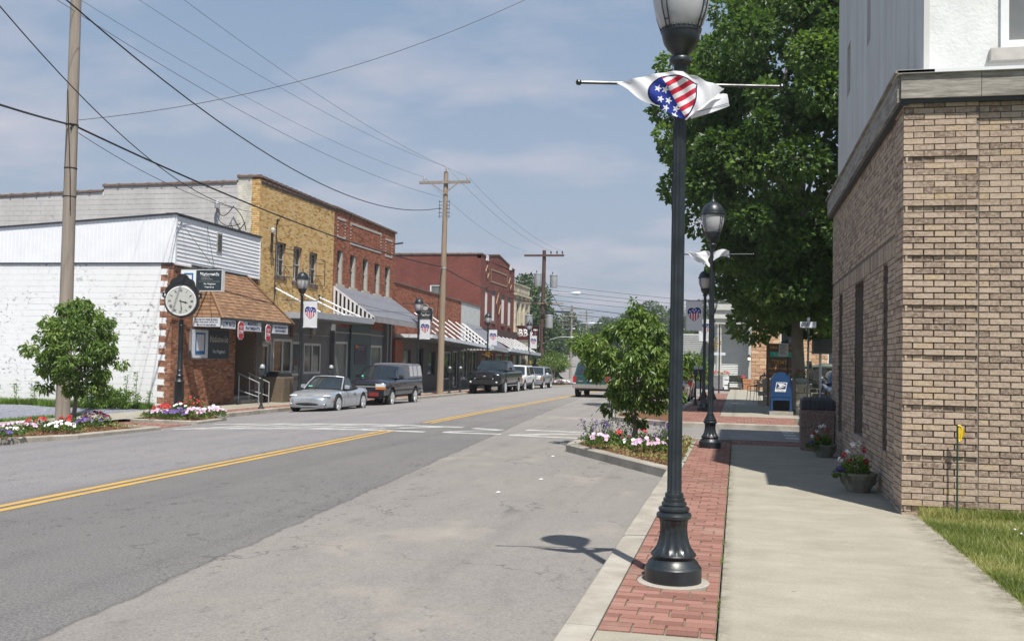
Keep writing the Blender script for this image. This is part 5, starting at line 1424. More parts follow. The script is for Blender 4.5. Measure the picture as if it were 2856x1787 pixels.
# ------------------------------------------------------------------ right side beyond Court street
PB = thing('porch_building', 'grey clapboard building with stone end wall and white columned porch closing the pavement', 'building', (-.3, 77, -.35))
FPb = frame((-1.75, 77, 0), (1, 0, 0), (0, -1, 0))
m = MB(); wall_panel(m, FPb, .0, 2.75, -.5, 5.9, (), -1.5); m.build('back_wall', M_GREYFRONT, PB, world=True)
M_PORCHCLAP = simple('porch_clapboard_lightened', (.60, .62, .60), .7, .08, 2)  # lighter copy of the siding colour, offsets the shade under the porch roof
M_PALECLAP = simple('pale_grey_clapboard', (.34, .35, .345), .7, .1, 2)
for k in range(34):
    z = -.2 + k * .14; m = MB(); m.add([FPb(.0, z, -1.44), FPb(2.75, z, -1.44), FPb(2.75, z + .14, -1.49), FPb(0, z + .14, -1.49), FPb(0, z, -1.5), FPb(2.75, z, -1.5)], [(0, 1, 2, 3), (4, 5, 1, 0)]); m.build('clapboard', M_PORCHCLAP, PB, world=True)
m = MB(); m.fbox(FPb, -.1, 2.78, 4.9, 5.1, -.6, .12); m.fbox(FPb, -.05, 2.78, 4.55, 4.9, -.5, .0); m.fbox(FPb, -.1, 2.8, 5.1, 5.6, -.6, .05); m.fbox(FPb, -.2, 2.85, 5.6, 6.05, -1.6, .2); m.fbox(FPb, 2.55, 2.75, -.4, 4.55, -1.5, .0); m.build('entablature', simple('porch_paint', (.50, .50, .47), .7, .1), PB, world=True)
m = MB(); m.lathe([(.26, -.38), (.26, -.25), (.22, -.2), (.22, 2), (.19, 4.35), (.25, 4.42), (.26, 4.55)], 20, (-1.4, 77.25, 0)); m.build('porch_column', simple('porch_column_paint', (.50, .49, .45), .6), PB, world=True, smooth=True)
m = MB(); m.fbox(FPb, -.2, 2.6, -.5, -.22, -1.5, .5); m.build('porch_step', MATS['concrete'], PB, world=True)
m = MB(); m.fbox(FPb, -3.4, -.1, -.5, 3.8, -3.5, -3.0); m.build('side_wing', simple('wing_grey_wall', (.36, .37, .37), .75, .12), PB, world=True)
for k in range(27):
    z = -.2 + k * .15; m = MB(); m.add([FPb(-3.4, z, -2.94), FPb(-.1, z, -2.94), FPb(-.1, z + .15, -2.99), FPb(-3.4, z + .15, -2.99), FPb(-3.4, z, -3), FPb(-.1, z, -3)], [(0, 1, 2, 3), (4, 5, 1, 0)]); m.build('clapboard', M_PALECLAP, PB, world=True)
sash(PB, frame((-1.75, 79.93, 0), (1, 0, 0), (0, -1, 0)), -3.1, -2.4, .5, 2.3, .03, .08, frame_m=M_WHITE)
SWx = frame((1.0, 77, 0), (1, 0, 0), (0, -1, 0))
sh = [(2.1, 3.4, 1.5, 4.4), (5.5, 7.0, 1.5, 4.4)]
m = MB(); wall_panel(m, SWx, 0, 12, -.5, 6.6, sh, 0, .3); m.quad(SWx(0, -.5, 0), SWx(0, 6.6, 0), SWx(0, 6.6, -12), SWx(0, -.5, -12)); m.build('stone_wall', simple('sand_mortar', (.40, .28, .19), .95), PB, world=True)
stn = bricks(SWx, 0, 12, -.4, 6.5, .62, .27, .02, sh, 0, .035, .02, seed=61)
rr = random.Random(3); so_m = MB(); k_ = 0
for (a, b, c, d, n, t) in stn:
    mm = MB() if k_ < 300 else so_m
    mm.add([SWx(a, c, 0), SWx(b, c, 0), SWx(b, d, 0), SWx(a, d, 0), SWx(a + .02, c + .02, n), SWx(b - .03, c + .02, n * .8), SWx(b - .02, d - .02, n * .9), SWx(a + .03, d - .02, n)], [(4, 5, 6, 7), (0, 1, 5, 4), (1, 2, 6, 5), (2, 3, 7, 6), (3, 0, 4, 7)], t)
    if k_ < 300: mm.build('stone', M_STONE, PB, world=True)
    k_ += 1
if so_m.f: so_m.build('stones', M_STONE, PB, world=True, kind='stuff')
for a, b, c, d in sh: sash(PB, SWx, a, b, c, d, -.2, .08, trans=((c + d) / 2,), frame_m=M_WHITE)
m = MB(); m.fbox(SWx, -.1, 12.1, 6.6, 6.9, -.4, .25); m.build('eaves', M_GREYFRONT, PB, world=True)
lan = thing('wall_lantern', 'black carriage lantern glowing on the porch post', 'lantern', (.85, 76.8, 2.0))
m = MB(); m.lathe([(.02, -.25), (.07, -.2), (.12, -.15), (.13, .12), (.0, .32)], 8, (0, 0, 0)); m.build('lantern_body', M_BLACK, lan)
ml_ = simple('glowing_lantern_glass', (.9, .75, .5)); ml_.node_tree.nodes['Principled BSDF'].inputs['Emission Color'].default_value = (1, .72, .4, 1); ml_.node_tree.nodes['Principled BSDF'].inputs['Emission Strength'].default_value = 1.2
m = MB(); m.lathe([(.0, -.16), (.10, -.15), (.11, .05), (.0, .06)], 8, (0, -.06, 0)); m.build('lantern_glass', ml_, lan)
# ------------------------------------------------------------------ street lamps
def make_lamp(name, label, loc, rz, group, scale=1.0, fine=True):
    t = thing(name, label, 'street lamp', loc, rz, group); t.scale = (scale,) * 3
    n = 48 if fine else 24
    m = MB(); m.lathe([(.205, 0), (.205, .112), (.198, .120), (.188, .128)], n)
    m.lathe([(.188, .1285), (.184, .14), (.172, .158), (.158, .170), (.149, .178), (.152, .186), (.163, .194), (.166, .203), (.161, .212)], n, flute=24, famp=.03, frange=(.135, .165))
    m.build('base_ring', M_LAMP, t, smooth=True, angle=22)
    prof = [(.158, .2125), (.146, .228), (.128, .255), (.114, .29), (.104, .335), (.099, .38), (.100, .42), (.106, .455)]
    m = MB(); m.lathe(prof, n * 2, flute=16, famp=.07, frange=(.225, .43)); m.build('fluted_bell', M_LAMP, t, smooth=True, angle=50)
    m = MB(); m.lathe([(.106, .4555), (.124, .465), (.128, .485), (.122, .50), (.106, .507), (.106, .512), (.113, .522), (.113, .538), (.100, .545), (.088, .552), (.092, .565), (.088, .578), (.077, .584), (.080, .595), (.078, .607), (.066, .612), (.068, .628), (.064, .645), (.053, .65)], n); m.build('collar', M_LAMP, t, smooth=True, angle=30)
    m = MB(); m.lathe([(.054, .651), (.053, .68), (.0475, 3.36), (.047, 3.40)], 72 if fine else 24, flute=12, famp=.16, frange=(.66, 3.37)); m.build('shaft', M_LAMP, t, smooth=True, angle=60)
    m = MB(); m.lathe([(.047, 3.401), (.05, 3.42), (.05, 3.80), (.056, 3.81), (.082, 3.825), (.084, 3.845), (.076, 3.86), (.055, 3.87), (.060, 3.885), (.095, 3.92), (.125, 3.965), (.138, 4.01), (.142, 4.04), (.148, 4.045), (.148, 4.062), (.14, 4.066)], n); m.build('lantern_cup', M_LAMP, t, smooth=True, angle=40)
    m = MB()
    for k in range(24):
        a = 2 * PI * k / 24; m.lathe([(0, -.008), (.007, -.005), (.009, 0), (.007, .005), (0, .008)], 6, (.146 * math.cos(a), .146 * math.sin(a), 4.068)) if fine else None
    if fine: m.build('bead_rim', M_LAMP, t, kind='stuff', smooth=True)
    g = [(.134, 4.067), (.163, 4.11), (.192, 4.19), (.211, 4.29), (.216, 4.41)]
    m = MB(); m.lathe(g, 32 if fine else 20); m.build('globe', M_GLOBE, t, smooth=True, angle=60)
    for k in range(4):
        a0 = 2 * PI * (k + .5) / 4; m = MB()
        for da in (-.1, .1):
            a = a0 + da; m.tube([((r + .016) * math.cos(a), (r + .016) * math.sin(a), z) for r, z in [(.140, 4.05)] + g[1:]], .0055, 5)
        for (r, z) in (g[1], g[3]): m.tube([((r + .016) * math.cos(a0 - .1), (r + .016) * math.sin(a0 - .1), z), ((r + .016) * math.cos(a0 + .1), (r + .016) * math.sin(a0 + .1), z)], .005, 5)
        m.build('cage_rib', M_LAMP, t)
    m = MB(); m.lathe([(.205, 4.395), (.238, 4.40), (.243, 4.415), (.238, 4.43), (.215, 4.44), (.212, 4.475), (.19, 4.54), (.15, 4.60), (.10, 4.635), (.06, 4.65), (.045, 4.665), (.028, 4.70), (.02, 4.74), (.012, 4.77), (.014, 4.785), (.007, 4.80), (.0, 4.83)], n); m.build('lantern_cap', M_LAMP, t, smooth=True, angle=45)
    for s in (-1, 1):
        m = MB(); m.tube([(s * .045, 0, 3.66), (s * .74, 0, 3.66)], .0125, 8); m.lathe([(0, -.024), (.017, -.017), (.024, 0), (.017, .017), (0, .024)], 10, (s * .755, 0, 3.66)); m.build('banner_arm', M_LAMP, t, smooth=True)
    return t
LG = 'black street lamps along the main street'
lamps_r = [((LAMP1[0], LAMP1[1], 0), rad(13), 'near fluted black street lamp at the kerb with the twisted flag banner', 1.0),
           ((LAMP2[0], LAMP2[1], 0), rad(1), 'second fluted black street lamp before the side street with a crumpled banner', 1.0),
           ((-1.08, 33.7, 0), 0, 'black street lamp just past the side street carrying a straight heart banner', 1.0),
           ((-1.12, 46.2, -.06), 0, 'black street lamp further up the right pavement behind the third one', 1.0),
           ((-1.6, 64.0, -.22), 0, 'farthest black street lamp on the right near the porch', 1.0)]
l0 = make_lamp('street_lamp', lamps_r[0][2], lamps_r[0][0], lamps_r[0][1], LG)
copy_tree(l0, lamps_r[1][0], lamps_r[1][1], label=lamps_r[1][2])
lf = make_lamp('street_lamp', lamps_r[2][2], lamps_r[2][0], 0, LG, fine=False)
for lc, rz_, lb, sc in lamps_r[3:]: copy_tree(lf, lc, rz_, label=lb)
for (y, lb) in ((34.3, 'black street lamp with banner beside the silver roadster on the left pavement'), (48.2, 'black street lamp with banner left of the tan utility pole'), (62.6, 'black street lamp with banner above the black pickup on the left'), (75.7, 'black street lamp with banner in front of the bank sign')):
    copy_tree(lf, (-15.8, y, walkL(y)), 0, 1.055, label=lb)

# ------------------------------------------------------------------ banners: cloth with a printed heart of stars and stripes
def heart(x, y):          # x in -1..1, y in -1..1 (up); inside test
    X, Yh = x * 1.18, y * 1.12 + .12
    return (X * X + Yh * Yh - 1) ** 3 - X * X * Yh ** 3 * 1.0 < 0
STARS = [(-.62, .50), (-.2, .66), (.2, .66), (.62, .50), (-.42, .30), (0, .40), (.42, .30)]
def star(x, y, r):
    a = math.atan2(x, y); d = math.hypot(x, y); k = math.cos(2 * PI / 10 * 2) 
    t = (a % (2 * PI / 5)); t = abs(t - PI / 5)
    rr = r * .42 / math.cos(PI / 5 - t + 0) if False else r * (.42 + .58 * (t / (PI / 5)) ** 1.6)
    return d < rr
def banner_colour(u, v, heart_c=(.5, .47), hs=(.42, .235)):
    """u across 0..1, v down 0..1"""
    x = (u - heart_c[0]) / hs[0]; y = (heart_c[1] - v) / hs[1]
    return print_at(x, y, u)
def print_at(x, y, u=.5):
    if u < .05 or u > .95: return (.66, .67, .70)
    if not heart(x, y): return (.80, .81, .84)
    inner = heart(x * 1.07, y * 1.07)
    if not inner: return (.015, .02, .07)
    if y > .18:
        for sx, sy in STARS:
            if star(x - sx, (y - sy), .15): return (.80, .81, .84)
        return (.025, .045, .28)
    return (.58, .03, .06) if int((x + 1) / 2 * 11) % 2 == 0 else (.80, .80, .82)
M_BANNER = None
def banner_mat():
    a = Mat('printed_banner_cloth')
    c = a.attr('print').outputs['Color']
    a.set(c, .75, 0, .2, bump=a.noise(120, 2, obj=True), bstr=.08)
    tr = a.new('ShaderNodeBsdfTranslucent'); a.link(c, tr.inputs['Color'])
    mxs = a.new('ShaderNodeMixShader'); mxs.inputs[0].default_value = .3
    o = a.n['Material Output']; a.link(a.p.outputs[0], mxs.inputs[1]); a.link(tr.outputs[0], mxs.inputs[2]); a.link(mxs.outputs[0], o.inputs[0])
    return a.m
M_BANNER = banner_mat()
def cloth(name, fn, nu, nv, parent, plain=False, hc=(.5, .47), hs=(.42, .235), pf=None):
    v = np.array([fn(i / nu, j / nv) for j in range(nv + 1) for i in range(nu + 1)])
    f = np.array([(j * (nu + 1) + i, j * (nu + 1) + i + 1, (j + 1) * (nu + 1) + i + 1, (j + 1) * (nu + 1) + i) for j in range(nv) for i in range(nu)])
    o = np_mesh(name, v, f, M_BANNER, parent, smooth=True)
    cols = np.array([(.80, .81, .84, 1) if plain else (*pf((i + .5) / nu, (j + .5) / nv), 1) if pf else (*banner_colour((i + .5) / nu, (j + .5) / nv, hc, hs), 1) for j in range(nv) for i in range(nu)], np.float32)
    at = o.data.attributes.new('print', 'FLOAT_COLOR', 'CORNER'); at.data.foreach_set('color', np.repeat(cols, 4, 0).ravel())
    return o
BGp = 'heart flag banners on the street lamps'
b0 = thing('banner', 'straight white banner with flag heart on the lamp by the silver roadster', 'banner', (-15.8, 34.3, 3.36 + .25), 0, BGp)
def hang(u, v):
    return (.07 + .55 * u, .02 * math.sin(u * 5 + v * 3) * v, -.0 - 1.0 * v + .01 * math.sin(u * 6))
cloth('cloth', hang, 64, 110, b0)
for z_ in (0, -1.0):
    m = MB(); m.tube([(.06, 0, z_ + .0), (.63, 0, z_)], .012, 6); m.build('hem_rod', M_SIGNWHITE, b0)
for (y, lb) in ((48.2, 'white banner with flag heart under the hanging sign by the tan pole'), (62.6, 'white banner with flag heart above the black pickup'), (75.7, 'white banner with flag heart below the bank sign')):
    copy_tree(b0, (-15.8, y, 3.86 + walkL(y)), 0, label=lb)
    
copy_tree(b0, (-1.08, 33.7, 3.66), rad(180), label='straight white banner with flag heart on the lamp past the side street')
copy_tree(b0, (-1.12, 46.2, 3.60), rad(180), label='white banner with flag heart half hidden behind the nearer banner on the right')
b0.location = (-15.8, 34.3, 3.86 + walkL(34.3))
# near banner, twisted round the post by the wind: a cloth stretched between four pulled corners
B1 = thing('banner', 'wind twisted white banner with flag heart wrapped round the near lamp post', 'banner', (LAMP1[0], LAMP1[1], 3.625), rad(13), BGp)
kx = .00125
def P2(px, py): return ((px - 770) * kx, (510 - py) * kx)
TL, TR, BR_, BLc = P2(388, 492), P2(795, 722), P2(1022, 508), P2(770, 430)
def twist(u, v):
    a = [(1 - u) * (1 - v), u * (1 - v), u * v, (1 - u) * v]
    x = TL[0] * a[0] + TR[0] * a[1] + BR_[0] * a[2] + BLc[0] * a[3]; z = TL[1] * a[0] + TR[1] * a[1] + BR_[1] * a[2] + BLc[1] * a[3]
    cu = math.sin(PI * min(1, max(0, (x + .48) / .80)))
    y = -.035 - .085 * cu + .018 * math.sin(9 * u + 4 * v) * (1 - abs(2 * v - 1) * .5) + .010 * math.sin(21 * v + 9 * u * u)
    # edges pull in between the corners, a fold sags at the lower rim
    x += .030 * math.sin(PI * v) * (1 if u < .5 else -1) * abs(2 * u - 1) * .6
    z += -.018 * math.sin(PI * u) * (1 - v) * 0 + .018 * math.sin(PI * v) * (.5 - u) * 1.2 + .008 * math.sin(14 * u + 3 * v)
    z -= .03 * math.sin(PI * u) ** 2 * (1 - v) ** 3
    return (x, y, z)
def pf_(u, v):
    x, y, z = twist(u, v); px = x / kx + 770 - 738; py = 510 - z / kx - 572
    return print_at((px * .535 + py * .845) / 150, -(px * .845 - py * .535) / 150)
cloth('cloth', twist, 170, 170, B1, pf=pf_)
FTL, FTR, FBR, FBL = P2(880, 505), P2(1050, 535), P2(1066, 602), P2(835, 684)
def flap(u, v):
    a = [(1 - u) * (1 - v), u * (1 - v), u * v, (1 - u) * v]
    x = FTL[0] * a[0] + FTR[0] * a[1] + FBR[0] * a[2] + FBL[0] * a[3]; z = FTL[1] * a[0] + FTR[1] * a[1] + FBR[1] * a[2] + FBL[1] * a[3]
    return (x, .015 + .02 * math.sin(5 * u + 2 * v) - .02 * v, z - .012 * math.sin(PI * u) * v)
cloth('loose_flap', flap, 24, 24, B1, plain=True)
q = [flap(t, .78) for t in np.linspace(.15, 1, 9)]
m = MB(); m.tube([(a, b - .006, c) for a, b, c in q], .0022, 4); m.build('hem_cord', M_NAVY, B1)
m = MB()
for s_ in (-.38, .02, .31): m.lathe([(.0165, -.012), (.0165, .012)], 10, (s_, 0, 0), axis='X')
m.build('tie_ring', M_LAMP, B1, kind='stuff')
# second lamp: crumpled white banner, two wings
B2 = thing('banner', 'crumpled white banner bunched round the second lamp post', 'banner', (LAMP2[0], LAMP2[1], 3.66), 0, BGp)
def wingL(u, v):
    x = -.06 - .40 * u; return (x + .02 * math.sin(9 * v), -.06 + .04 * math.sin(7 * u + 4 * v) , .05 - .02 * u - (.26 * (1 - u) + .05) * v + .02 * math.sin(8 * u))
def wingR(u, v):
    return (.02 + .30 * u, -.09 + .05 * math.sin(6 * u + 3 * v), .07 * math.sin(PI * u * .8 + .4) - .17 * v * (1 - .3 * u) + .03 * u)
cloth('cloth', wingL, 40, 30, B2, plain=True); cloth('cloth', wingR, 40, 30, B2, plain=True)
q = [wingR(t, 1) for t in np.linspace(0, 1, 9)]
m = MB(); m.tube([(a, b - .004, c) for a, b, c in q], .006, 4); m.tube([wingR(1, t) for t in np.linspace(0, 1, 6)], .006, 4); m.build('hem_cord', M_NAVY, B2)
# yellow flower baskets on two lamp posts
for (x, y, z, lb) in ((-15.8, 62.6, 1.75, 'yellow flower cluster on the lamp post above the black pickup'), (-15.8, 75.7, 1.2, 'yellow flower cluster low on the lamp post before the bank'), (-1.1, 46.2, 2.35, 'yellow flower cluster on a lamp post of the right pavement')):
    t = thing('flower_cluster', lb, 'flowers', (x, y, z), group='yellow flower clusters')
    m = MB(); m.tone = .5
    for i in range(60):
        p = Vector((random.gauss(0, .11), random.gauss(0, .11), random.gauss(.1, .14))); d = Vector((random.uniform(-1, 1), random.uniform(-1, 1), random.uniform(-1, 1))).normalized() * .05; e = d.cross(Vector((.3, .5, .8))).normalized() * .05
        m.add([p - d, p - e, p + d, p + e], [(0, 1, 2, 3)])
    m.build('blossoms', M_YELLOW, t, kind='stuff')
    m = MB(); m.bar((0, 0, -.1), (0, 0, .3), .03); m.build('holder', M_DARKMETAL, t)

# ------------------------------------------------------------------ street clock
CK = thing('street_clock', 'black two faced street clock with roman numerals on a post', 'clock', (-15.72, 26.0, -.22), rad(22))
m = MB(); m.lathe([(.26, 0), (.26, .12), (.20, .16), (.155, .24), (.145, .5), (.135, .9), (.15, .93), (.15, .96), (.115, 1.0), (.105, 1.08), (.12, 1.1), (.12, 1.13), (.09, 1.17), (.085, 1.25), (.10, 1.27), (.08, 1.3), (.075, 2.55), (.09, 2.58), (.07, 2.62), (.065, 2.75)], 24, flute=8, famp=.06, frange=(.2, .9)); m.build('post', M_CLOCKBLK, CK, smooth=True, angle=35)
CZ, CR = 3.27, .47
m = MB(); m.lathe([(0, -.21), (.38, -.21), (.43, -.20), (.465, -.17), (.475, -.13), (.475, .13), (.465, .17), (.43, .20), (.38, .21), (0, .21)], 48, (0, 0, CZ), axis='Y'); m.build('clock_case', M_CLOCKBLK, CK, smooth=True, angle=35)
fc = simple('ivory_clock_face', (.46, .465, .44), .5, .04, 3)
for s in (-1, 1):
    m = MB(); m.lathe([(0, s * .212), (.385, s * .212), (.385, s * .222), (0, s * .222)], 48, (0, 0, CZ), axis='Y'); face = m.build('clock_face', fc, CK)
    m = MB()
    for k in range(40):
        a, b = 2 * PI * k / 40, 2 * PI * (k + 1) / 40
        m.add([(r * math.cos(t), s * y, CZ + r * math.sin(t)) for t in (a, b) for r, y in ((.385, .226), (.405, .232), (.43, .205))], [(0, 1, 4, 3), (1, 2, 5, 4)])
    m.build('bezel', M_WINFRAME if s == -1 else M_CLOCKBLK, CK)
    FC = frame((0, s * .224, CZ), (-s, 0, 0), (0, s, 0))
    rom = ['XII', 'I', 'II', 'III', 'IIII', 'V', 'VI', 'VII', 'VIII', 'IX', 'X', 'XI']
    m = MB(); cent = Vector((0, 0, CZ))
    for h in range(12):
        ang = PI / 2 - h * PI / 6
        ra = Vector((math.cos(ang), math.sin(ang), 0)); ta = Vector((math.sin(ang), -math.cos(ang), 0))
        def st(x0, y0, x1, y1, w_):
            p0 = (ra.x * y0 + ta.x * x0, ra.y * y0 + ta.y * x0); p1 = (ra.x * y1 + ta.x * x1, ra.y * y1 + ta.y * x1)
            dx, dy = p1[0] - p0[0], p1[1] - p0[1]; l = math.hypot(dx, dy); nx, ny = -dy / l * w_ / 2, dx / l * w_ / 2
            m.add([FC(p0[0] + nx, p0[1] + ny, .001), FC(p1[0] + nx, p1[1] + ny, .001), FC(p1[0] - nx, p1[1] - ny, .001), FC(p0[0] - nx, p0[1] - ny, .001)], [(0, 1, 2, 3)])
        glyph = rom[h]; adv = {'I': .020, 'V': .036, 'X': .036}; W_ = sum(adv[c] for c in glyph); x = -W_ / 2; r0, r1 = .27, .345
        for c in glyph:
            if c == 'I': st(x + .010, r0, x + .010, r1, .011)
            if c == 'V': st(x + .003, r1, x + .018, r0, .011); st(x + .033, r1, x + .018, r0, .007)
            if c == 'X': st(x + .003, r1, x + .033, r0, .011); st(x + .003, r0, x + .033, r1, .007)
            x += adv[c]
    nums = m
    nums.build('numerals', M_BLACK, CK, kind='stuff')
    m = MB()
    for a_, ln, w_ in ((PI / 2 - 3.47 * PI / 6, .20, .026), (PI / 2 - 29 * PI / 30, .31, .018)):
        d = (math.cos(a_), math.sin(a_)); nx, ny = -d[1] * w_ / 2, d[0] * w_ / 2
        m = MB(); q = [(-.05, .6), (.0, 1), (.55, 1), (.66, 2.2), (.78, 1), (1, .15)]
        for (p, wp), (r, wr) in zip(q, q[1:]):
            P_, R_ = p * ln if p > 0 else p, r * ln
            m.add([FC(d[0] * P_ + nx * wp, d[1] * P_ + ny * wp, .006), FC(d[0] * R_ + nx * wr, d[1] * R_ + ny * wr, .006), FC(d[0] * R_ - nx * wr, d[1] * R_ - ny * wr, .006), FC(d[0] * P_ - nx * wp, d[1] * P_ - ny * wp, .006)], [(0, 1, 2, 3)])
        m.build('clock_hand', M_BLACK, CK)
FCk = frame((0, 0, 0), (1, 0, 0), (0, -1, 0))
half = [(0, 4.07), (.07, 4.06), (.13, 4.02), (.16, 3.96), (.22, 3.93), (.29, 3.90), (.33, 3.83), (.35, 3.74), (.41, 3.68), (.46, 3.60), (.46, 3.53), (.40, 3.50), (.30, 3.52)]
crest = [(-x, z) for x, z in half[::-1]] + half[1:]
base_arc = [(.465 * math.sin(a), CZ + .465 * math.cos(a)) for a in np.linspace(.75, -.75, 12)]
m = MB(); m.fprism(FCk, crest + base_arc, -.11, .11); m.build('crest', M_CLOCKBLK, CK)
m = MB(); m.fprism(FCk, [(x * .86, CZ + (z - CZ) * .93) for x, z in crest] + base_arc, -.14, .14); m.build('crest_moulding', M_CLOCKBLK, CK)
for s in (-1, 1):
    m = MB(); m.tube([(s * .45, 0, 3.35), (s * .53, 0, 3.42), (s * .52, 0, 3.52), (s * .44, 0, 3.5)], .035, 8); m.build('scroll', M_CLOCKBLK, CK)

# ------------------------------------------------------------------ parking meters
def make_meter(label, loc):
    t = thing('parking_meter', label, 'parking meter', loc, 0, 'parking meters')
    m = MB(); m.lathe([(.11, 0), (.11, .02), (.07, .06), (.045, .16), (.04, .2)], 14); m.build('foot', M_BLACK, t, smooth=True)
    m = MB(); m.lathe([(.032, .2), (.032, 1.08), (.05, 1.09), (.05, 1.12)], 12); m.build('post', M_BLACK, t, smooth=True)
    m = MB(); m.add([(x, y, z) for z, w_ in ((1.12, .05), (1.2, .085), (1.36, .085)) for x, y in ((-w_, -.055), (w_, -.055), (w_, .055), (-w_, .055))], [(i * 4 + k, i * 4 + (k + 1) % 4, i * 4 + 4 + (k + 1) % 4, i * 4 + 4 + k) for i in range(2) for k in range(4)] + [(8, 9, 10, 11), (3, 2, 1, 0)]); m.build('meter_body', M_DARKMETAL, t)
    m = MB(); m.lathe([(.088, 1.36), (.088, 1.38), (.082, 1.43), (.06, 1.475), (.0, 1.49)], 16); m.build('meter_dome', M_STEEL, t, smooth=True)
    return t
mt0 = make_meter('parking meter at the kerb in front of the insurance office door', (-15.5, 30.7, walkL(31)))
for (x, y, lb) in ((-15.5, 36.5, 'parking meter behind the silver roadster'), (-15.5, 44.0, 'parking meter beside the dark pickup cap'), (-15.5, 53.0, 'parking meter between the tan pole and the black pickup'), (-15.5, 55.2, 'parking meter hidden low behind the black pickup'),
                   (-1.55, 38.6, 'nearer parking meter on the right beyond the side street'), (-1.56, 44.3, 'farther parking meter on the right beyond the side street')):
    copy_tree(mt0, (x, y, walkL(y) if x < -10 else walkR(y)), label=lb)

# ------------------------------------------------------------------ litter bins
def aggregate():
    a = Mat('exposed_aggregate'); v = a.new('ShaderNodeTexVoronoi'); v.inputs['Scale'].default_value = 70; a.link(a.coords(), v.inputs['Vector'])
    c = a.ramp(v.outputs['Color'], [(.1, (.13, .095, .08)), (.5, (.23, .17, .145)), (.9, (.34, .27, .23))]); return a.set(c, .95, 0, .2, bump=v.outputs['Distance'], bstr=.6)
M_AGG = aggregate()
t = thing('litter_bin', 'brown aggregate litter bin with ribbed slate lid against the right brick wall', 'bin', (1.47, 19.7, 0))
m = MB(); m.add([(a * w_, b * w_, z) for z, w_ in ((0, .285), (.03, .29), (.74, .30), (.76, .295)) for a, b in ((-1, -1), (1, -1), (1, 1), (-1, 1))], [(i * 4 + k, i * 4 + (k + 1) % 4, i * 4 + 4 + (k + 1) % 4, i * 4 + 4 + k) for i in range(3) for k in range(4)] + [(12, 13, 14, 15)]); m.build('bin_body', M_AGG, t)
M_SLATELID = simple('slate_plastic_lid', (.05, .055, .065), .6, .2, 8)
m = MB()
m.add([(a * w_, b * w_, z) for z, w_ in ((.765, .29), (.78, .30), (.94, .29), (.985, .24)) for a, b in ((-1, -1), (1, -1), (1, 1), (-1, 1))], [(i * 4 + k, i * 4 + (k + 1) % 4, i * 4 + 4 + (k + 1) % 4, i * 4 + 4 + k) for i in range(3) for k in range(4)] + [(12, 13, 14, 15)])
m.build('bin_lid', M_SLATELID, t)
for k in range(7):
    m = MB(); x = -.25 + k * .083; m.box((x - .015, -.325, .79), (x + .015, -.288, .94)); m.build('lid_rib', M_SLATELID, t)
t = thing('litter_bin', 'brown square litter bin with black domed lid by the grey shopfront on the left', 'bin', (-17.45, 36.0, -.28))
m = MB(); m.add([(a * w_, b * w_, z) for z, w_ in ((0, .36), (.55, .40), (.95, .42), (.98, .40)) for a, b in ((-1, -1), (1, -1), (1, 1), (-1, 1))], [(i * 4 + k, i * 4 + (k + 1) % 4, i * 4 + 4 + (k + 1) % 4, i * 4 + 4 + k) for i in range(3) for k in range(4)] + [(12, 13, 14, 15)]); m.build('bin_body', simple('tan_bin_panel', (.15, .115, .08), .85, .25, 14), t)
m = MB(); m.add([(a * w_, b * w_, z) for z, w_ in ((.985, .38), (1.1, .36), (1.18, .26)) for a, b in ((-1, -1), (1, -1), (1, 1), (-1, 1))], [(i * 4 + k, i * 4 + (k + 1) % 4, i * 4 + 4 + (k + 1) % 4, i * 4 + 4 + k) for i in range(2) for k in range(4)] + [(8, 9, 10, 11)]); m.build('bin_lid', M_BLACK, t)

# ------------------------------------------------------------------ mailbox
MX = thing('mailbox', 'blue collection mailbox with white eagle emblem on a concrete plinth', 'mailbox', (1.36, 32.9, 0))
M_MAIL = simple('mailbox_blue', (.012, .05, .135), .4, .12, 4, obj=True)
FM = frame((0, -.33, 0), (1, 0, 0), (0, -1, 0))
prof = [(-.32, .62), (.32, .62), (.32, 1.12)] + [(.32 * math.cos(a), 1.12 + .31 * math.sin(a)) for a in np.linspace(0, PI, 15)[1:-1]] + [(-.32, 1.12)]
m = MB(); m.fprism(FM, [(x, z - .08) for x, z in prof], -.62, 0); m.build('mailbox_body', M_MAIL, MX)
m = MB(); m.fprism(FM, [(x * .92, 1.02 + (z - .08 - 1.02) * .94) for x, z in prof], .0, .012); m.build('front_panel', M_MAIL, MX)
m = MB(); m.fprism(FM, [(-.32, .54), (-.32, .12), (-.255, .12), (-.255, .46), (.255, .46), (.255, .12), (.32, .12), (.32, .54)], -.03, .0) ; m.build('front_apron', M_MAIL, MX)
for (x, y) in ((-.3, -.3), (.3, -.3), (-.3, .26), (.3, .26)):
    m = MB(); m.box((x - .025, y - .025, .10), (x + .025, y + .025, .54)); m.build('leg', M_MAIL, MX)
m = MB(); m.box((-.29, .2, .12), (.29, .22, .5)); m.build('under_panel', M_BLACK, MX)
m = MB(); m.box((-.36, -.38, -.02), (.36, .36, .115)); m.build('plinth', MATS['kerb'], MX)
sk = .035
def para(x0, x1, z0_, z1_, n0, n1): 
    return [(x0 + (z0_ - 1) * .16, z0_), (x1 + (z0_ - 1) * .16, z0_), (x1 + (z1_ - 1) * .16, z1_), (x0 + (z1_ - 1) * .16, z1_)]
m = MB(); m.fprism(FM, para(-.16, .17, .735, 1.03, 0, 0), .013, .018); m.build('emblem_plate', M_WHITE, MX)
m = MB(); m.fprism(FM, para(-.14, .15, .82, 1.01, 0, 0), .018, .021); m.build('emblem_field', M_NAVY, MX)
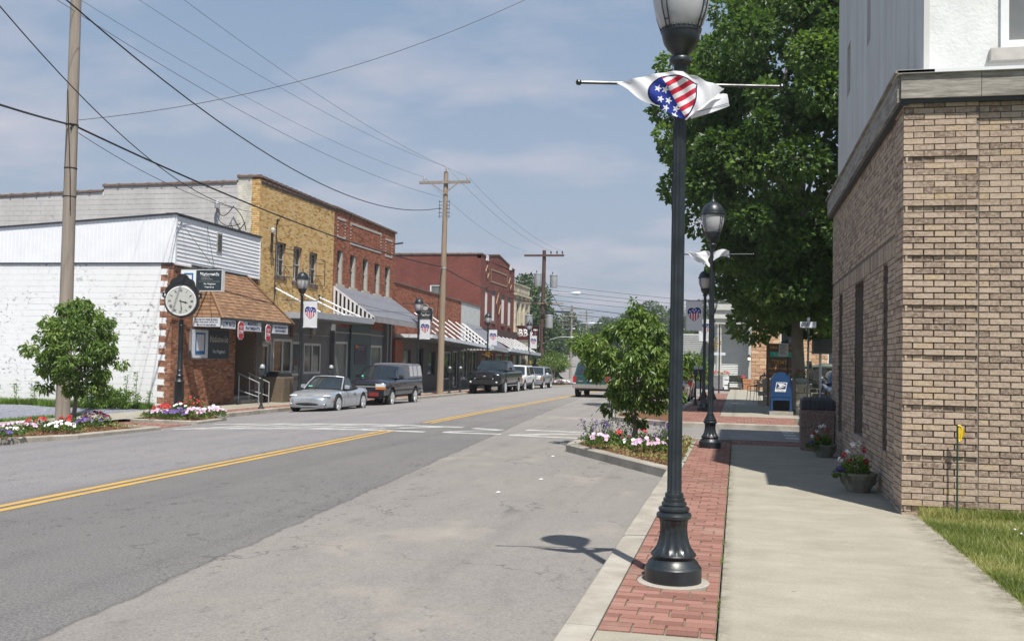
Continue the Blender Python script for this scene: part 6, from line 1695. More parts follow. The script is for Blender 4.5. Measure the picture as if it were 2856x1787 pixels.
m = MB(); m.fprism(FM, [(-.13, .995), (.06, .985), (.135, .945), (.125, .925), (.03, .93), (-.15, .825), (-.07, .90), (-.06, .925)], .021, .025); m.fprism(FM, [(.0, .905), (.12, .91), (.06, .885), (-.10, .825)], .021, .025); m.build('eagle', M_WHITE, MX, kind='stuff')
text_obj('U.S. MAIL', M_NAVY, MX, frame((1.36, 32.57, 0), (1, 0, 0), (0, -1, 0)), -.03, .775, .02, .03, .24, ext=.002)

# ------------------------------------------------------------------ signs beyond the side street
t = thing('street_name_sign', 'white COURT street name sign on a thin grey post', 'street sign', (2.1, 31.9, 0))
m = MB(); m.tube([(0, 0, 0), (.02, 0, 2.72)], .03, 8); m.build('post', M_DARKMETAL, t)
FSn = frame((2.12, 31.87, 0), (1, 0, 0), (0, -1, 0))
m = MB(); m.fbox(FSn, -.25, .22, 2.74, 2.92, -.012, .012); m.build('sign_blade', M_SIGNWHITE, t, world=True)
text_obj('COURT', M_BLACK, t, FSn, -.09, 2.83, .014, .11, .27, ext=.002, bold=.015); text_obj('ST', M_BLACK, t, FSn, .16, 2.86, .014, .06, .06, ext=.002)
m = MB(); m.box((-.02, -.15, 2.94), (.05, .15, 3.05)); m.build('cross_blade', M_SIGNWHITE, t)
t = thing('street_name_sign', 'small white street name sign on a black post before the porch', 'street sign', (-1.05, 60, -.2))
m = MB(); m.tube([(0, 0, 0), (0, 0, 4.1)], .04, 8); m.build('post', M_BLACK, t)
m = MB(); m.box((-.3, -.02, 2.25), (.35, .02, 2.42)); m.build('sign_blade', M_SIGNWHITE, t)
m = MB(); m.lathe([(.0, -.25), (.25, -.25), (.25, -.22), (.22, -.22), (.22, 0)], 16, (0, 0, .9), axis='Y')
t = thing('stone_pillar', 'rough pale stone gate pillar left of the street name post', 'pillar', (2.05, 33.2, 0))
z = 0; i = 0
for h in (.26, .24, .2, .17, .10):
    for (a, b) in (((-.21, .21),) if i % 2 == 0 or h < .12 else ((-.21, .02), (.04, .21))):
        m = MB(); e = .015; m.tone = random.random(); j = lambda: random.uniform(-.012, .012)
        m.add([(x + j(), y + j(), zz + j() * .4) for zz in (z + .008, z + h - .008) for x, y in ((a, -.21), (b, -.21), (b, .21), (a, .21))], [(0, 3, 2, 1), (4, 5, 6, 7), (0, 1, 5, 4), (1, 2, 6, 5), (2, 3, 7, 6), (3, 0, 4, 7)]); m.build('stone', M_GREYSTONE, t)
    z += h; i += 1
t = thing('stone_block', 'small pale stone block at the corner of the brick crossing', 'stone', (1.78, 28.3, 0))
m = MB(); m.tone = .8; m.add([(-.14, -.35, -.1), (.14, -.35, -.1), (.16, .35, -.1), (-.14, .35, -.1), (-.12, -.32, .11), (.11, -.33, .09), (.12, .32, .12), (-.12, .3, .13)], [(4, 5, 6, 7), (0, 1, 5, 4), (1, 2, 6, 5), (2, 3, 7, 6), (3, 0, 4, 7)]); m.build('block', M_GREYSTONE, t)
# low stone wall behind the mailbox
t = thing('low_stone_wall', 'low wall of rounded grey stones behind the cafe chairs', 'wall', (1.9, 40, -.02))
sr = random.Random(12)
for k in range(6):
    for j in range(7):
        if 47 + j > 60: continue
        a = -.9 + j * .42 + (.2 if k % 2 else 0); z = k * .17
        m = MB(); m.tone = sr.random(); jj = lambda: sr.uniform(-.03, .03)
        m.add([(a + sx * (.19 + jj() * .5), 1.2 + sy * .18 + jj(), z + .01 + (.15 if sz else 0) + jj() * .3) for sz in (0, 1) for sx, sy in ((-1, -1), (1, -1), (1, 1), (-1, 1))], [(0, 3, 2, 1), (4, 5, 6, 7), (0, 1, 5, 4), (1, 2, 6, 5), (2, 3, 7, 6), (3, 0, 4, 7)]); m.build('stone', M_GREYSTONE, t)
# forest fire notice board
M_BROWNSIGN = simple('brown_board', (.19, .105, .07), .7, .15, 4)
M_GOLD = simple('gold_lettering', (.85, .48, .10), .6, .1)
FG = frame((1.09, 40, 0), (1, 0, 0), (0, -1, 0))
t = thing('fire_danger_board', 'brown fire danger board with gold lettering and green LOW strip behind the mailbox', 'notice board', (1.6, 40, 0))
m = MB(); m.fbox(FG, 0, 1.25, 1.05, 2.40, -.05, .0); m.build('board', M_BROWNSIGN, t, world=True)
for u_ in (.08, 1.17):
    m = MB(); m.fbox(FG, u_ - .05, u_ + .05, -.05, 1.05, -.06, .0); m.build('post', M_BROWNSIGN, t, world=True)
m = MB(); m.fbox(FG, .14, 1.1, 1.88, 2.07, .0, .01); m.build('green_strip', simple('green_strip', (.04, .55, .38), .6), t, world=True)
for tx, u_, z_, h_, w_, mt in (('FIRE DANGER', .62, 2.24, .09, .95, M_GOLD), ('LOW', .55, 1.975, .12, .5, M_SIGNWHITE), ('TODAY!', .5, 1.68, .17, .62, M_GOLD), ('PREVENT FOREST FIRES', .62, 1.42, .075, 1.05, M_GOLD), ('WV DIVISION OF FORESTRY', .62, 1.22, .065, 1.0, M_GOLD)):
    text_obj(tx, mt, t, FG, u_, z_, .012, h_, w_, ext=.003, bold=.02)
t = thing('notice_board', 'white framed notice board hung in front of the brown fire board', 'notice board', (1.62, 37.6, 0))
m = MB(); m.box((-.16, -.02, 1.88), (.18, .02, 2.36)); m.build('board', M_WHITE, t)
m = MB(); m.add([(-.16, 0, 2.38), (.18, 0, 2.38), (.18, 0, 2.48), (.12, 0, 2.5)], [(0, 1, 2, 3)]); m.bar((.16, .03, 0), (.16, .03, 2.5), .05); m.build('post', M_DARKMETAL, t)
for k in range(8):
    m = MB(); m.box((-.12, -.024, 1.95 + k * .048), (.14 - (k % 3) * .04, -.0205, 1.965 + k * .048)); m.build('print_line', M_GREYFRONT, t)
t = thing('historical_marker', 'grey cast historical marker on a white post at the edge of the brick wall', 'marker', (2.95, 38, 0))
m = MB(); m.tube([(0, 0, 0), (0, 0, 2.0)], .045, 8); m.build('post', M_WHITE, t)
FHm = frame((2.95, 38, 0), (1, 0, 0), (0, -1, 0))
m = MB(); m.fprism(FHm, [(-.3, 2.0), (.6, 2.0), (.6, 2.72), (.35, 2.78), (.25, 2.92), (.05, 2.92), (-.05, 2.78), (-.3, 2.72)], -.03, .03); m.build('plaque', simple('cast_grey_plaque', (.20, .22, .22), .6, .15, 8), t, world=True)
for k in range(8):
    m = MB(); m.fbox(FHm, -.22, .52 - (k % 3) * .05, 2.08 + k * .075, 2.115 + k * .075, .03, .036); m.build('raised_text_line', M_DARKMETAL, t, world=True)

# cafe chairs and table by the stone wall
def chair(label, loc, rz):
    t = thing('cafe_chair', label, 'chair', loc, rz, 'black metal cafe chairs')
    for (x, y) in ((-.2, -.2), (.2, -.2), (-.2, .2), (.2, .2)):
        m = MB(); m.tube([(x * 1.15, y * 1.2, 0), (x, y, .45)] + ([(x, y * 1.15, .9)] if y > 0 else [(x, y, .66)]), .012, 6); m.build('leg', M_BLACK, t)
    m = MB(); m.lathe([(0, .44), (.23, .44), (.23, .465), (0, .465)], 16); m.build('seat', M_BLACK, t)
    for s in (-1, 1):
        m = MB(); m.tube([(s * .2, -.2, .66), (s * .24, 0, .67), (s * .2, .22, .68)], .014, 6); m.build('armrest', M_BLACK, t)
    m = MB()
    for x in np.linspace(-.18, .18, 6): m.tube([(x, .21, .47), (x, .235, .9)], .006, 4)
    m.tube([(-.2, .23, .9), (-.1, .25, .94), (.1, .25, .94), (.2, .23, .9)], .012, 6)
    m.build('backrest', M_BLACK, t, kind='stuff'); return t
c0 = chair('black metal cafe chair nearest the mailbox', (1.0, 44.2, -.05), rad(60))
copy_tree(c0, (.72, 46.4, -.07), rad(-110), label='black metal cafe chair farthest up the pavement')
copy_tree(c0, (1.45, 43.6, -.05), rad(150), label='black metal cafe chair hidden behind the mailbox')
t = thing('cafe_table', 'round black mesh cafe table between the chairs', 'table', (1.15, 45.4, -.06))
m = MB(); m.lathe([(0, .70), (.38, .70), (.38, .73), (0, .73)], 20); m.build('table_top', M_BLACK, t)
m = MB(); m.tube([(0, 0, 0), (0, 0, .7)], .03, 8); m.lathe([(.22, 0), (.2, .03), (.03, .05)], 14); m.build('pedestal', M_BLACK, t)
m = MB(); m.lathe([(.0, .73), (.05, .73), (.06, .9), (.0, .9)], 8); vs_ = m.build('vase', M_TRIM, t)
# terracotta planter, bench and boxes at the porch
t = thing('terracotta_planter', 'tall square terracotta planter at the porch corner', 'planter', (.72, 75.6, -.36))
m = MB(); m.add([(a * w_, b * w_, z) for z, w_ in ((0, .26), (.45, .29), (.46, .31), (.72, .32), (.73, .34), (.82, .34)) for a, b in ((-1, -1), (1, -1), (1, 1), (-1, 1))], [(i * 4 + k, i * 4 + (k + 1) % 4, i * 4 + 4 + (k + 1) % 4, i * 4 + 4 + k) for i in range(5) for k in range(4)] + [(20, 21, 22, 23)]); m.build('pot', simple('terracotta', (.42, .20, .10), .9, .15, 9), t)
t = thing('porch_bench', 'dark garden bench with shelf of pots under the porch', 'bench', (-.1, 75.9, -.3))
m = MB(); m.box((-.55, -.2, .42), (.55, .2, .48)); m.build('seat', M_DARKMETAL, t)
m = MB(); m.box((-.55, .18, .5), (.55, .22, 1.0)); m.build('backrest', M_DARKMETAL, t)
for x in (-.5, .5):
    for y in (-.17, .17):
        m = MB(); m.box((x - .04, y - .03, 0), (x + .04, y + .03, .42)); m.build('leg', M_DARKMETAL, t)
for i, (x, lb) in enumerate(((-.78, 'white box planter stack left of the porch bench'), (-1.35, 'grey box planter at the foot of the porch column'))):
    t = thing('box_planter', lb, 'planter', (x, 76.0, -.35)); m = MB(); m.box((-.17 if i == 0 else -.4, -.2, 0), (.17 if i == 0 else .3, .2, 1.0)); m.build('box', M_WHITE if i == 0 else M_GREYFRONT, t)
    if i == 0:
        for z in (.3, .7): 
            m = MB(); m.box((-.15, -.215, z), (.15, -.202, z + .05)); m.build('slot', M_BLACK, t)

# ------------------------------------------------------------------ cannon on the lawn
CN = thing('field_cannon', 'dark green field gun with wheel on the courthouse lawn', 'cannon', (3.35, 48, .02), rad(8))
M_OLIVE = simple('olive_paint', (.045, .065, .05), .55, .2, 6)
m = MB(); m.lathe([(.0, -1.1), (.11, -1.1), (.12, -.9), (.08, -.8), (.10, .2), (.17, .35), (.18, .9), (.0, .95)], 16, (0, 0, 1.48), axis='X'); m.build('barrel', M_OLIVE, CN, smooth=True)
for y in (-.45, .45):
    m = MB(); m.lathe([(.34, -.05), (.42, -.05), (.42, .05), (.34, .05)], 28, (.35, y, 1.02), axis='Y'); wh = m.build('wheel', M_RUBBER, CN, smooth=True)
    m = MB(); m.lathe([(0, -.06), (.06, -.07), (.07, 0), (.06, .07), (0, .06)], 10, (.35, y, 1.02), axis='Y')
    for k in range(10):
        a = k * PI / 5; m.bar((.35, y, 1.02), (.35 + .36 * math.cos(a), y, 1.02 + .36 * math.sin(a)), .035)
    m.build('hub', M_STEEL, wh)
m = MB(); m.add([(-.05, -.5, 1.2), (-.05, .5, 1.2), (-.15, .5, 1.75), (-.15, -.5, 1.75), (-.02, -.5, 1.2), (-.02, .5, 1.2), (-.12, .5, 1.75), (-.12, -.5, 1.75)], [(0, 1, 2, 3), (4, 7, 6, 5), (0, 3, 7, 4), (1, 5, 6, 2), (3, 2, 6, 7)]); m.build('gun_shield', M_OLIVE, CN)
m = MB(); m.bar((.2, -.1, 1.1), (1.4, -.35, .65), .1); m.bar((.2, .1, 1.1), (1.4, .35, .65), .1); m.bar((.35, -.45, 1.02), (.35, .45, 1.02), .08); m.build('carriage', M_OLIVE, CN)
m = MB(); m.box((-.3, -.6, 0), (1.5, .6, .6)); m.build('pedestal', MATS['kerb'], CN)
# marker flag on a steel stake in the near lawn
t = thing('marker_stake', 'thin green metal stake with yellow plastic flag against the corner brick wall', 'stake', (2.29, 11.42, 0))
M_STAKE = simple('green_stake', (.02, .06, .035), .5)
m = MB(); m.box((-.009, -.004, -.02), (.009, .004, 1.0)); m.box((-.004, -.012, -.02), (.004, .004, 1.0)); m.build('stake', M_STAKE, t)
m = MB(); m.tube([(0, -.01, .99), (.03, -.012, .985), (.045, -.012, .94), (.03, -.012, .83), (.012, -.012, .82)], .010, 6); m.add([(.005, -.01, .98), (.05, -.02, .97), (.078, .0, .90), (.05, .01, .865), (.03, -.02, .83), (.01, -.01, .84)], [(0, 1, 2, 3, 4, 5)]); m.build('flag', M_YELLOW, t)
# three bits of litter
for x, y, lb in ((-3.2, 17.6, 'white scrap of litter on the asphalt by the near bed tip'), (-2.75, 14.2, 'white scrap of paper on the parking lane'), (-3.0, 12.6, 'small pale pebble on the parking lane')):
    t = thing('litter_scrap', lb, 'litter', (x, y, roadZ(x, y) + .004)); m = MB(); m.add([(-.03, -.02, 0), (.025, -.02, .005), (.035, .012, .01), (-.016, .02, .006), (0, 0, .015)], [(0, 1, 4), (1, 2, 4), (2, 3, 4), (3, 0, 4)]); m.build('scrap', M_WHITE, t)
# ------------------------------------------------------------------ vehicles
def paint(name, col, rough=.28, metal=.0, coat=.8):
    a = Mat(name); f = a.noise(1.7, 4, obj=True)
    a.set(a.ramp(f, [(.3, tuple(c * .92 for c in col)), (.7, tuple(min(1, c * 1.08) for c in col))]), a.ramp(f, [(.3, rough), (.7, rough + .06)]), metal, .5)
    a.p.inputs['Coat Weight'].default_value = coat; a.p.inputs['Coat Roughness'].default_value = .06
    return a.m
M_LENS = simple('headlight_lens', (.62, .64, .66), .12, .15, 12, spec=.9, obj=True)
M_AMBER = simple('amber_lens', (.55, .16, .02), .25, .1)
M_TAIL = simple('red_lens', (.40, .012, .012), .22, .1)
M_PLATE = simple('licence_plate', (.48, .54, .62), .5, .05)
M_SOFTTOP = simple('black_soft_top', (.012, .012, .013), .85, .2, 20, obj=True)
M_CLAD = simple('grey_cladding', (.16, .165, .17), .6, .1, 6, obj=True)
M_ALLOY = simple('wheel_alloy', (.62, .63, .65), .3, .08, 20, metal=.35, obj=True)
M_PLATERED = simple('red_front_plate', (.18, .02, .02), .5)
M_CAPWIN = simple('cap_glass_reflection_tone', (.50, .52, .55), .15, .1)  # pale base colour stands in for reflections on the glass
M_STICK = simple('green_sticker', (.10, .42, .30), .5)
M_CARTRIM = simple('black_car_trim', (.016, .016, .017), .5, .1, 9, obj=True)

def smooth_stations(st, n=56, passes=2):
    st = np.array(st, float); x = np.linspace(st[0, 0], st[-1, 0], n)
    x = np.unique(np.concatenate([x, st[0, 0] + np.array([.03, .07]), st[-1, 0] - np.array([.07, .03])]))
    cols = [np.interp(x, st[:, 0], st[:, i]) for i in range(1, st.shape[1])]
    for _ in range(passes):
        for c in cols: c[1:-1] = c[1:-1] * .5 + (c[:-2] + c[2:]) * .25
    return np.stack([x] + cols, 1)
def car(name, label, cat, loc, rz, spec, group=None):
    """spec: L, body stations (x, half width, z low, z shoulder, z centre), wheels, greenhouse ... x runs from the nose to the tail"""
    t = thing(name, label, cat, loc, rz, group)
    L = spec['L']; half = L / 2
    st = smooth_stations(spec['body'])
    m = MB(); ring = []
    low = spec.get('low_mat_z')
    for (x, w_, zl, zs, zc) in st:
        h = zs - zl
        pts = [(0, zl), (.82 * w_, zl), (.955 * w_, zl + .05), (.985 * w_, zl + .25 * h), (w_, zl + .52 * h), (.992 * w_, zl + .78 * h), (.965 * w_, zl + .93 * h), (.91 * w_, zs + .0), (.78 * w_, zs + .45 * (zc - zs)), (.42 * w_, zs + .9 * (zc - zs)), (0, zc)]
        full = pts + [(-a, b) for a, b in pts[-2:0:-1]]
        ring.append([(x - half, a, b) for a, b in full])
    n = len(ring[0]); vs = [p for r_ in ring for p in r_]
    fs = [(i * n + k, i * n + (k + 1) % n, (i + 1) * n + (k + 1) % n, (i + 1) * n + k) for i in range(len(ring) - 1) for k in range(n)] + [tuple(range(n))[::-1], tuple((len(ring) - 1) * n + k for k in range(n))]
    m.add(vs, fs)
    body = m.build('body', [spec['paint'], spec.get('low_paint', spec['paint'])], t, recalc=True)
    if 'low_paint' in spec:
        for p in body.data.polygons:
            if p.center.z < spec['low_z']: p.material_index = 1
    # wheel arches
    r_w, r_a = spec['r'], spec['r'] * spec.get('arch', 1.16)
    cut = MB()
    for wx in spec['wheels']: cut.lathe([(r_a, -2), (r_a, 2)], 32, (wx - half, 0, r_w + .02), axis='Y')
    co = cut.build('cutter', M_CARTRIM, None, recalc=True)
    co.parent = t
    md = body.modifiers.new('b', 'BOOLEAN'); md.operation = 'DIFFERENCE'; md.object = co; md.solver = 'EXACT'
    bpy.context.view_layer.update()
    dg = bpy.context.evaluated_depsgraph_get()
    me = bpy.data.meshes.new_from_object(body.evaluated_get(dg))
    body.modifiers.clear(); body.data = me; me.name = 'body'
    bpy.data.objects.remove(co)
    me.polygons.foreach_set('use_smooth', [True] * len(me.polygons)); me.set_sharp_from_angle(angle=rad(34))
    W_ = spec['track'] / 2
    # wells
    m = MB()
    for wx in spec['wheels']:
        for s in (-1, 1):
            q = MB(); k_ = 16
            for i in range(k_):
                a, b = PI * i / k_, PI * (i + 1) / k_; R_ = r_a - .004; y0, y1 = s * (W_ - .36), s * (W_ - .05); cz = r_w + .02; cx = wx - half
                q.add([(cx + R_ * math.cos(a), y0, cz + R_ * math.sin(a)), (cx + R_ * math.cos(b), y0, cz + R_ * math.sin(b)), (cx + R_ * math.cos(b), y1, cz + R_ * math.sin(b)), (cx + R_ * math.cos(a), y1, cz + R_ * math.sin(a)), (cx, y0, cz)], [(0, 1, 2, 3), (0, 1, 4)])
            m.add(q.v, q.f)
    m.box((spec['wheels'][0] - half - .1, -W_ + .15, spec['floor']), (spec['wheels'][1] - half + .1, W_ - .15, spec['floor'] + .12))
    m.build('underbody', M_BLACK, t)
    # wheels
    tw = spec.get('tw', .2)
    wt, ri = MB(), MB()
    wt.lathe([(r_w * .64, -tw / 2 + .01), (r_w * .70, -tw / 2), (r_w * .93, -tw / 2), (r_w, -tw / 2 + .03), (r_w, tw / 2 - .03), (r_w * .93, tw / 2), (r_w * .70, tw / 2), (r_w * .64, tw / 2 - .01)], 32, axis='Y')
    ri.lathe([(r_w * .70, -tw / 2 - .004), (r_w * .60, -tw / 2 - .006), (r_w * .56, -tw / 2 + .05), (r_w * .60, tw / 2 - .02)], 28, axis='Y')
    for k in range(spec.get('spokes', 5)):
        a = 2 * PI * k / spec.get('spokes', 5) + .3
        ri.bar((0, -tw / 2 + .006, 0), (r_w * .62 * math.cos(a), -tw / 2 + .004, r_w * .62 * math.sin(a)), r_w * .17, .03, up=(0, 1, 0))
    ri.lathe([(0, -tw / 2 + .005), (r_w * .16, -tw / 2 + .01), (r_w * .18, -tw / 2 + .05)], 14, axis='Y')
    dk = MB(); dk.lathe([(0, -tw / 2 + .065), (r_w * .6, -tw / 2 + .065)], 20, axis='Y')
    first = None
    for wx in spec['wheels']:
        for s in (-1, 1):
            if first is None:
                wo = wt.build('wheel', M_RUBBER, t, smooth=True, angle=50)
                a = ri.build('rim', M_ALLOY, wo, smooth=True, angle=30); b = dk.build('brake_disc', M_CARTRIM, wo); first = (wo, a, b)
            else:
                wo = bpy.data.objects.new('wheel', first[0].data); COL.objects.link(wo); wo.parent = t
                for src in first[1:]:
                    q = bpy.data.objects.new(src.name.split('.')[0], src.data); COL.objects.link(q); q.parent = wo
            wo.location = (wx - half, s * (W_ - tw / 2), r_w)
            if s == 1: wo.rotation_euler.z = PI
    # greenhouse
    for gi, g in enumerate(spec['cabs']):
        xfb, xft, xrt, xrb, wb, wtp, zb, zt = g['dim']; bow = g.get('bow', .1)
        T = np.linspace(-1, 1, 9)
        def fb(tt, f): return ((xfb + (xft - xfb) * f) + bow * tt * tt * (1 - .3 * f) - half, (wb + (wtp - wb) * f) * tt, zb + (zt - zb) * f - .03 * tt * tt * f)
        def rb(tt, f): return ((xrb + (xrt - xrb) * f) - g.get('rbow', .05) * tt * tt - half, (wb + (wtp - wb) * f) * tt, zb + (zt - zb) * f - .03 * tt * tt * f)
        rows = []
        for f in (0, .5, .93, 1.0):
            ins = 1.0 if f < 1 else .93
            rows.append([(p[0] + (.0 if f < 1 else .05), p[1] * ins, p[2] + (.0 if f < 1 else .012)) for p in (fb(tt, f) for tt in T)] + [(p[0] - (.0 if f < 1 else .05), p[1] * ins, p[2] + (.0 if f < 1 else .012)) for p in (rb(tt, f) for tt in T[::-1])])
        n = len(rows[0]); m = MB(); m.add([p for r_ in rows for p in r_], [(i * n + k, i * n + (k + 1) % n, (i + 1) * n + (k + 1) % n, (i + 1) * n + k) for i in range(len(rows) - 1) for k in range(n)])
        nt9 = len(T); base = 3 * n
        top = [(base + k, base + k + 1, base + n - 2 - k, base + n - 1 - k) for k in range(nt9 - 1)]
        m.f += top; m.mi += [0] * len(top); m.t += [.5] * len(top)
        m.build(g.get('name', 'cab'), g.get('mat', spec['paint']), t, smooth=True, angle=38)
        if g.get('windscreen', True):
            for nm, fn, sgn, fr in (('windscreen', fb, -1, g.get('wf', (.06, .90))), ('rear_window', rb, 1, g.get('rf', (.12, .86)))):
                if nm == 'rear_window' and not g.get('rear', True): continue
                m = MB(); tt_ = np.linspace(-.90, .90, 9); vs = []
                for f in fr:
                    for tt in tt_:
                        p = fn(tt, f); vs.append((p[0] + sgn * .012, p[1], p[2] + .008))
                m.add(vs, [(k, k + 1, 9 + k + 1, 9 + k) for k in range(8)])
                m.build(nm, M_CARGLASS, t, smooth=True)
        for (nm, b0, b1, t0, t1, f0, f1, mt) in g.get('side', []):
            for s in (-1, 1):
                def sp(x, f): return (x - half, s * (wb + (wtp - wb) * f + .006), zb + (zt - zb) * f)
                m = MB(); m.add([sp(b0, f0), sp(b1, f0), sp(t1, f1), sp(t0, f1)], [(0, 1, 2, 3)]); m.build(nm, mt or M_CARGLASS, t)
    # door seams on the flank
    def flank(x, z):
        i = int(np.clip(np.searchsorted(st[:, 0], x), 1, len(st) - 1)); w_ = st[i, 1]; zl, zs = st[i, 2], st[i, 3]; f = (z - zl) / (zs - zl)
        return float(np.interp(f, [0, .25, .52, .78, .93, 1], [.96, .985, 1, .992, .965, .91])) * w_
    for xs_ in spec.get('seams', []):
        for s in (-1, 1):
            m = MB(); zs_ = np.linspace(spec['seam_z'][0], spec['seam_z'][1], 6)
            for a, b in zip(zs_, zs_[1:]): m.add([(xs_ - half - .006, s * (flank(xs_, a) + .003), a), (xs_ - half + .006, s * (flank(xs_, a) + .003), a), (xs_ - half + .006, s * (flank(xs_, b) + .003), b), (xs_ - half - .006, s * (flank(xs_, b) + .003), b)], [(0, 1, 2, 3)])
            m.build('door_seam', M_CARTRIM, t)
    for (hx, hz) in spec.get('handles', []):
        for s in (-1, 1):
            m = MB(); y = s * (flank(hx, hz) + .012); m.box((hx - half - .07, y - .012, hz - .015), (hx - half + .07, y + .012, hz + .015)); m.build('door_handle', spec.get('handle_mat', M_CARTRIM), t)
    if 'mould' in spec:
        zz, x0, x1, mt = spec['mould']
        for s in (-1, 1):
            m = MB(); X_ = np.linspace(x0, x1, 10)
            for a, b in zip(X_, X_[1:]): m.add([(a - half, s * (flank(a, zz) + .010), zz - .03), (b - half, s * (flank(b, zz) + .010), zz - .03), (b - half, s * (flank(b, zz) + .010), zz + .03), (a - half, s * (flank(a, zz) + .010), zz + .03)], [(0, 1, 2, 3)])
            m.build('side_moulding', mt, t)
    mx_, my_, mz_ = spec['mirror']
    for s in (-1, 1):
        m = MB(); m.add([(mx_ - half + a, s * (my_ + b), mz_ + c) for a, b, c in ((0, 0, -.06), (.10, .0, -.05), (.10, .17, -.06), (0.02, .17, -.07), (0, 0, .07), (.10, .0, .07), (.10, .17, .06), (.02, .17, .05))], [(0, 3, 2, 1), (4, 5, 6, 7), (0, 1, 5, 4), (1, 2, 6, 5), (2, 3, 7, 6), (3, 0, 4, 7)])
        m.add([(mx_ - half + .02, s * (my_ - .12), mz_ - .08), (mx_ - half + .08, s * (my_ - .12), mz_ - .08), (mx_ - half + .06, s * (my_ + .02), mz_ - .02), (mx_ - half + .03, s * (my_ + .02), mz_ - .02)], [(0, 1, 2, 3)])
        o = m.build('wing_mirror', spec.get('mirror_mat', spec['paint']), t)
        bv = o.modifiers.new('bev', 'BEVEL'); bv.width = .02; bv.segments = 2
    # extra boxes / blobs: (name, mat, kind, data) given for the right side, mirrored when sym
    for (nm, mt, kd, d, sym) in spec.get('extra', []):
        for s in ((-1, 1) if sym else (1,)):
            m = MB()
            if kd == 'box':
                (x0, y0, z0_), (x1, y1, z1_) = d; m.box((x0 - half, min(s * y0, s * y1), z0_), (x1 - half, max(s * y0, s * y1), z1_))
            elif kd == 'blob':
                (cx_, cy_, cz_), (rx_, ry_, rz_) = d; prof = [(math.sin(a) * 1.0, -math.cos(a)) for a in np.linspace(0, PI, 9)]
                m.lathe([(max(r__, 0), z__) for r__, z__ in prof], 16); m.v = [(cx_ - half + p[0] * rx_, s * cy_ + p[1] * ry_, cz_ + p[2] * rz_) for p in m.v]
            elif kd == 'poly':
                m.add([(p[0] - half, s * p[1], p[2]) for p in d], [tuple(range(len(d)))])
            elif kd == 'tube':
                m.tube([(p[0] - half, s * p[1], p[2]) for p in d[0]], d[1], 8)
            o = m.build(nm, mt, t, smooth=(kd == 'blob'))
            if kd == 'box':
                bv = o.modifiers.new('bev', 'BEVEL'); bv.width = .012; bv.segments = 2
    return t
FACE_US = rad(90)     # nose towards the camera (-Y): local x (nose to tail) -> +Y
# the wheel hubs face outwards for both sides; place by nose position
def park(loc_x, nose_y, L, z): return (loc_x, nose_y + L / 2, z)

P_SILVER = paint('silver_blue_paint', (.52, .56, .60), .25, .6)
roadster = dict(L=3.95, paint=P_SILVER, r=.305, wheels=(.74, 3.02), track=1.66, floor=.14, tw=.19, spokes=5, seams=(1.28, 2.35), seam_z=(.22, .66), handles=[(2.2, .60)], arch=1.09,
    body=[(0, .48, .25, .46, .50), (.05, .62, .19, .50, .55), (.18, .735, .155, .57, .60), (.42, .80, .145, .65, .67), (.75, .84, .14, .71, .73), (1.1, .835, .14, .715, .775), (1.35, .83, .14, .71, .80), (1.9, .825, .14, .70, .76), (2.5, .83, .14, .72, .78), (3.0, .84, .15, .765, .83), (3.4, .81, .18, .765, .845), (3.75, .72, .24, .72, .82), (3.92, .58, .3, .62, .74), (3.95, .5, .36, .56, .66)],
    cabs=[dict(name='soft_top', dim=(1.12, 1.72, 2.35, 3.0, .70, .54, .76, 1.215), bow=.16, rbow=.16, mat=M_SOFTTOP, side=[('side_window', 1.52, 2.28, 1.85, 2.22, .10, .86, None)], wf=(.06, .86), rf=(.3, .8))],
    mirror=(1.42, .74, .86), mirror_mat=P_SILVER,
    extra=[('windscreen_frame', P_SILVER, 'tube', ([(1.27, .70, .78), (1.52, .63, 1.0), (1.80, .55, 1.185)], .024), True), ('windscreen_header', P_SILVER, 'tube', ([(1.80, .55, 1.185), (1.70, .3, 1.212), (1.67, 0, 1.22), (1.70, -.3, 1.212), (1.80, -.55, 1.185)], .024), False),
           ('headlight', M_LENS, 'blob', ((.23, .585, .575), (.17, .15, .042)), True), ('grille', M_BLACK, 'blob', ((.0, 0, .30), (.035, .42, .055)), False), ('grille_lip', P_SILVER, 'tube', ([(.03, -.42, .27), (-.015, -.2, .235), (-.02, 0, .23), (-.015, .2, .235), (.03, .42, .27)], .016), False),
           ('fog_light', M_CARTRIM, 'blob', ((.075, .60, .30), (.05, .055, .042)), True), ('fog_lens', M_LENS, 'blob', ((.05, .60, .30), (.04, .034, .028)), True), ('side_marker', M_AMBER, 'blob', ((.36, .80, .44), (.07, .02, .022)), True), ('emblem', M_CHROME, 'blob', ((.10, 0, .535), (.02, .035, .014)), False),
           ('sticker', M_STICK, 'poly', [(1.28, .40, .855), (1.28, .55, .85), (1.33, .55, .89), (1.32, .40, .895)], False), ('wiper', M_CARTRIM, 'tube', ([(1.06, .0, .815), (1.11, .5, .825)], .009), True)])
car('roadster', 'silver two seat roadster with black soft top parked nearest on the left', 'car', park(-14.06, 31.15, 3.95, -.37), FACE_US, roadster)

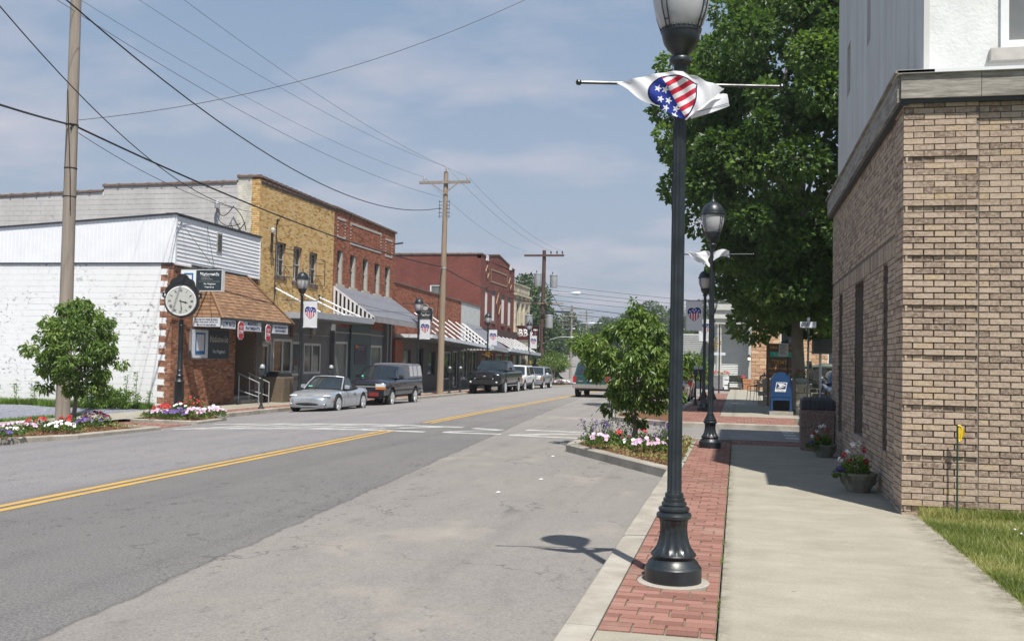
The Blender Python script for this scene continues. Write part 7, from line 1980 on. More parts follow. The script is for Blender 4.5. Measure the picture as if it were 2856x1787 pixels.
P_NAVY = paint('black_blue_paint', (.010, .012, .022), .22, 0)
pickup1 = dict(L=4.85, paint=P_NAVY, r=.335, wheels=(.86, 3.75), track=1.70, floor=.36, tw=.22, spokes=5, seams=(1.42, 2.55), seam_z=(.36, .96), handles=[(2.38, .86)], handle_mat=M_CARTRIM, mould=(.62, 1.2, 4.6, M_CARTRIM), arch=1.2,
    body=[(0, .74, .46, .82, .90), (.06, .81, .42, .90, .98), (.25, .84, .40, .95, 1.05), (.8, .86, .40, .98, 1.10), (1.3, .86, .40, 1.01, 1.14), (1.8, .86, .40, 1.04, 1.10), (3.0, .86, .40, 1.05, 1.08), (4.6, .86, .42, 1.05, 1.07), (4.82, .83, .45, 1.03, 1.05), (4.85, .80, .46, 1.01, 1.03)],
    cabs=[dict(dim=(1.26, 1.82, 2.62, 2.78, .79, .64, 1.07, 1.56), bow=.12, side=[('side_window', 1.58, 2.52, 2.02, 2.50, .10, .86, None)]),
          dict(name='cargo_cap', dim=(2.96, 3.04, 4.66, 4.80, .835, .76, 1.05, 1.65), bow=.03, mat=paint('cap_paint', (.11, .115, .13), .35), windscreen=False, side=[('cap_window', 3.02, 3.48, 3.05, 3.46, .14, .84, M_CAPWIN), ('cap_window', 3.56, 4.04, 3.56, 4.02, .14, .84, M_CAPWIN), ('cap_window', 4.12, 4.66, 4.12, 4.60, .14, .84, M_CAPWIN)])],
    mirror=(1.62, .83, 1.14), mirror_mat=M_CARTRIM,
    extra=[('grille', M_CARTRIM, 'box', ((-.035, -.45, .66), (.06, .45, .90)), False), ('grille_bar', M_CHROME, 'box', ((-.06, -.46, .75), (.02, .46, .80)), False), ('headlight', M_LENS, 'box', ((-.045, .46, .76), (.14, .82, .88)), True), ('indicator', M_AMBER, 'box', ((-.04, .46, .67), (.13, .83, .75)), True),
           ('front_bumper', P_NAVY, 'box', ((-.08, -.82, .44), (.16, .82, .65)), False), ('bumper_valance', M_CARTRIM, 'box', ((-.04, -.7, .34), (.2, .7, .445)), False), ('front_plate', M_PLATERED, 'box', ((-.10, -.62, .42), (-.082, -.22, .57)), False), ('sticker', M_STICK, 'poly', [(1.36, .48, 1.12), (1.36, .64, 1.12), (1.42, .64, 1.17), (1.42, .48, 1.17)], False), ('rear_bumper', M_CHROME, 'box', ((4.82, -.8, .42), (4.95, .8, .56)), False), ('emblem', M_CHROME, 'blob', ((-.03, 0, .71), (.02, .09, .03)), False)])
np_ = car('pickup_truck', 'dark navy pickup with windowed cargo cap parked behind the roadster', 'pickup', park(-14.3, 37.0, 4.85, -.43), FACE_US, pickup1); np_.scale = (1.0, 1.03, 1.05)

P_BLACK = paint('black_paint', (.004, .0045, .005), .25, 0, .45)
pickup2 = dict(L=5.6, paint=P_BLACK, r=.40, wheels=(.98, 4.45), track=1.98, floor=.50, tw=.27, spokes=6, seams=(1.6, 2.75, 3.75), seam_z=(.52, 1.15), handles=[(2.58, 1.08), (3.6, 1.08)], mould=(.72, 1.4, 5.3, M_CHROME), arch=1.2,
    body=[(0, .82, .66, 1.06, 1.16), (.06, .92, .58, 1.12, 1.22), (.3, .97, .56, 1.18, 1.30), (.9, .99, .55, 1.20, 1.35), (1.5, .99, .55, 1.23, 1.38), (2.0, .99, .55, 1.26, 1.34), (3.8, .99, .55, 1.27, 1.31), (5.3, .99, .58, 1.27, 1.29), (5.57, .96, .60, 1.25, 1.27), (5.6, .93, .62, 1.23, 1.25)],
    cabs=[dict(dim=(1.42, 2.0, 3.6, 3.85, .91, .75, 1.31, 1.86), bow=.14, side=[('side_window', 1.80, 2.74, 2.24, 2.74, .10, .86, None), ('rear_side_window', 2.84, 3.62, 2.84, 3.50, .10, .86, None)]),
          dict(name='tonneau', dim=(3.92, 3.94, 5.5, 5.52, .90, .88, 1.25, 1.33), bow=.01, mat=M_CARTRIM, windscreen=False)],
    mirror=(1.85, .97, 1.42), mirror_mat=P_BLACK,
    extra=[('grille', M_CARTRIM, 'box', ((-.05, -.52, .86), (.06, .52, 1.10)), False), ('grille_surround', P_BLACK, 'box', ((-.03, -.58, .82), (.05, .58, 1.14)), False), ('headlight', M_CARGLASS, 'box', ((-.03, .58, .86), (.16, .95, 1.04)), True), ('front_bumper', M_CARTRIM, 'box', ((-.14, -.93, .56), (.2, .93, .80)), False), ('fog_light', M_LENS, 'blob', ((-.14, .72, .68), (.03, .06, .05)), True), ('tow_hook', M_CHROME, 'blob', ((-.06, .50, .86), (.03, .04, .04)), True), ('emblem', M_CHROME, 'blob', ((-.06, 0, .99), (.02, .09, .035)), False), ('running_board', M_CHROME, 'box', ((1.5, .90, .46), (3.9, 1.02, .52)), True)])
bp_ = car('pickup_truck', 'big glossy black crew cab pickup parked past the tan utility pole', 'pickup', park(-14.28, 56.0, 5.6, -.52), FACE_US, pickup2); bp_.scale = (1.03, 1.07, 1.07)

P_WHITE = paint('white_paint_car', (.70, .71, .72), .3)
suv = dict(L=4.4, paint=P_WHITE, low_paint=M_CLAD, low_z=.62, r=.37, wheels=(.82, 3.45), track=1.76, floor=.32, tw=.23, spokes=5, seams=(1.45, 2.6), seam_z=(.4, 1.0), handles=[(2.42, .92)], arch=1.2,
    body=[(0, .72, .50, .90, .98), (.07, .82, .45, .96, 1.04), (.3, .87, .43, 1.0, 1.09), (1.3, .88, .43, 1.04, 1.15), (1.8, .88, .43, 1.07, 1.13), (3.5, .88, .44, 1.07, 1.11), (4.3, .86, .42, 1.04, 1.08), (4.4, .80, .46, 1.0, 1.04)],
    cabs=[dict(dim=(1.22, 1.8, 4.05, 4.34, .82, .68, 1.06, 1.70), bow=.13, side=[('side_window', 1.6, 2.58, 1.98, 2.58, .10, .86, None), ('quarter_window', 2.7, 4.1, 2.7, 3.98, .10, .86, None)])],
    mirror=(1.62, .85, 1.13), mirror_mat=M_CARTRIM,
    extra=[('grille', M_CARTRIM, 'box', ((-.02, -.45, .72), (.05, .45, .88)), False), ('headlight', M_LENS, 'box', ((-.04, .47, .74), (.14, .76, .90)), True), ('indicator', M_AMBER, 'box', ((-.02, .75, .74), (.16, .87, .90)), True), ('front_bumper', M_CLAD, 'box', ((-.1, -.82, .42), (.18, .82, .62)), False), ('roof_rail', M_CARTRIM, 'tube', ([(2.1, .6, 1.74), (3.9, .6, 1.74)], .02), True), ('rear_bumper', M_CLAD, 'box', ((4.3, -.8, .42), (4.5, .8, .6)), False), ('tail_light', M_TAIL, 'box', ((4.36, .66, .8), (4.43, .83, 1.04)), True)])
car('suv', 'white two door sport utility with grey lower panels between the black pickup and silver wagon', 'suv', park(-14.2, 62.1, 4.4, -.54), FACE_US, suv)
P_SIL2 = paint('pale_silver_paint', (.34, .36, .39), .3, .5)
suv2 = dict(suv); suv2.update(paint=P_SIL2, low_paint=P_SIL2, L=4.6)
suv2['extra'] = [e if e[0] != 'front_bumper' else ('front_bumper', P_SIL2, 'box', ((-.1, -.82, .42), (.18, .82, .66)), False) for e in suv['extra']]
suv2['mirror_mat'] = P_WHITE
suv2['body'] = suv['body'][:-2] + [(4.5, .86, .42, 1.04, 1.08), (4.6, .80, .46, 1.0, 1.04)]
suv2['cabs'] = [dict(dim=(1.15, 1.75, 4.2, 4.52, .82, .66, 1.06, 1.62), bow=.13, side=suv['cabs'][0]['side'])]
car('suv', 'silver sport utility parked last before the far left street tree', 'suv', park(-14.1, 68.0, 4.6, -.56), FACE_US, suv2)

P_TEAL = paint('dark_teal_paint', (.010, .055, .05), .25)
M_TAN = simple('tan_lower_paint', (.26, .235, .21), .45, .1)
gs = dict(suv); gs.update(paint=P_TEAL, low_paint=M_TAN, low_z=.66, L=4.8)
gs['body'] = [(x * 4.8 / 4.4, a, b, c + .02, d + .02) for x, a, b, c, d in suv['body']]
gs['wheels'] = (.9, 3.8)
gs['cabs'] = [dict(dim=(1.3, 1.9, 4.5, 4.76, .84, .70, 1.06, 1.76), bow=.13, side=suv['cabs'][0]['side'], rf=(.10, .86))]
gs['mirror'] = (1.7, .86, 1.16)
gs['extra'] = [('rear_bumper', M_TAN, 'box', ((4.7, -.88, .48), (4.94, .88, .64)), False), ('bumper_step', M_CHROME, 'box', ((4.72, -.86, .645), (4.93, .86, .67)), False), ('tail_light', M_TAIL, 'box', ((4.70, .72, .74), (4.83, .88, 1.06)), True), ('reverse_lens', M_SIGNWHITE, 'box', ((4.72, .73, .69), (4.835, .87, .735)), True), ('rear_plate', M_PLATE, 'box', ((4.82, -.17, .80), (4.85, .17, .97)), False), ('tailgate_handle', M_CHROME, 'blob', ((4.82, 0, 1.02), (.03, .12, .025)), False), ('badge', M_CHROME, 'box', ((4.80, -.62, .80), (4.815, -.38, .84)), False), ('exhaust', M_CHROME, 'tube', ([(4.5, -.5, .36), (4.9, -.5, .34)], .03), False)]
car('suv', 'dark teal sport utility with tan lower panels driving away behind the near right tree', 'suv', (-6.95, 48.2 + 2.4, -.24), rad(-90), gs)
P_RED = paint('red_paint', (.30, .012, .015), .25)
rs = dict(suv); rs.update(paint=P_RED, low_paint=P_RED)
rs['extra'] = [('rear_bumper', M_CHROME, 'box', ((4.3, -.84, .46), (4.5, .84, .62)), False), ('tail_light', M_TAIL, 'box', ((4.33, .68, .76), (4.44, .86, 1.06)), True), ('rear_plate', M_PLATE, 'box', ((4.38, -.17, .76), (4.42, .17, .92)), False)]
car('suv', 'red sport utility parked at the right kerb past the side street', 'suv', (-2.98, 51.0, -.22), rad(-90), rs)
P_GREY = paint('champagne_grey_paint', (.30, .30, .29), .3, .4)
sd = dict(roadster); sd.update(L=4.6, paint=P_GREY, wheels=(.88, 3.6), r=.32, track=1.74, tw=.2, handles=[(2.3, .78)], seams=(1.5, 2.5, 3.3), seam_z=(.28, .84))
sd['body'] = [(0, .6, .3, .58, .64), (.1, .78, .24, .66, .72), (.5, .86, .2, .74, .82), (1.3, .87, .2, .82, .92), (2.2, .87, .2, .88, .94), (3.6, .87, .22, .90, .98), (4.3, .84, .28, .88, .96), (4.55, .76, .34, .82, .9), (4.6, .7, .4, .74, .8)]
sd['cabs'] = [dict(dim=(1.25, 2.0, 3.15, 3.85, .78, .60, .92, 1.40), bow=.14, rbow=.12, side=[('side_window', 1.75, 2.5, 2.12, 2.5, .1, .86, None), ('rear_side_window', 2.58, 3.5, 2.58, 3.1, .1, .86, None)])]
sd['mirror'] = (1.6, .84, .98); sd['mirror_mat'] = P_GREY
sd['extra'] = [('headlight', M_LENS, 'blob', ((.16, .62, .60), (.12, .17, .07)), True), ('grille', M_CARTRIM, 'blob', ((.06, 0, .5), (.05, .32, .07)), False), ('tail_light', M_TAIL, 'box', ((4.46, .5, .66), (4.6, .8, .80)), True), ('rear_plate', M_PLATE, 'box', ((4.58, -.17, .55), (4.615, .17, .7)), False)]
car('sedan', 'champagne sedan parked at the right kerb nearest past the side street', 'car', (-2.95, 44.6, -.2), rad(-90), sd)
P_STEELB = paint('steel_blue_paint', (.14, .18, .22), .3, .4)
sb = dict(sd); sb.update(paint=P_STEELB, mirror_mat=P_STEELB)
sb['extra'] = sd['extra'] + [('indicator', M_AMBER, 'blob', ((.22, .80, .62), (.1, .05, .06)), True)]
car('sedan', 'steel blue car peeping out from behind the right brick wall', 'car', (4.0, 39.3, .0), FACE_US, sb)
wf_ = dict(sd); wf_.update(paint=P_WHITE, mirror_mat=P_WHITE)
car('sedan', 'tiny white car coming over the far rise of the road', 'car', (ctrX(366) - 1.6, 366, farZ(366)), rad(90 + 12), wf_)
wf2 = dict(sd); wf2.update(paint=P_WHITE, mirror_mat=P_WHITE)
car('sedan', 'white car behind the field gun on the courthouse lawn', 'car', (5.0, 58, .05), rad(0), wf2)
# ------------------------------------------------------------------ foliage
def leaf_tris(P, D, size, width, r, fold=.35):
    """P points, D leaf directions -> folded two-triangle leaves"""
    n = len(P); D = D / np.maximum(1e-6, np.linalg.norm(D, axis=1, keepdims=True))
    A = r.normal(size=(n, 3)); Sd = np.cross(D, A); Sd /= np.maximum(1e-6, np.linalg.norm(Sd, axis=1, keepdims=True)); Nn = np.cross(Sd, D)
    s = size * r.uniform(.65, 1.25, (n, 1)); w_ = s * width
    tip = P + D * s; mid = P + D * s * .45
    L_ = mid + Sd * w_ / 2 + Nn * w_ * fold; R_ = mid - Sd * w_ / 2 + Nn * w_ * fold
    V = np.stack([P, L_, tip, P, tip, R_], 1).reshape(-1, 3)
    return V, np.arange(len(V)).reshape(-1, 3)
def clump_points(cl, n, r, shell=.55):
    """cl: (k,4) clump centres and radii"""
    cl = np.asarray(cl); w_ = cl[:, 3] ** 2; k = r.choice(len(cl), n, p=w_ / w_.sum())
    d = r.normal(size=(n, 3)); d /= np.linalg.norm(d, axis=1, keepdims=True)
    rad_ = (shell + (1 - shell) * r.random(n)) ** .8
    P = cl[k, :3] + d * (cl[k, 3] * rad_)[:, None] * np.array([1, 1, .75])
    return P, d, k
def crown_mesh(name, cl, n, size, width, mat, parent, seed, droop=.8, shell=.5, tone_by_clump=.25, **kw):
    r = np.random.default_rng(seed); P, d, k = clump_points(cl, n, r, shell)
    D = d * 1.0 + r.normal(0, .45, (n, 3)) + np.array([0, 0, -droop])
    V, F_ = leaf_tris(P, D, size, width, r)
    ct = r.random(len(cl))
    tone = np.clip(r.random(n) * (1 - tone_by_clump) + ct[k] * tone_by_clump, 0, 1)
    return np_mesh(name, V, F_, mat, parent, tone=np.repeat(tone, 2), **kw)
def limb_path(a, b, r, bend=.08, n=5):
    a, b = Vector(a), Vector(b); L = (b - a).length
    return [a.lerp(b, i / (n - 1)) + Vector((r.gauss(0, bend), r.gauss(0, bend), 0)) * L * (0 if i in (0, n - 1) else 1) * .6 for i in range(n)]
def tree(name, label, loc, clumps, n, size, width, mat, trunk_r, fork_z, seed, cat='tree', group=None, droop=.8, limbs=14, n_obj=0, bark=None, shell=.5):
    t = thing(name, label, cat, loc, 0, group); r = random.Random(seed); bark = bark or M_BARK
    m = MB(); zs = [0, fork_z * .3, fork_z * .7, fork_z]
    m.tube([(r.gauss(0, .02) * (z > 0), r.gauss(0, .02) * (z > 0), z) for z in zs], [trunk_r * 1.25, trunk_r, trunk_r * .9, trunk_r * .8], 10)
    top = max(c[2] for c in clumps); m.tube(limb_path((0, 0, fork_z), (clumps[0][0] * .3, clumps[0][1] * .3, top * .85), r), [trunk_r * .75, trunk_r * .55, trunk_r * .35, trunk_r * .2, trunk_r * .08], 7)
    m.build('trunk', bark, t, smooth=True)
    m = MB()
    for c in sorted(clumps, key=lambda c: -c[3])[:limbs]:
        z0_ = fork_z + (c[2] - fork_z) * r.uniform(.05, .4)
        m.tube(limb_path((0, 0, max(fork_z * .8, z0_)), c[:3], r, .12), [trunk_r * .42, trunk_r * .3, trunk_r * .2, trunk_r * .12, trunk_r * .05], 5)
    m.build('limbs', bark, t, smooth=True, kind='stuff')
    crown_mesh('crown', clumps, n, size, width, mat, t, seed, droop, shell, .45, kind='stuff')
    if n_obj:
        rr = np.random.default_rng(seed + 1); P, d, k = clump_points(clumps, n_obj, rr, .9)
        ms = []
        for i in range(6):
            q = MB(); q.tone = .3 + .14 * i; w_ = .42; b = .1
            q.add([(0, 0, 0), (-w_ * .4, .25, b), (-w_ * .5, .5, b), (-w_ * .3, .8, b * .5), (0, 1.05, -.06), (w_ * .3, .8, b * .5), (w_ * .5, .5, b), (w_ * .4, .25, b), (0, .5, 0)],
                  [(0, 8, 2, 1), (8, 4, 3, 2), (0, 7, 6, 8), (8, 6, 5, 4)])
            me = bpy.data.meshes.new('leaf'); me.from_pydata(q.v, [], q.f); me.materials.append(mat); at = me.attributes.new('tone', 'FLOAT', 'FACE'); at.data.foreach_set('value', q.t); ms.append(me)
        for i in range(n_obj):
            o = bpy.data.objects.new('leaf', ms[i % 6]); COL.objects.link(o); o.parent = t; o.location = P[i]
            D = Vector(d[i]) + Vector((0, 0, -1.0)); o.rotation_mode = 'QUATERNION'; o.rotation_quaternion = D.to_track_quat('Y', 'Z'); s_ = size * rr.uniform(.9, 1.3); o.scale = (s_, s_, s_)
    return t
def layered(rx, rz0, rz1, n, cr, seed, taper=.45, cx=0, cy=0, ry=None):
    """clumps filling an egg-shaped crown"""
    r = random.Random(seed); out = []; ry = ry or rx
    for i in range(n):
        f = (i + .5) / n; z = rz0 + (rz1 - rz0) * f; prof = math.sin(PI * min(1, .18 + f * .82)) ** taper if f > .0 else .5
        a = i * 2.399 + r.uniform(-.4, .4); q = r.uniform(.35, 1.0) ** .6
        out.append((cx + rx * prof * q * math.cos(a), cy + ry * prof * q * math.sin(a), z + r.uniform(-.1, .1) * (rz1 - rz0) * .3, cr * r.uniform(.7, 1.3)))
    return out
STG = 'small ornamental street trees'
# near right tree
r_ = random.Random(77); cl = []
def tier(z, reach_l, reach_r, n, cr, dz=.09, depth=.8):
    for i in range(n):
        a = 2 * PI * (i + r_.random() * .8) / n; q = r_.uniform(.45, 1.0); rx_ = reach_r if math.cos(a) > 0 else reach_l
        cl.append((rx_ * q * math.cos(a), depth * (reach_l + reach_r) / 2 * q * math.sin(a), z + r_.uniform(-dz, dz) - .10 * q * q, cr * r_.uniform(.65, 1.15)))
tier(2.62, .12, .12, 3, .13, .05); tier(2.42, .34, .3, 6, .17); tier(2.2, .5, .55, 8, .19); tier(1.98, 1.1, .85, 13, .19, .12); tier(1.72, 1.22, 1.05, 14, .20, .1); tier(1.45, .95, 1.1, 13, .20, .1); tier(1.22, .5, .9, 8, .19); tier(.98, .75, .85, 11, .19, .08); tier(.78, .55, .65, 9, .17, .08); tier(.5, .14, .2, 5, .10, .1)
cl += [(-1.2, 0, 1.9, .15), (-1.1, .1, 2.05, .13), (-.05, 0, 2.74, .09)]
tree('street_tree', 'small leafy street tree with drooping leaves in the near right flower bed', (-1.96, 19.7, .05), cl, 8800, .118, .44, M_LEAF_ST, .05, .75, 11, group=STG, droop=1.15, n_obj=300, limbs=22, shell=.35)
cl = []
tier(2.98, .2, .3, 4, .16, .05); tier(2.75, .5, .6, 7, .2); tier(2.5, .75, .95, 10, .21, .1); tier(2.2, .95, 1.15, 12, .22, .12); tier(1.9, 1.15, 1.25, 14, .22, .1); tier(1.6, 1.2, 1.2, 13, .22, .1); tier(1.35, 1.3, .9, 11, .2, .1); tier(1.05, .9, .9, 9, .19, .1); tier(.85, .2, .8, 5, .15, .08)
tree('street_tree', 'small leafy street tree with round crown in front of the left utility pole', (-15.45, 21.0, -.2), cl, 9500, .125, .42, M_LEAF_ST, .055, .8, 12, group=STG, droop=1.1, limbs=22, shell=.35)
cl = layered(1.25, 1.2, 2.5, 40, .33, 7, .5)
tree('street_tree', 'small round street tree in the flower bed at the far left kerb', (-14.3, 78.5, -.42), cl, 2600, .17, .5, M_LEAF_ST, .06, 1.0, 13, group=STG, droop=.9)
cl = layered(.9, .9, 2.0, 26, .3, 8, .5)
tree('street_tree', 'low street tree behind the parked cars at the right kerb', (-2.15, 49.3, -.05), cl, 1800, .16, .5, M_LEAF_ST, .05, .8, 14, group=STG, droop=.9)
# large maple over the right pavement
r_ = random.Random(21); cl = []
for i in range(330):
    u = r_.uniform(-1, 1); a = r_.uniform(0, 2 * PI); q = r_.uniform(.5, 1.12) ** .5
    s_ = math.sqrt(1 - u * u); k_ = 1.0 if u > 0 else 1.0 - .12 * abs(u)
    cl.append((.25 + 4.75 * q * s_ * math.cos(a) * k_, -1.2 + 5.6 * q * s_ * math.sin(a), 9.2 + 6.5 * q * u, r_.uniform(.4, .95)))
cl += [(-1.6, -2.5, 3.6, .6), (-.6, -3.6, 3.4, .6), (.6, -3.0, 3.2, .7), (-.2, -4.4, 4.0, .7), (1.5, -3.4, 3.6, .7), (-1.2, -4.6, 3.9, .55)]
tree('maple_tree', 'large dark green maple tree towering between the near lamp and the brick building', (2.05, 36.6, 0), cl, 125000, .19, .75, M_LEAF_MAPLE, .24, 3.4, 22, droop=.35, limbs=40, shell=.55)
# far trees, each with its own crown
FG_ = 'trees beyond the far end of the street'
far = [(-25.6, 120, 4.6, 13.1, 0), (-31, 125, 4.5, 11.5, 0), (-24.6, 131, 3.2, 8.9, 1), (-35.6, 182, 4.0, 10.4, 0), (-39, 230, 4.6, 13.2, 0), (-32, 250, 4.8, 13.4, 2), (-25, 236, 5.0, 14.4, 0), (-17.4, 200, 4.6, 14.1, 2), (-12.0, 190, 2.4, 11.6, 1), (-6.5, 150, 4.0, 6.4, 0), (-28, 148, 3.4, 7.2, 0), (-1.5, 140, 4.6, 10.5, 0), (-45, 262, 4.5, 12.2, 2), (-52, 300, 5.2, 13.6, 0), (-66, 330, 5.5, 14.0, 2), (-12, 260, 5, 14.5, 0), (-4, 240, 5, 13.2, 2), (-20, 150, 3.6, 7.4, 0), (-43, 340, 4.6, 11, 0), (5, 130, 5, 12, 0)]
labels_f = ['tall dense tree rising behind the cream bank roof', 'broad green tree left behind the tall dark brick building', 'small dark conifer by the transformers of the dark pole', 'rounded tree just right of the dark utility pole', 'green tree above the far street light heads', 'pale tree on the skyline left of the near street tree', 'leafy tree on the skyline behind the near street tree top', 'tall rounded pale tree showing right above the near street tree', 'dark narrow conifer beside the near lamp post', 'low green tree between the near lamp post and the grey wing', 'mid sized tree left of the rising road', 'green tree behind the banner of the third right lamp', 'pale tree left of the rising road near its top', 'dense tree left of the rising road further up', 'pale tree at the far left of the woodland edge', 'tree hidden mostly behind the near right street tree', 'pale tree behind the small banners on the right', 'low bushy tree right of the rising road', 'tree at the top of the rise beside the far white car', 'green tree behind the porch roof']
for i, (x, y, w_, h_, kd) in enumerate(far):
    z0_ = terrain(x, y) if y > 85 else -.5; H_ = h_ - z0_
    if kd == 1: c_ = [(0 + r_.gauss(0, .12) * w_ * (1 - f), r_.gauss(0, .12) * w_ * (1 - f), H_ * (.15 + .85 * f), max(.25, w_ * .62 * (1 - f * .92))) for f in np.linspace(0, 1, 14)]
    else: c_ = layered(w_ * .72, H_ * .28, H_ * .88, 30, w_ * .34, 100 + i, .5)
    tree('conifer_tree' if kd == 1 else 'broadleaf_tree', labels_f[i], (x, y, z0_), c_, 5200 if y < 160 else 3600, .42 if y < 160 else .55, .7, M_LEAF_CONIF if kd == 1 else M_LEAF_FAR, .2, H_ * .25, 200 + i, group=FG_, droop=.3, limbs=6, shell=.6)
# woodland behind them that reads as one mass
r2 = np.random.default_rng(5); cl = []
for i in range(900):
    y = r2.uniform(270, 520); x = r2.uniform(-230, 160)
    if abs(x - ctrX(y)) < 13 and y < 440: continue
    cl.append((x, y, terrain(x, y) + r2.uniform(3, 13.5), r2.uniform(2.8, 5.2)))
for i in range(160):
    y = r2.uniform(105, 230); x = r2.uniform(20, 140) if i % 2 else r2.uniform(-170, -62)
    cl.append((x, y, terrain(x, y) + r2.uniform(2, 9), r2.uniform(2.4, 4.2)))
crown_mesh('woodland', cl, 90000, 1.25, .8, M_LEAF_FAR, None, 9, .3, .6, .5, kind='stuff', group=None)

# ------------------------------------------------------------------ flowers
def flower_plant(label, loc, col, rx, h, n, seed, group, ry=None, leafn=160, bl=.034, upright=False, name='petunia_plant', leafmat=None):
    t = thing(name, label, 'flowers', loc, 0, group); r = np.random.default_rng(seed); ry = ry or rx
    # foliage
    a = r.uniform(0, 2 * PI, leafn); q = np.sqrt(r.random(leafn)); P = np.stack([rx * q * np.cos(a), ry * q * np.sin(a), h * r.random(leafn) * (1 - .5 * q * q)], 1)
    D = np.stack([np.cos(a), np.sin(a), r.uniform(-.1, 1.2, leafn)], 1)
    V, F_ = leaf_tris(P, D, .07, .5, r); np_mesh('foliage', V, F_, leafmat or M_PLANTLEAF, t, tone=np.repeat(r.random(leafn), 2), kind='stuff')
    # blossoms: ruffled five-lobed discs
    vs, fs, tn = [], [], []
    a = r.uniform(0, 2 * PI, n); q = np.sqrt(r.random(n))
    for i in range(n):
        c = Vector((rx * q[i] * math.cos(a[i]), ry * q[i] * math.sin(a[i]), h * (1.02 - .45 * q[i] ** 2) * (r.uniform(.5, 1.1) if upright else r.uniform(.85, 1.1)) + .02))
        nn = Vector((math.cos(a[i]) * q[i] + .2, math.sin(a[i]) * q[i] - .7, .75 + r.normal() * .2)).normalized(); s_ = nn.orthogonal().normalized(); u_ = nn.cross(s_); R_ = bl * r.uniform(.7, 1.25); ph = r.uniform(0, 6)
        b = len(vs); vs.append(tuple(c - nn * R_ * .35))
        for k in range(10):
            an = ph + k * PI / 5; rr = R_ * (1.08 if k % 2 == 0 else .84); vs.append(tuple(c + s_ * rr * math.cos(an) + u_ * rr * math.sin(an) + nn * (.15 * R_ if k % 2 else -.05 * R_)))
        tt = r.random()
        for k in range(10): fs.append((b, b + 1 + k, b + 1 + (k + 1) % 10)); tn.append(tt)
    if n: np_mesh('blossoms', np.array(vs), np.array(fs), M_PET[col], t, tone=np.array(tn), kind='stuff')
    return t
GB = {'R': 'flowers in the near right bed', 'L1': 'flowers in the left bed by the utility pole', 'L2': 'flowers in the left bed round the street clock'}
plants = [
 ('pale pink petunia mound at the left end of the near right bed', (-2.42, 17.95), 'pink', .25, .24, 34, 'R', .45),
 ('pale pink petunia mound at the right side of the near right bed', (-1.45, 17.2), 'pink', .36, .24, 52, 'R', .45),
 ('white and pink petunias low in front of the near right tree trunk', (-1.88, 17.9), 'white', .16, .16, 12, 'R', .3),
 ('red flowers left of the near right tree trunk', (-2.15, 18.8), 'red', .12, .24, 6, 'R', .2),
 ('red flowers right of the near right tree trunk', (-1.72, 19.0), 'red', .14, .28, 9, 'R', .2),
 ('dark purple flowers low beside the near right tree trunk', (-1.95, 18.5), 'dark', .3, .16, 12, 'R', .3),
 ('pink petunias half behind the near lamp post', (-1.12, 18.2), 'pink', .16, .34, 12, 'R', .3),
 ('white petunias at the street end of the utility pole bed', (-14.6, 17.6), 'white', .45, .18, 22, 'L1', .3),
 ('purple petunias at the street end of the utility pole bed', (-14.45, 17.15), 'purple', .4, .16, 24, 'L1', .3),
 ('pale lavender petunias in the middle of the utility pole bed', (-14.95, 18.5), 'pink', .45, .22, 34, 'L1', .4),
 ('red flowers in the middle of the utility pole bed', (-15.1, 19.3), 'red', .3, .3, 24, 'L1', .35),
 ('large white petunias before the utility pole', (-14.25, 18.95), 'white', .4, .22, 26, 'L1', .5),
 ('second red flower clump before the utility pole', (-14.95, 20.1), 'red', .3, .28, 24, 'L1', .3),
 ('purple petunias below the left street tree', (-14.5, 20.2), 'purple', .35, .24, 22, 'L1', .3),
 ('dark red flowers right of the left street tree', (-14.95, 21.1), 'dark', .36, .34, 34, 'L1', .3),
 ('pale pink petunia mound at the left end of the clock bed', (-15.4, 24.45), 'pink', .40, .26, 44, 'L2', .4),
 ('red flowers left in the clock bed', (-15.75, 25.3), 'red', .4, .34, 44, 'L2', .35),
 ('deep purple petunias in the middle of the clock bed', (-14.95, 24.5), 'purple', .42, .22, 60, 'L2', .3),
 ('second deep purple petunia clump below the clock', (-15.1, 25.0), 'purple', .3, .28, 30, 'L2', .3),
 ('white petunias behind the purple ones in the clock bed', (-15.45, 25.6), 'white', .35, .36, 26, 'L2', .3),
 ('large pale pink petunia mound at the front of the clock bed', (-14.45, 24.7), 'pink', .34, .30, 70, 'L2', .5),
 ('pale petunias at the right end of the clock bed', (-14.4, 25.7), 'pink', .34, .28, 46, 'L2', .4),
 ('white petunias at the right corner of the clock bed', (-14.75, 26.2), 'white', .35, .30, 34, 'L2', .3),
 ('tall red flowers with bronze leaves at the foot of the clock', (-15.35, 26.1), 'red', .42, .62, 40, 'L2', .3)]
for i, (lb, (x, y), col, rx_, h_, n_, bd, lf_) in enumerate(plants):
    zb = {'R': .07, 'L1': -.17, 'L2': -.2}[bd]
    flower_plant(lb, (x, y, zb), col, rx_ * .92, h_ * .8, int(n_ * .62), 40 + i, GB[bd], ry=rx_ * .9, leafn=int(220 * rx_ / .3), bl=.042 if bd != 'R' else .034, upright=h_ > .5)
for (x, y) in ((-14.6, 77.2), (-14.2, 78.0), (-13.9, 79.3), (-13.8, 80.8), (-14.5, 82)):
    flower_plant('pale petunia clump ' + {77.2: 'nearest the camera', 78.0: 'second from the near end', 79.3: 'in the middle', 80.8: 'of white blooms towards the back', 82: 'of white blooms at the very back'}[y] + ' of the far left bed', (x, y, -.38), 'pink' if y < 80 else 'white', .4, .3, 16, int(x * 10 + y) + 500, 'flowers in the far left bed', bl=.07)
for (x, y, lb) in ((-2.3, 30.0, 'pink petunias in the bed past the side street behind the near post'), (-2.0, 31.6, 'second pink petunia clump in the bed past the side street'), (-3.2, 29.6, 'white petunias at the tip of the bed past the side street')):
    flower_plant(lb, (x, y, .03), 'pink' if x > -3 else 'white', .3, .4, 24, int(y * 10), 'flowers past the side street', bl=.05)
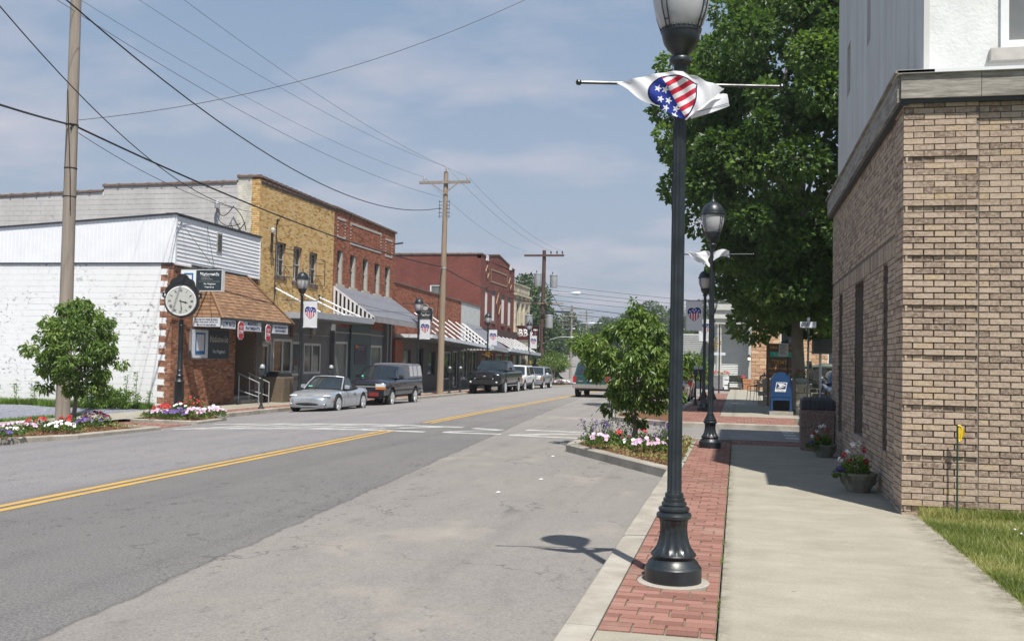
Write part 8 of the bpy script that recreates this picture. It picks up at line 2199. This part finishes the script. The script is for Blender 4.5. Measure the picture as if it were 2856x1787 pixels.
# tall grey-violet salvia stems behind the near right tree
for i, (x, y) in enumerate(((-2.66, 18.35), (-2.5, 18.85), (-2.35, 19.3), (-2.15, 19.7), (-1.35, 18.4), (-1.2, 18.8), (-1.3, 19.3))):
    t = thing('salvia_plant', ['outermost ', 'second ', 'third ', 'innermost ', 'nearer ', 'middle ', 'farther '][i] + 'tall grey violet flower stems ' + ('at the left back of the near right bed' if x < -2 else 'at the right back of the near right bed'), 'flowers', (x, y, .05), 0, 'violet stems left of the near right tree' if x < -2 else 'violet stems right of the near right tree')
    m = MB(); r3 = np.random.default_rng(600 + i); fl_ = []
    for k in range(7):
        a = r3.uniform(0, 2 * PI); L_ = r3.uniform(.26, .46); e = (math.cos(a) * .16, math.sin(a) * .16, L_)
        m.tube([(0, 0, 0), (e[0] * .4, e[1] * .4, L_ * .6), e], .004, 4)
        for q in range(7): fl_.append((e[0] + r3.normal() * .018, e[1] + r3.normal() * .018, L_ - q * .022))
    m.build('stems', M_PLANTLEAF, t, kind='stuff')
    P = np.array(fl_); V, F_ = leaf_tris(P, r3.normal(size=P.shape), .045, .8, r3); np_mesh('florets', V, F_, M_PET['purple'], t, tone=np.repeat(r3.random(len(P)), 2), kind='stuff')
    P = r3.normal(0, .08, (90, 3)); P[:, 2] = abs(P[:, 2]) * 2; V, F_ = leaf_tris(P, r3.normal(size=P.shape) + [0, 0, .6], .06, .4, r3); np_mesh('foliage', V, F_, M_PLANTLEAF, t, tone=np.repeat(r3.random(90), 2), kind='stuff')
# ground cover over the mulch
def cover(poly, n, z, seed, nm):
    r = np.random.default_rng(seed); px_ = [p[0] for p in poly]; py_ = [p[1] for p in poly]; P = []
    while len(P) < n:
        x, y = r.uniform(min(px_), max(px_)), r.uniform(min(py_), max(py_)); ins = False; j = len(poly) - 1
        for i in range(len(poly)):
            if (poly[i][1] > y) != (poly[j][1] > y) and x < (poly[j][0] - poly[i][0]) * (y - poly[i][1]) / (poly[j][1] - poly[i][1]) + poly[i][0]: ins = not ins
            j = i
        if ins and math.sin(x * 5) + math.sin(y * 4.3) > -.6: P.append((x, y, z + r.uniform(0, .05)))
    P = np.array(P); D = r.normal(size=P.shape) + [0, 0, .7]; V, F_ = leaf_tris(P, D, .055, .45, r); np_mesh(nm, V, F_, M_GRASS, None, tone=np.repeat(r.random(len(P)), 2), kind='stuff')
cover(BED_R, 1500, .05, 1, 'bed_ground_cover'); cover(BED_L1, 1600, -.19, 2, 'bed_ground_cover'); cover(BED_L2, 1400, -.22, 3, 'bed_ground_cover')
# mulch chips
def chips(poly, n, z, seed):
    r = np.random.default_rng(seed); c = np.mean(poly, 0); k = r.integers(0, len(poly), n); t = r.random(n); q = np.sqrt(r.random(n)) * .93
    A = np.array(poly)[k]; B = np.array(poly)[(k + 1) % len(poly)]; P2_ = c + ((A + (B - A) * t[:, None]) - c) * q[:, None]
    P = np.stack([P2_[:, 0], P2_[:, 1], z + (1 - q ** 2) * .09 + .005], 1); D = r.normal(size=P.shape) * [1, 1, .25]; V, F_ = leaf_tris(P, D, .05, .35, r, .1)
    np_mesh('mulch_chips', V, F_, M_CHIP, None, tone=np.repeat(r.random(n), 2), kind='stuff')
M_CHIP = tone_mat('mulch_chip', [(0, (.08, .04, .02)), (.5, (.22, .11, .06)), (1, (.40, .25, .14))])
chips(BED_R, 3500, -.005, 1); chips(BED_L1, 3000, -.245, 2); chips(BED_L2, 2000, -.275, 3)
# shrub and weed stems by the white wall
t = thing('green_shrub', 'low bright green shrub against the foot of the white wall', 'shrub', (-19.5, 28.2, -.26))
crown_mesh('foliage', layered(.75, .1, .55, 16, .24, 3, .5), 2600, .09, .55, M_WEED, t, 61, .3, kind='stuff')
for i, (x, h_) in enumerate(((-19.2, 1.1), (-18.85, 1.2), (-20.6, .7), (-22.6, .8), (-23.3, .7), (-24.0, .75), (-18.35, .6))):
    t = thing('weed_stem', ['tall weed left of the green shrub top', 'tallest thin weed right above the green shrub', 'short weed just left of the left street tree trunk', 'weed by the wall left of the utility pole', 'second weed by the wall left of the utility pole', 'weed by the wall nearest the left frame edge', 'small weed at the quoined corner of the white wall'][i], 'weed', (x, 28.6, -.27), 0, 'weeds along the white wall'); m = MB(); r3 = np.random.default_rng(i)
    m.tube([(0, 0, 0), (.03, 0, h_ * .5), (.05, 0, h_)], .01, 4); m.build('stem', M_WEED, t)
    P = np.stack([r3.normal(0, .06, 60), r3.normal(0, .05, 60), r3.uniform(.15, h_, 60)], 1); V, F_ = leaf_tris(P, r3.normal(size=P.shape), .09, .4, r3); np_mesh('leaves', V, F_, M_WEED, t, tone=np.repeat(r3.random(60), 2), kind='stuff')
# planters against the right wall
def planter(label, loc, sc, seed, flowers):
    t = thing('stone_planter', label, 'planter', loc, 0, 'cast stone planters at the right brick wall'); t.scale = (sc,) * 3
    m = MB(); m.lathe([(.125, 0), (.135, .02), (.14, .04), (.15, .06), (.185, .14), (.20, .185), (.212, .19), (.215, .215), (.205, .22), (.19, .215), (.17, .17)], 28); m.build('pot', simple('mossy_cast_stone', (.19, .19, .15), .95, .3, 16, bstr=.5, obj=True), t, smooth=True, angle=40)
    m = MB()
    for k in range(8):
        a = k * PI / 4 + .3; 
        for s_ in (-1, 1):
            pts = [(.172 + .006 * 0, a + s_ * .02, .08), (.182, a + s_ * .17, .10), (.193, a + s_ * .2, .14), (.197, a + s_ * .08, .155), (.19, a + s_ * .05, .125)]
            m.tube([((q[0] + .004) * math.cos(q[1]), (q[0] + .004) * math.sin(q[1]), q[2]) for q in pts], .006, 5)
    m.build('relief', simple('mossy_cast_stone', (.19, .19, .15)), t, kind='stuff')
    m = MB(); m.lathe([(0, .19), (.18, .18)], 16); m.build('soil', MATS['mulch'], t)
    return t
planter('cast stone planter with red and white geraniums nearest the brick corner', (1.52, 13.45, 0), 1.12, 1, 0)
planter('cast stone planter with red and white geraniums beside the litter bin', (1.5, 18.25, 0), 1.0, 2, 0)
for (x, y, z, lb, sc) in ((1.5, 13.4, .2, 'in the planter nearest the brick corner', 1.0), (1.47, 18.2, .17, 'in the planter beside the litter bin', .9)):
    flower_plant('red geraniums ' + lb, (x - .02, y, z), 'red', .15 * sc, .25 * sc, 0, int(y * 7), 'geraniums', leafn=330, name='geranium_plant', leafmat=M_WEED)
    r3 = random.Random(int(y))
    for k, (dx, dz, col) in enumerate(((-.15, .27, 'red'), (-.07, .19, 'red'), (.12, .20, 'red'), (.10, .34, 'red'), (-.04, .40, 'white'), (.03, .42, 'white'), (-.10, .31, 'white'), (-.19, .21, 'white'))):
        m = MB()
        for j in range(16):
            d = Vector((r3.gauss(0, 1), r3.gauss(0, 1), r3.gauss(0, 1))).normalized(); c = d * .033 * sc; s_ = d.orthogonal().normalized() * .016; u_ = d.cross(s_).normalized() * .016
            m.add([c + s_, c + u_, c - s_, c - u_, c + d * .006], [(0, 1, 4), (1, 2, 4), (2, 3, 4), (3, 0, 4)], r3.random())
        par = [o for o in bpy.data.objects if o.get('label') == 'red geraniums ' + lb][0]
        o = m.build('flower_head', M_PET[col], par); o.location = (dx * sc, -.06 + r3.uniform(-.04, .03), dz * sc)
    flower_plant('dark purple petunias trailing ' + lb, (x - .19 * sc, y - .05, z - .03), 'purple', .09, .12, 12, int(y * 9), 'trailing petunias', leafn=60, bl=.026)
# urns and pots with red flowers beyond the side street
for (x, y, z, s_, lb, mt) in ((2.12, 35.2, .85, .17, 'grey urn with red flowers on the pillar behind the street name post', M_PALECLAP), (1.42, 41.2, 1.0, .2, 'pale stone urn with red flowers above the cafe chairs', M_TRIM), (1.15, 45.4, .675, .12, 'small pot of violet flowers on the cafe table', M_TRIM)):
    t = thing('flower_urn', lb, 'urn', (x, y, z)); m = MB(); m.lathe([(s_ * .45, 0), (s_ * .5, .02), (s_ * .3, .06), (s_ * .95, s_ * 1.1), (s_ * 1.05, s_ * 1.6), (s_, s_ * 1.7)], 16); m.build('urn', mt, t, smooth=True)
    if y < 44:
        m = MB(); m.box((-.12, -.12, -z + .0), (.12, .12, -.005)); m.build('stand', M_GREYSTONE, t)
    flower_plant('red flowers spilling from the ' + lb.split(' with')[0].split(' of')[0] + (' by the name post' if y < 36 else ''), (x, y, z + s_ * 1.5), 'red' if y < 44 else 'purple', s_ * 1.5, .28, 16, int(y), 'flowers in urns', leafn=170, bl=.04)
for i, x in enumerate((-1.45, -.85, -.25, .35)):
    flower_plant(['orange red flowers on the grey box planter', 'orange red flowers on the white box planter', 'spiky green plant on the porch bench', 'low dark flowers at the right end of the porch bench'][i], (x, 76, .62 if i < 2 else .3), 'red' if i != 2 else 'dark', .32, .35 if i != 2 else .55, 14 if i != 2 else 0, 900 + i, 'porch flowers', leafn=160, bl=.06, leafmat=M_WEED if i < 2 else M_PLANTLEAF)
# ------------------------------------------------------------------ utility poles and cables
PG = 'wooden utility poles on the left side'
def pole(label, base, top, r0, r1, mat):
    t = thing('utility_pole', label, 'utility pole', base, 0, PG); m = MB(); B = Vector(base); T_ = Vector(top)
    n = 12; m.tube([B.lerp(T_, i / n) for i in range(n + 1)], [r0 + (r1 - r0) * i / n for i in range(n + 1)], 16); m.build('pole', mat, t, smooth=True, world=True)
    return t
def at(base, top, z): B, T_ = Vector(base), Vector(top); return B + (T_ - B) * ((z - B.z) / (T_.z - B.z))
b0_, t0_ = (-17.12, 22.8, -.25), (-17.2, 22.8, 11.9)
p0 = pole('weathered grey utility pole at the left behind the small street tree', b0_, t0_, .185, .13, M_POLE)
for z in (5.6, 6.35, 7.5):
    m = MB(); c = at(b0_, t0_, z); m.lathe([(.165, -.012), (.168, 0), (.165, .012)], 16, c); m.build('steel_band', M_WIRE, p0, world=True)
m = MB(); c = at(b0_, t0_, 7.5); q = [(c.x + .17 * math.cos(a), c.y - .16, 5.2 + 3.2 * t) for t, a in ((0, -.3), (.3, -.8), (.6, -1.3), (1, -1.9))]; m.tube(q, .012, 5); m.build('ground_wire', M_WIRE, p0, world=True)
m = MB(); m.bar((-18.3, 22.7, 11.3), (-16.1, 22.7, 11.3), .11, .13); m.build('crossarm', M_POLE, p0, world=True)
b1_, t1_ = (-15.62, 51.6, -.38), (-15.55, 51.6, 11.65)
p1 = pole('tan utility pole with single crossarm beside the left row of shops', b1_, t1_, .19, .12, M_POLE1)
m = MB(); m.bar((-17.0, 51.45, 11.05), (-14.15, 51.45, 11.05), .11, .14); m.build('crossarm', M_POLE, p1, world=True)
for s in (-1, 1):
    m = MB(); m.bar((-15.55 + s * .75, 51.4, 11.0), (-15.57, 51.42, 10.45), .03, .05); m.build('arm_brace', M_POLE1, p1, world=True)
for x, z in ((-16.75, 11.12), (-15.5, 11.66), (-14.3, 11.12)):
    m = MB(); m.lathe([(.02, 0), (.02, .08), (.06, .09), (.07, .14), (.045, .19), (.05, .22), (0, .25)], 10, (x, 51.45, z)); m.build('insulator', M_TRIM, p1, world=True, smooth=True)
for s in (-1, 1):
    m = MB(); x = -15.57 + s * .27
    m.tube([(x, 51.45, 9.1), (x, 51.45, 10.1)], .012, 5)
    for k in range(5): m.tube([(-15.57 + s * .12, 51.45, 9.2 + k * .2), (x + s * .05, 51.45, 9.2 + k * .2)], .015, 5)
    m.build('cable_rack', M_WIRE, p1, world=True)
m = MB(); m.tube([(-15.60, 51.38, 6.3), (-15.74, 51.37, 5.0), (-15.8, 51.4, 3.6)], .02, 5); m.build('riser_cable', M_WIRE, p1, world=True)
m = MB(); c = at(b1_, t1_, 6.4); m.lathe([(.165, -.03), (.17, 0), (.165, .03)], 14, c); m.build('steel_band', M_STEEL, p1, world=True)
b2_, t2_ = (-15.75, 80.7, -.45), (-15.7, 80.7, 10.6)
p2 = pole('dark utility pole with transformers and street light arms before the bank', b2_, t2_, 0.23, .15, M_POLE2)
m = MB(); m.bar((-17.35, 80.5, 10.15), (-14.0, 80.5, 10.15), .14, .16); m.build('crossarm', M_POLE2, p2, world=True)
m = MB(); m.bar((-17.6, 80.5, 4.9 + 1.3), (-14.0, 80.5, 4.9 + 1.3), .1, .1); m.build('crossarm', M_POLE1, p2, world=True)
m = MB(); m.bar((-16.0, 80.3, 5.55), (-13.4, 80.3, 5.5), .12, .12); m.build('crossarm', M_DARKMETAL, p2, world=True)
for x in (-15.1, -14.6, -14.15):
    m = MB(); m.lathe([(.02, 0), (.02, .08), (.07, .1), (.07, .2), (.03, .3), (0, .3)], 8, (x, 80.5, 10.23)); m.build('insulator', M_DARKMETAL, p2, world=True)
for (x, y, z) in ((-16.05, 80.25, 7.55), (-14.75, 80.4, 7.45), (-16.75, 80.4, 4.15), (-15.05, 80.4, 4.15)):
    m = MB(); m.lathe([(0, 0), (.30, .01), (.31, .05), (.31, .98), (.34, 1.0), (.33, 1.05), (.12, 1.1), (0, 1.11)], 18, (x, y - .35, z) if z > 5 else (x, y - .35, z), ); tr_ = m.build('transformer', M_STEEL, p2, world=True, smooth=True, angle=40)
    m = MB(); m.lathe([(.03, 0), (.05, .05), (.04, .12), (.05, .18), (0, .25)], 8, (x - .1, y - .35, z + 1.08)); m.v = [tuple(Vector(p) - Vector(b2_)) for p in m.v]; m.build('bushing', M_DARKMETAL, tr_)
def lightarm(par, base, out, z0_, z1_, sc=1.0):
    m = MB(); x0, y0 = base; m.tube([(x0, y0, z0_), (x0 + out * .25, y0, z0_ + (z1_ - z0_) * .6), (x0 + out * .6, y0, z1_), (x0 + out, y0, z1_)], .04, 6); m.build('light_arm', M_STEEL, par, world=True)
    m = MB(); m.lathe([(0, 0), (.09, .05), (.14, .3), (.16, .5), (.10, .72), (0, .75)], 12, (x0 + out - .1, y0, z1_ - .02), axis='X'); m.build('light_head', M_CANOPYTOP, par, world=True, smooth=True)
lightarm(p2, (-15.6, 80.4), 2.4, 6.4, 7.05); lightarm(p2, (-15.6, 80.4), 2.4, 2.9, 3.45)
# far poles along the rising road
for i, (x, y, h_, lb) in enumerate(((-19.5, 118, 9.0, 'slender far utility pole with crossarms left of the rising road'), (-24, 160, 10.5, 'farther utility pole with street light left of the rising road'), (-37.5, 215, 11, 'distant utility pole beside the rising road'))):
    z_ = farZ(y) - .2; B, T_ = (x, y, z_), (x + .05, y, z_ + h_); pp = pole(lb, B, T_, .16, .11, M_POLE)
    for k in (0, .9):
        m = MB(); m.bar((x - 1.2, y - .1, z_ + h_ - .4 - k), (x + 1.2, y - .1, z_ + h_ - .4 - k), .12, .12); m.build('crossarm', M_POLE, pp, world=True)
    lightarm(pp, (x, y), 2.2, z_ + h_ - 2.6, z_ + h_ - 2.1)
def cable(label, p, q, sag, r, mat=None, n=28, group='overhead cables'):
    t = thing('overhead_cable', label, 'cable', p, 0, group); m = MB(); m.tube(wire_pts(p, q, sag, n), r, 5, cap=False); m.build('cable', mat or M_WIRE, t, world=True); return t
A0 = at(b0_, t0_, 7.5)
cable('thick black telephone cable from the left frame edge to the weathered pole', (-10.9, 8.0, 5.35), (A0.x, A0.y - .2, 7.48), .12, .026)
cable('thick black telephone cable between the weathered and the tan pole', (A0.x + .1, A0.y - .2, 7.48), (-15.6, 51.4, 6.45), .45, .028)
cable('thin black cable dipping below the thick one to the office roof corner', (A0.x + .1, A0.y - .2, 7.38), (-18.2, 34.9, 7.0), .35, .009)
cable('black telephone cable between the tan and the dark pole', (-15.6, 51.5, 6.45), (-15.8, 80.5, 6.3), .5, .03)
cable('twisted black service drop coming down to the grey service head', (-13.2, 10.5, 10.6), (-19.05, 34.8, 7.2), 1.3, .014)
cable('twisted black cable sweeping from the top left to the tan pole rack', (-13.9, 13.0, 10.2), (-15.75, 51.4, 9.65), 2.1, .018)
cable('thin cable crossing the sky from the weathered pole up to the right', (A0.x + .15, A0.y, 7.62), (-2.6, 32.4, 15.9), 1.15, .010, M_WIRETHIN)
for i, (x, x1, z1) in enumerate(((-19.2, -16.75, 11.36), (-17.7, -15.5, 11.9), (-16.1, -14.3, 11.36))):
    cable(['left high line wire to the tan pole crossarm', 'middle high line wire to the tan pole top', 'right high line wire to the tan pole crossarm'][i], (x + .9, 14, 11.9 + .3), (x1, 51.45, z1), .9, .006, M_WIRETHIN)
    cable(['left high line wire beyond the tan pole', 'middle high line wire beyond the tan pole', 'right high line wire beyond the tan pole'][i], (x1, 51.45, z1), ((-17.2, -15.1, -14.15)[i], 80.5, 10.5), .6, .007, M_WIRETHIN)
cable('thin grey wire above the twisted cable to the tan pole', (-17.6, 14, 11.6), (-15.6, 51.4, 10.2), 1.1, .008, M_WIRETHIN)
for i, (z, x2, z2, sg) in enumerate(((7.75, 12, 5.4, .25), (7.35, 12, 5.15, .3), (6.95, 12, 4.95, .25), (6.55, 12, 4.7, .3), (6.2, 12, 4.45, .6), (5.6, 12, 4.1, .5), (4.9, 12, 3.3, .6))):
    cable(['topmost', 'second', 'third', 'fourth', 'fifth', 'sixth', 'lowest'][i] + ' of the parallel cables crossing the street behind the near tree', (-15.6, 80.4, z), (x2, 84 + i * .2, z2 + .3), sg, .017 if i < 4 else .028, group='parallel cables crossing the street')
for i, z in enumerate((8.2, 5.5, 4.9)):
    cable(['upper', 'middle', 'lower'][i] + ' black cable leaving the dark pole up the rising road', (-15.7, 80.9, z), (-19.5, 118, 6.6 - i * .6), .5, .03, group='cables up the rising road')
# ------------------------------------------------------------------ air
hz = MB(); hz.box((-605, -305, -2.6), (605, 1005, 36))
hm = bpy.data.materials.new('thin_haze'); hm.use_nodes = True; hn = hm.node_tree; hn.nodes.clear()
ho = hn.nodes.new('ShaderNodeOutputMaterial'); hv = hn.nodes.new('ShaderNodeVolumePrincipled'); hv.inputs['Density'].default_value = .00045; hv.inputs['Color'].default_value = (.88, .93, 1.0, 1); hv.inputs['Anisotropy'].default_value = .2
hn.links.new(hv.outputs[0], ho.inputs['Volume'])
USE_HAZE = True
if USE_HAZE: hz.build('haze', hm, kind='stuff')
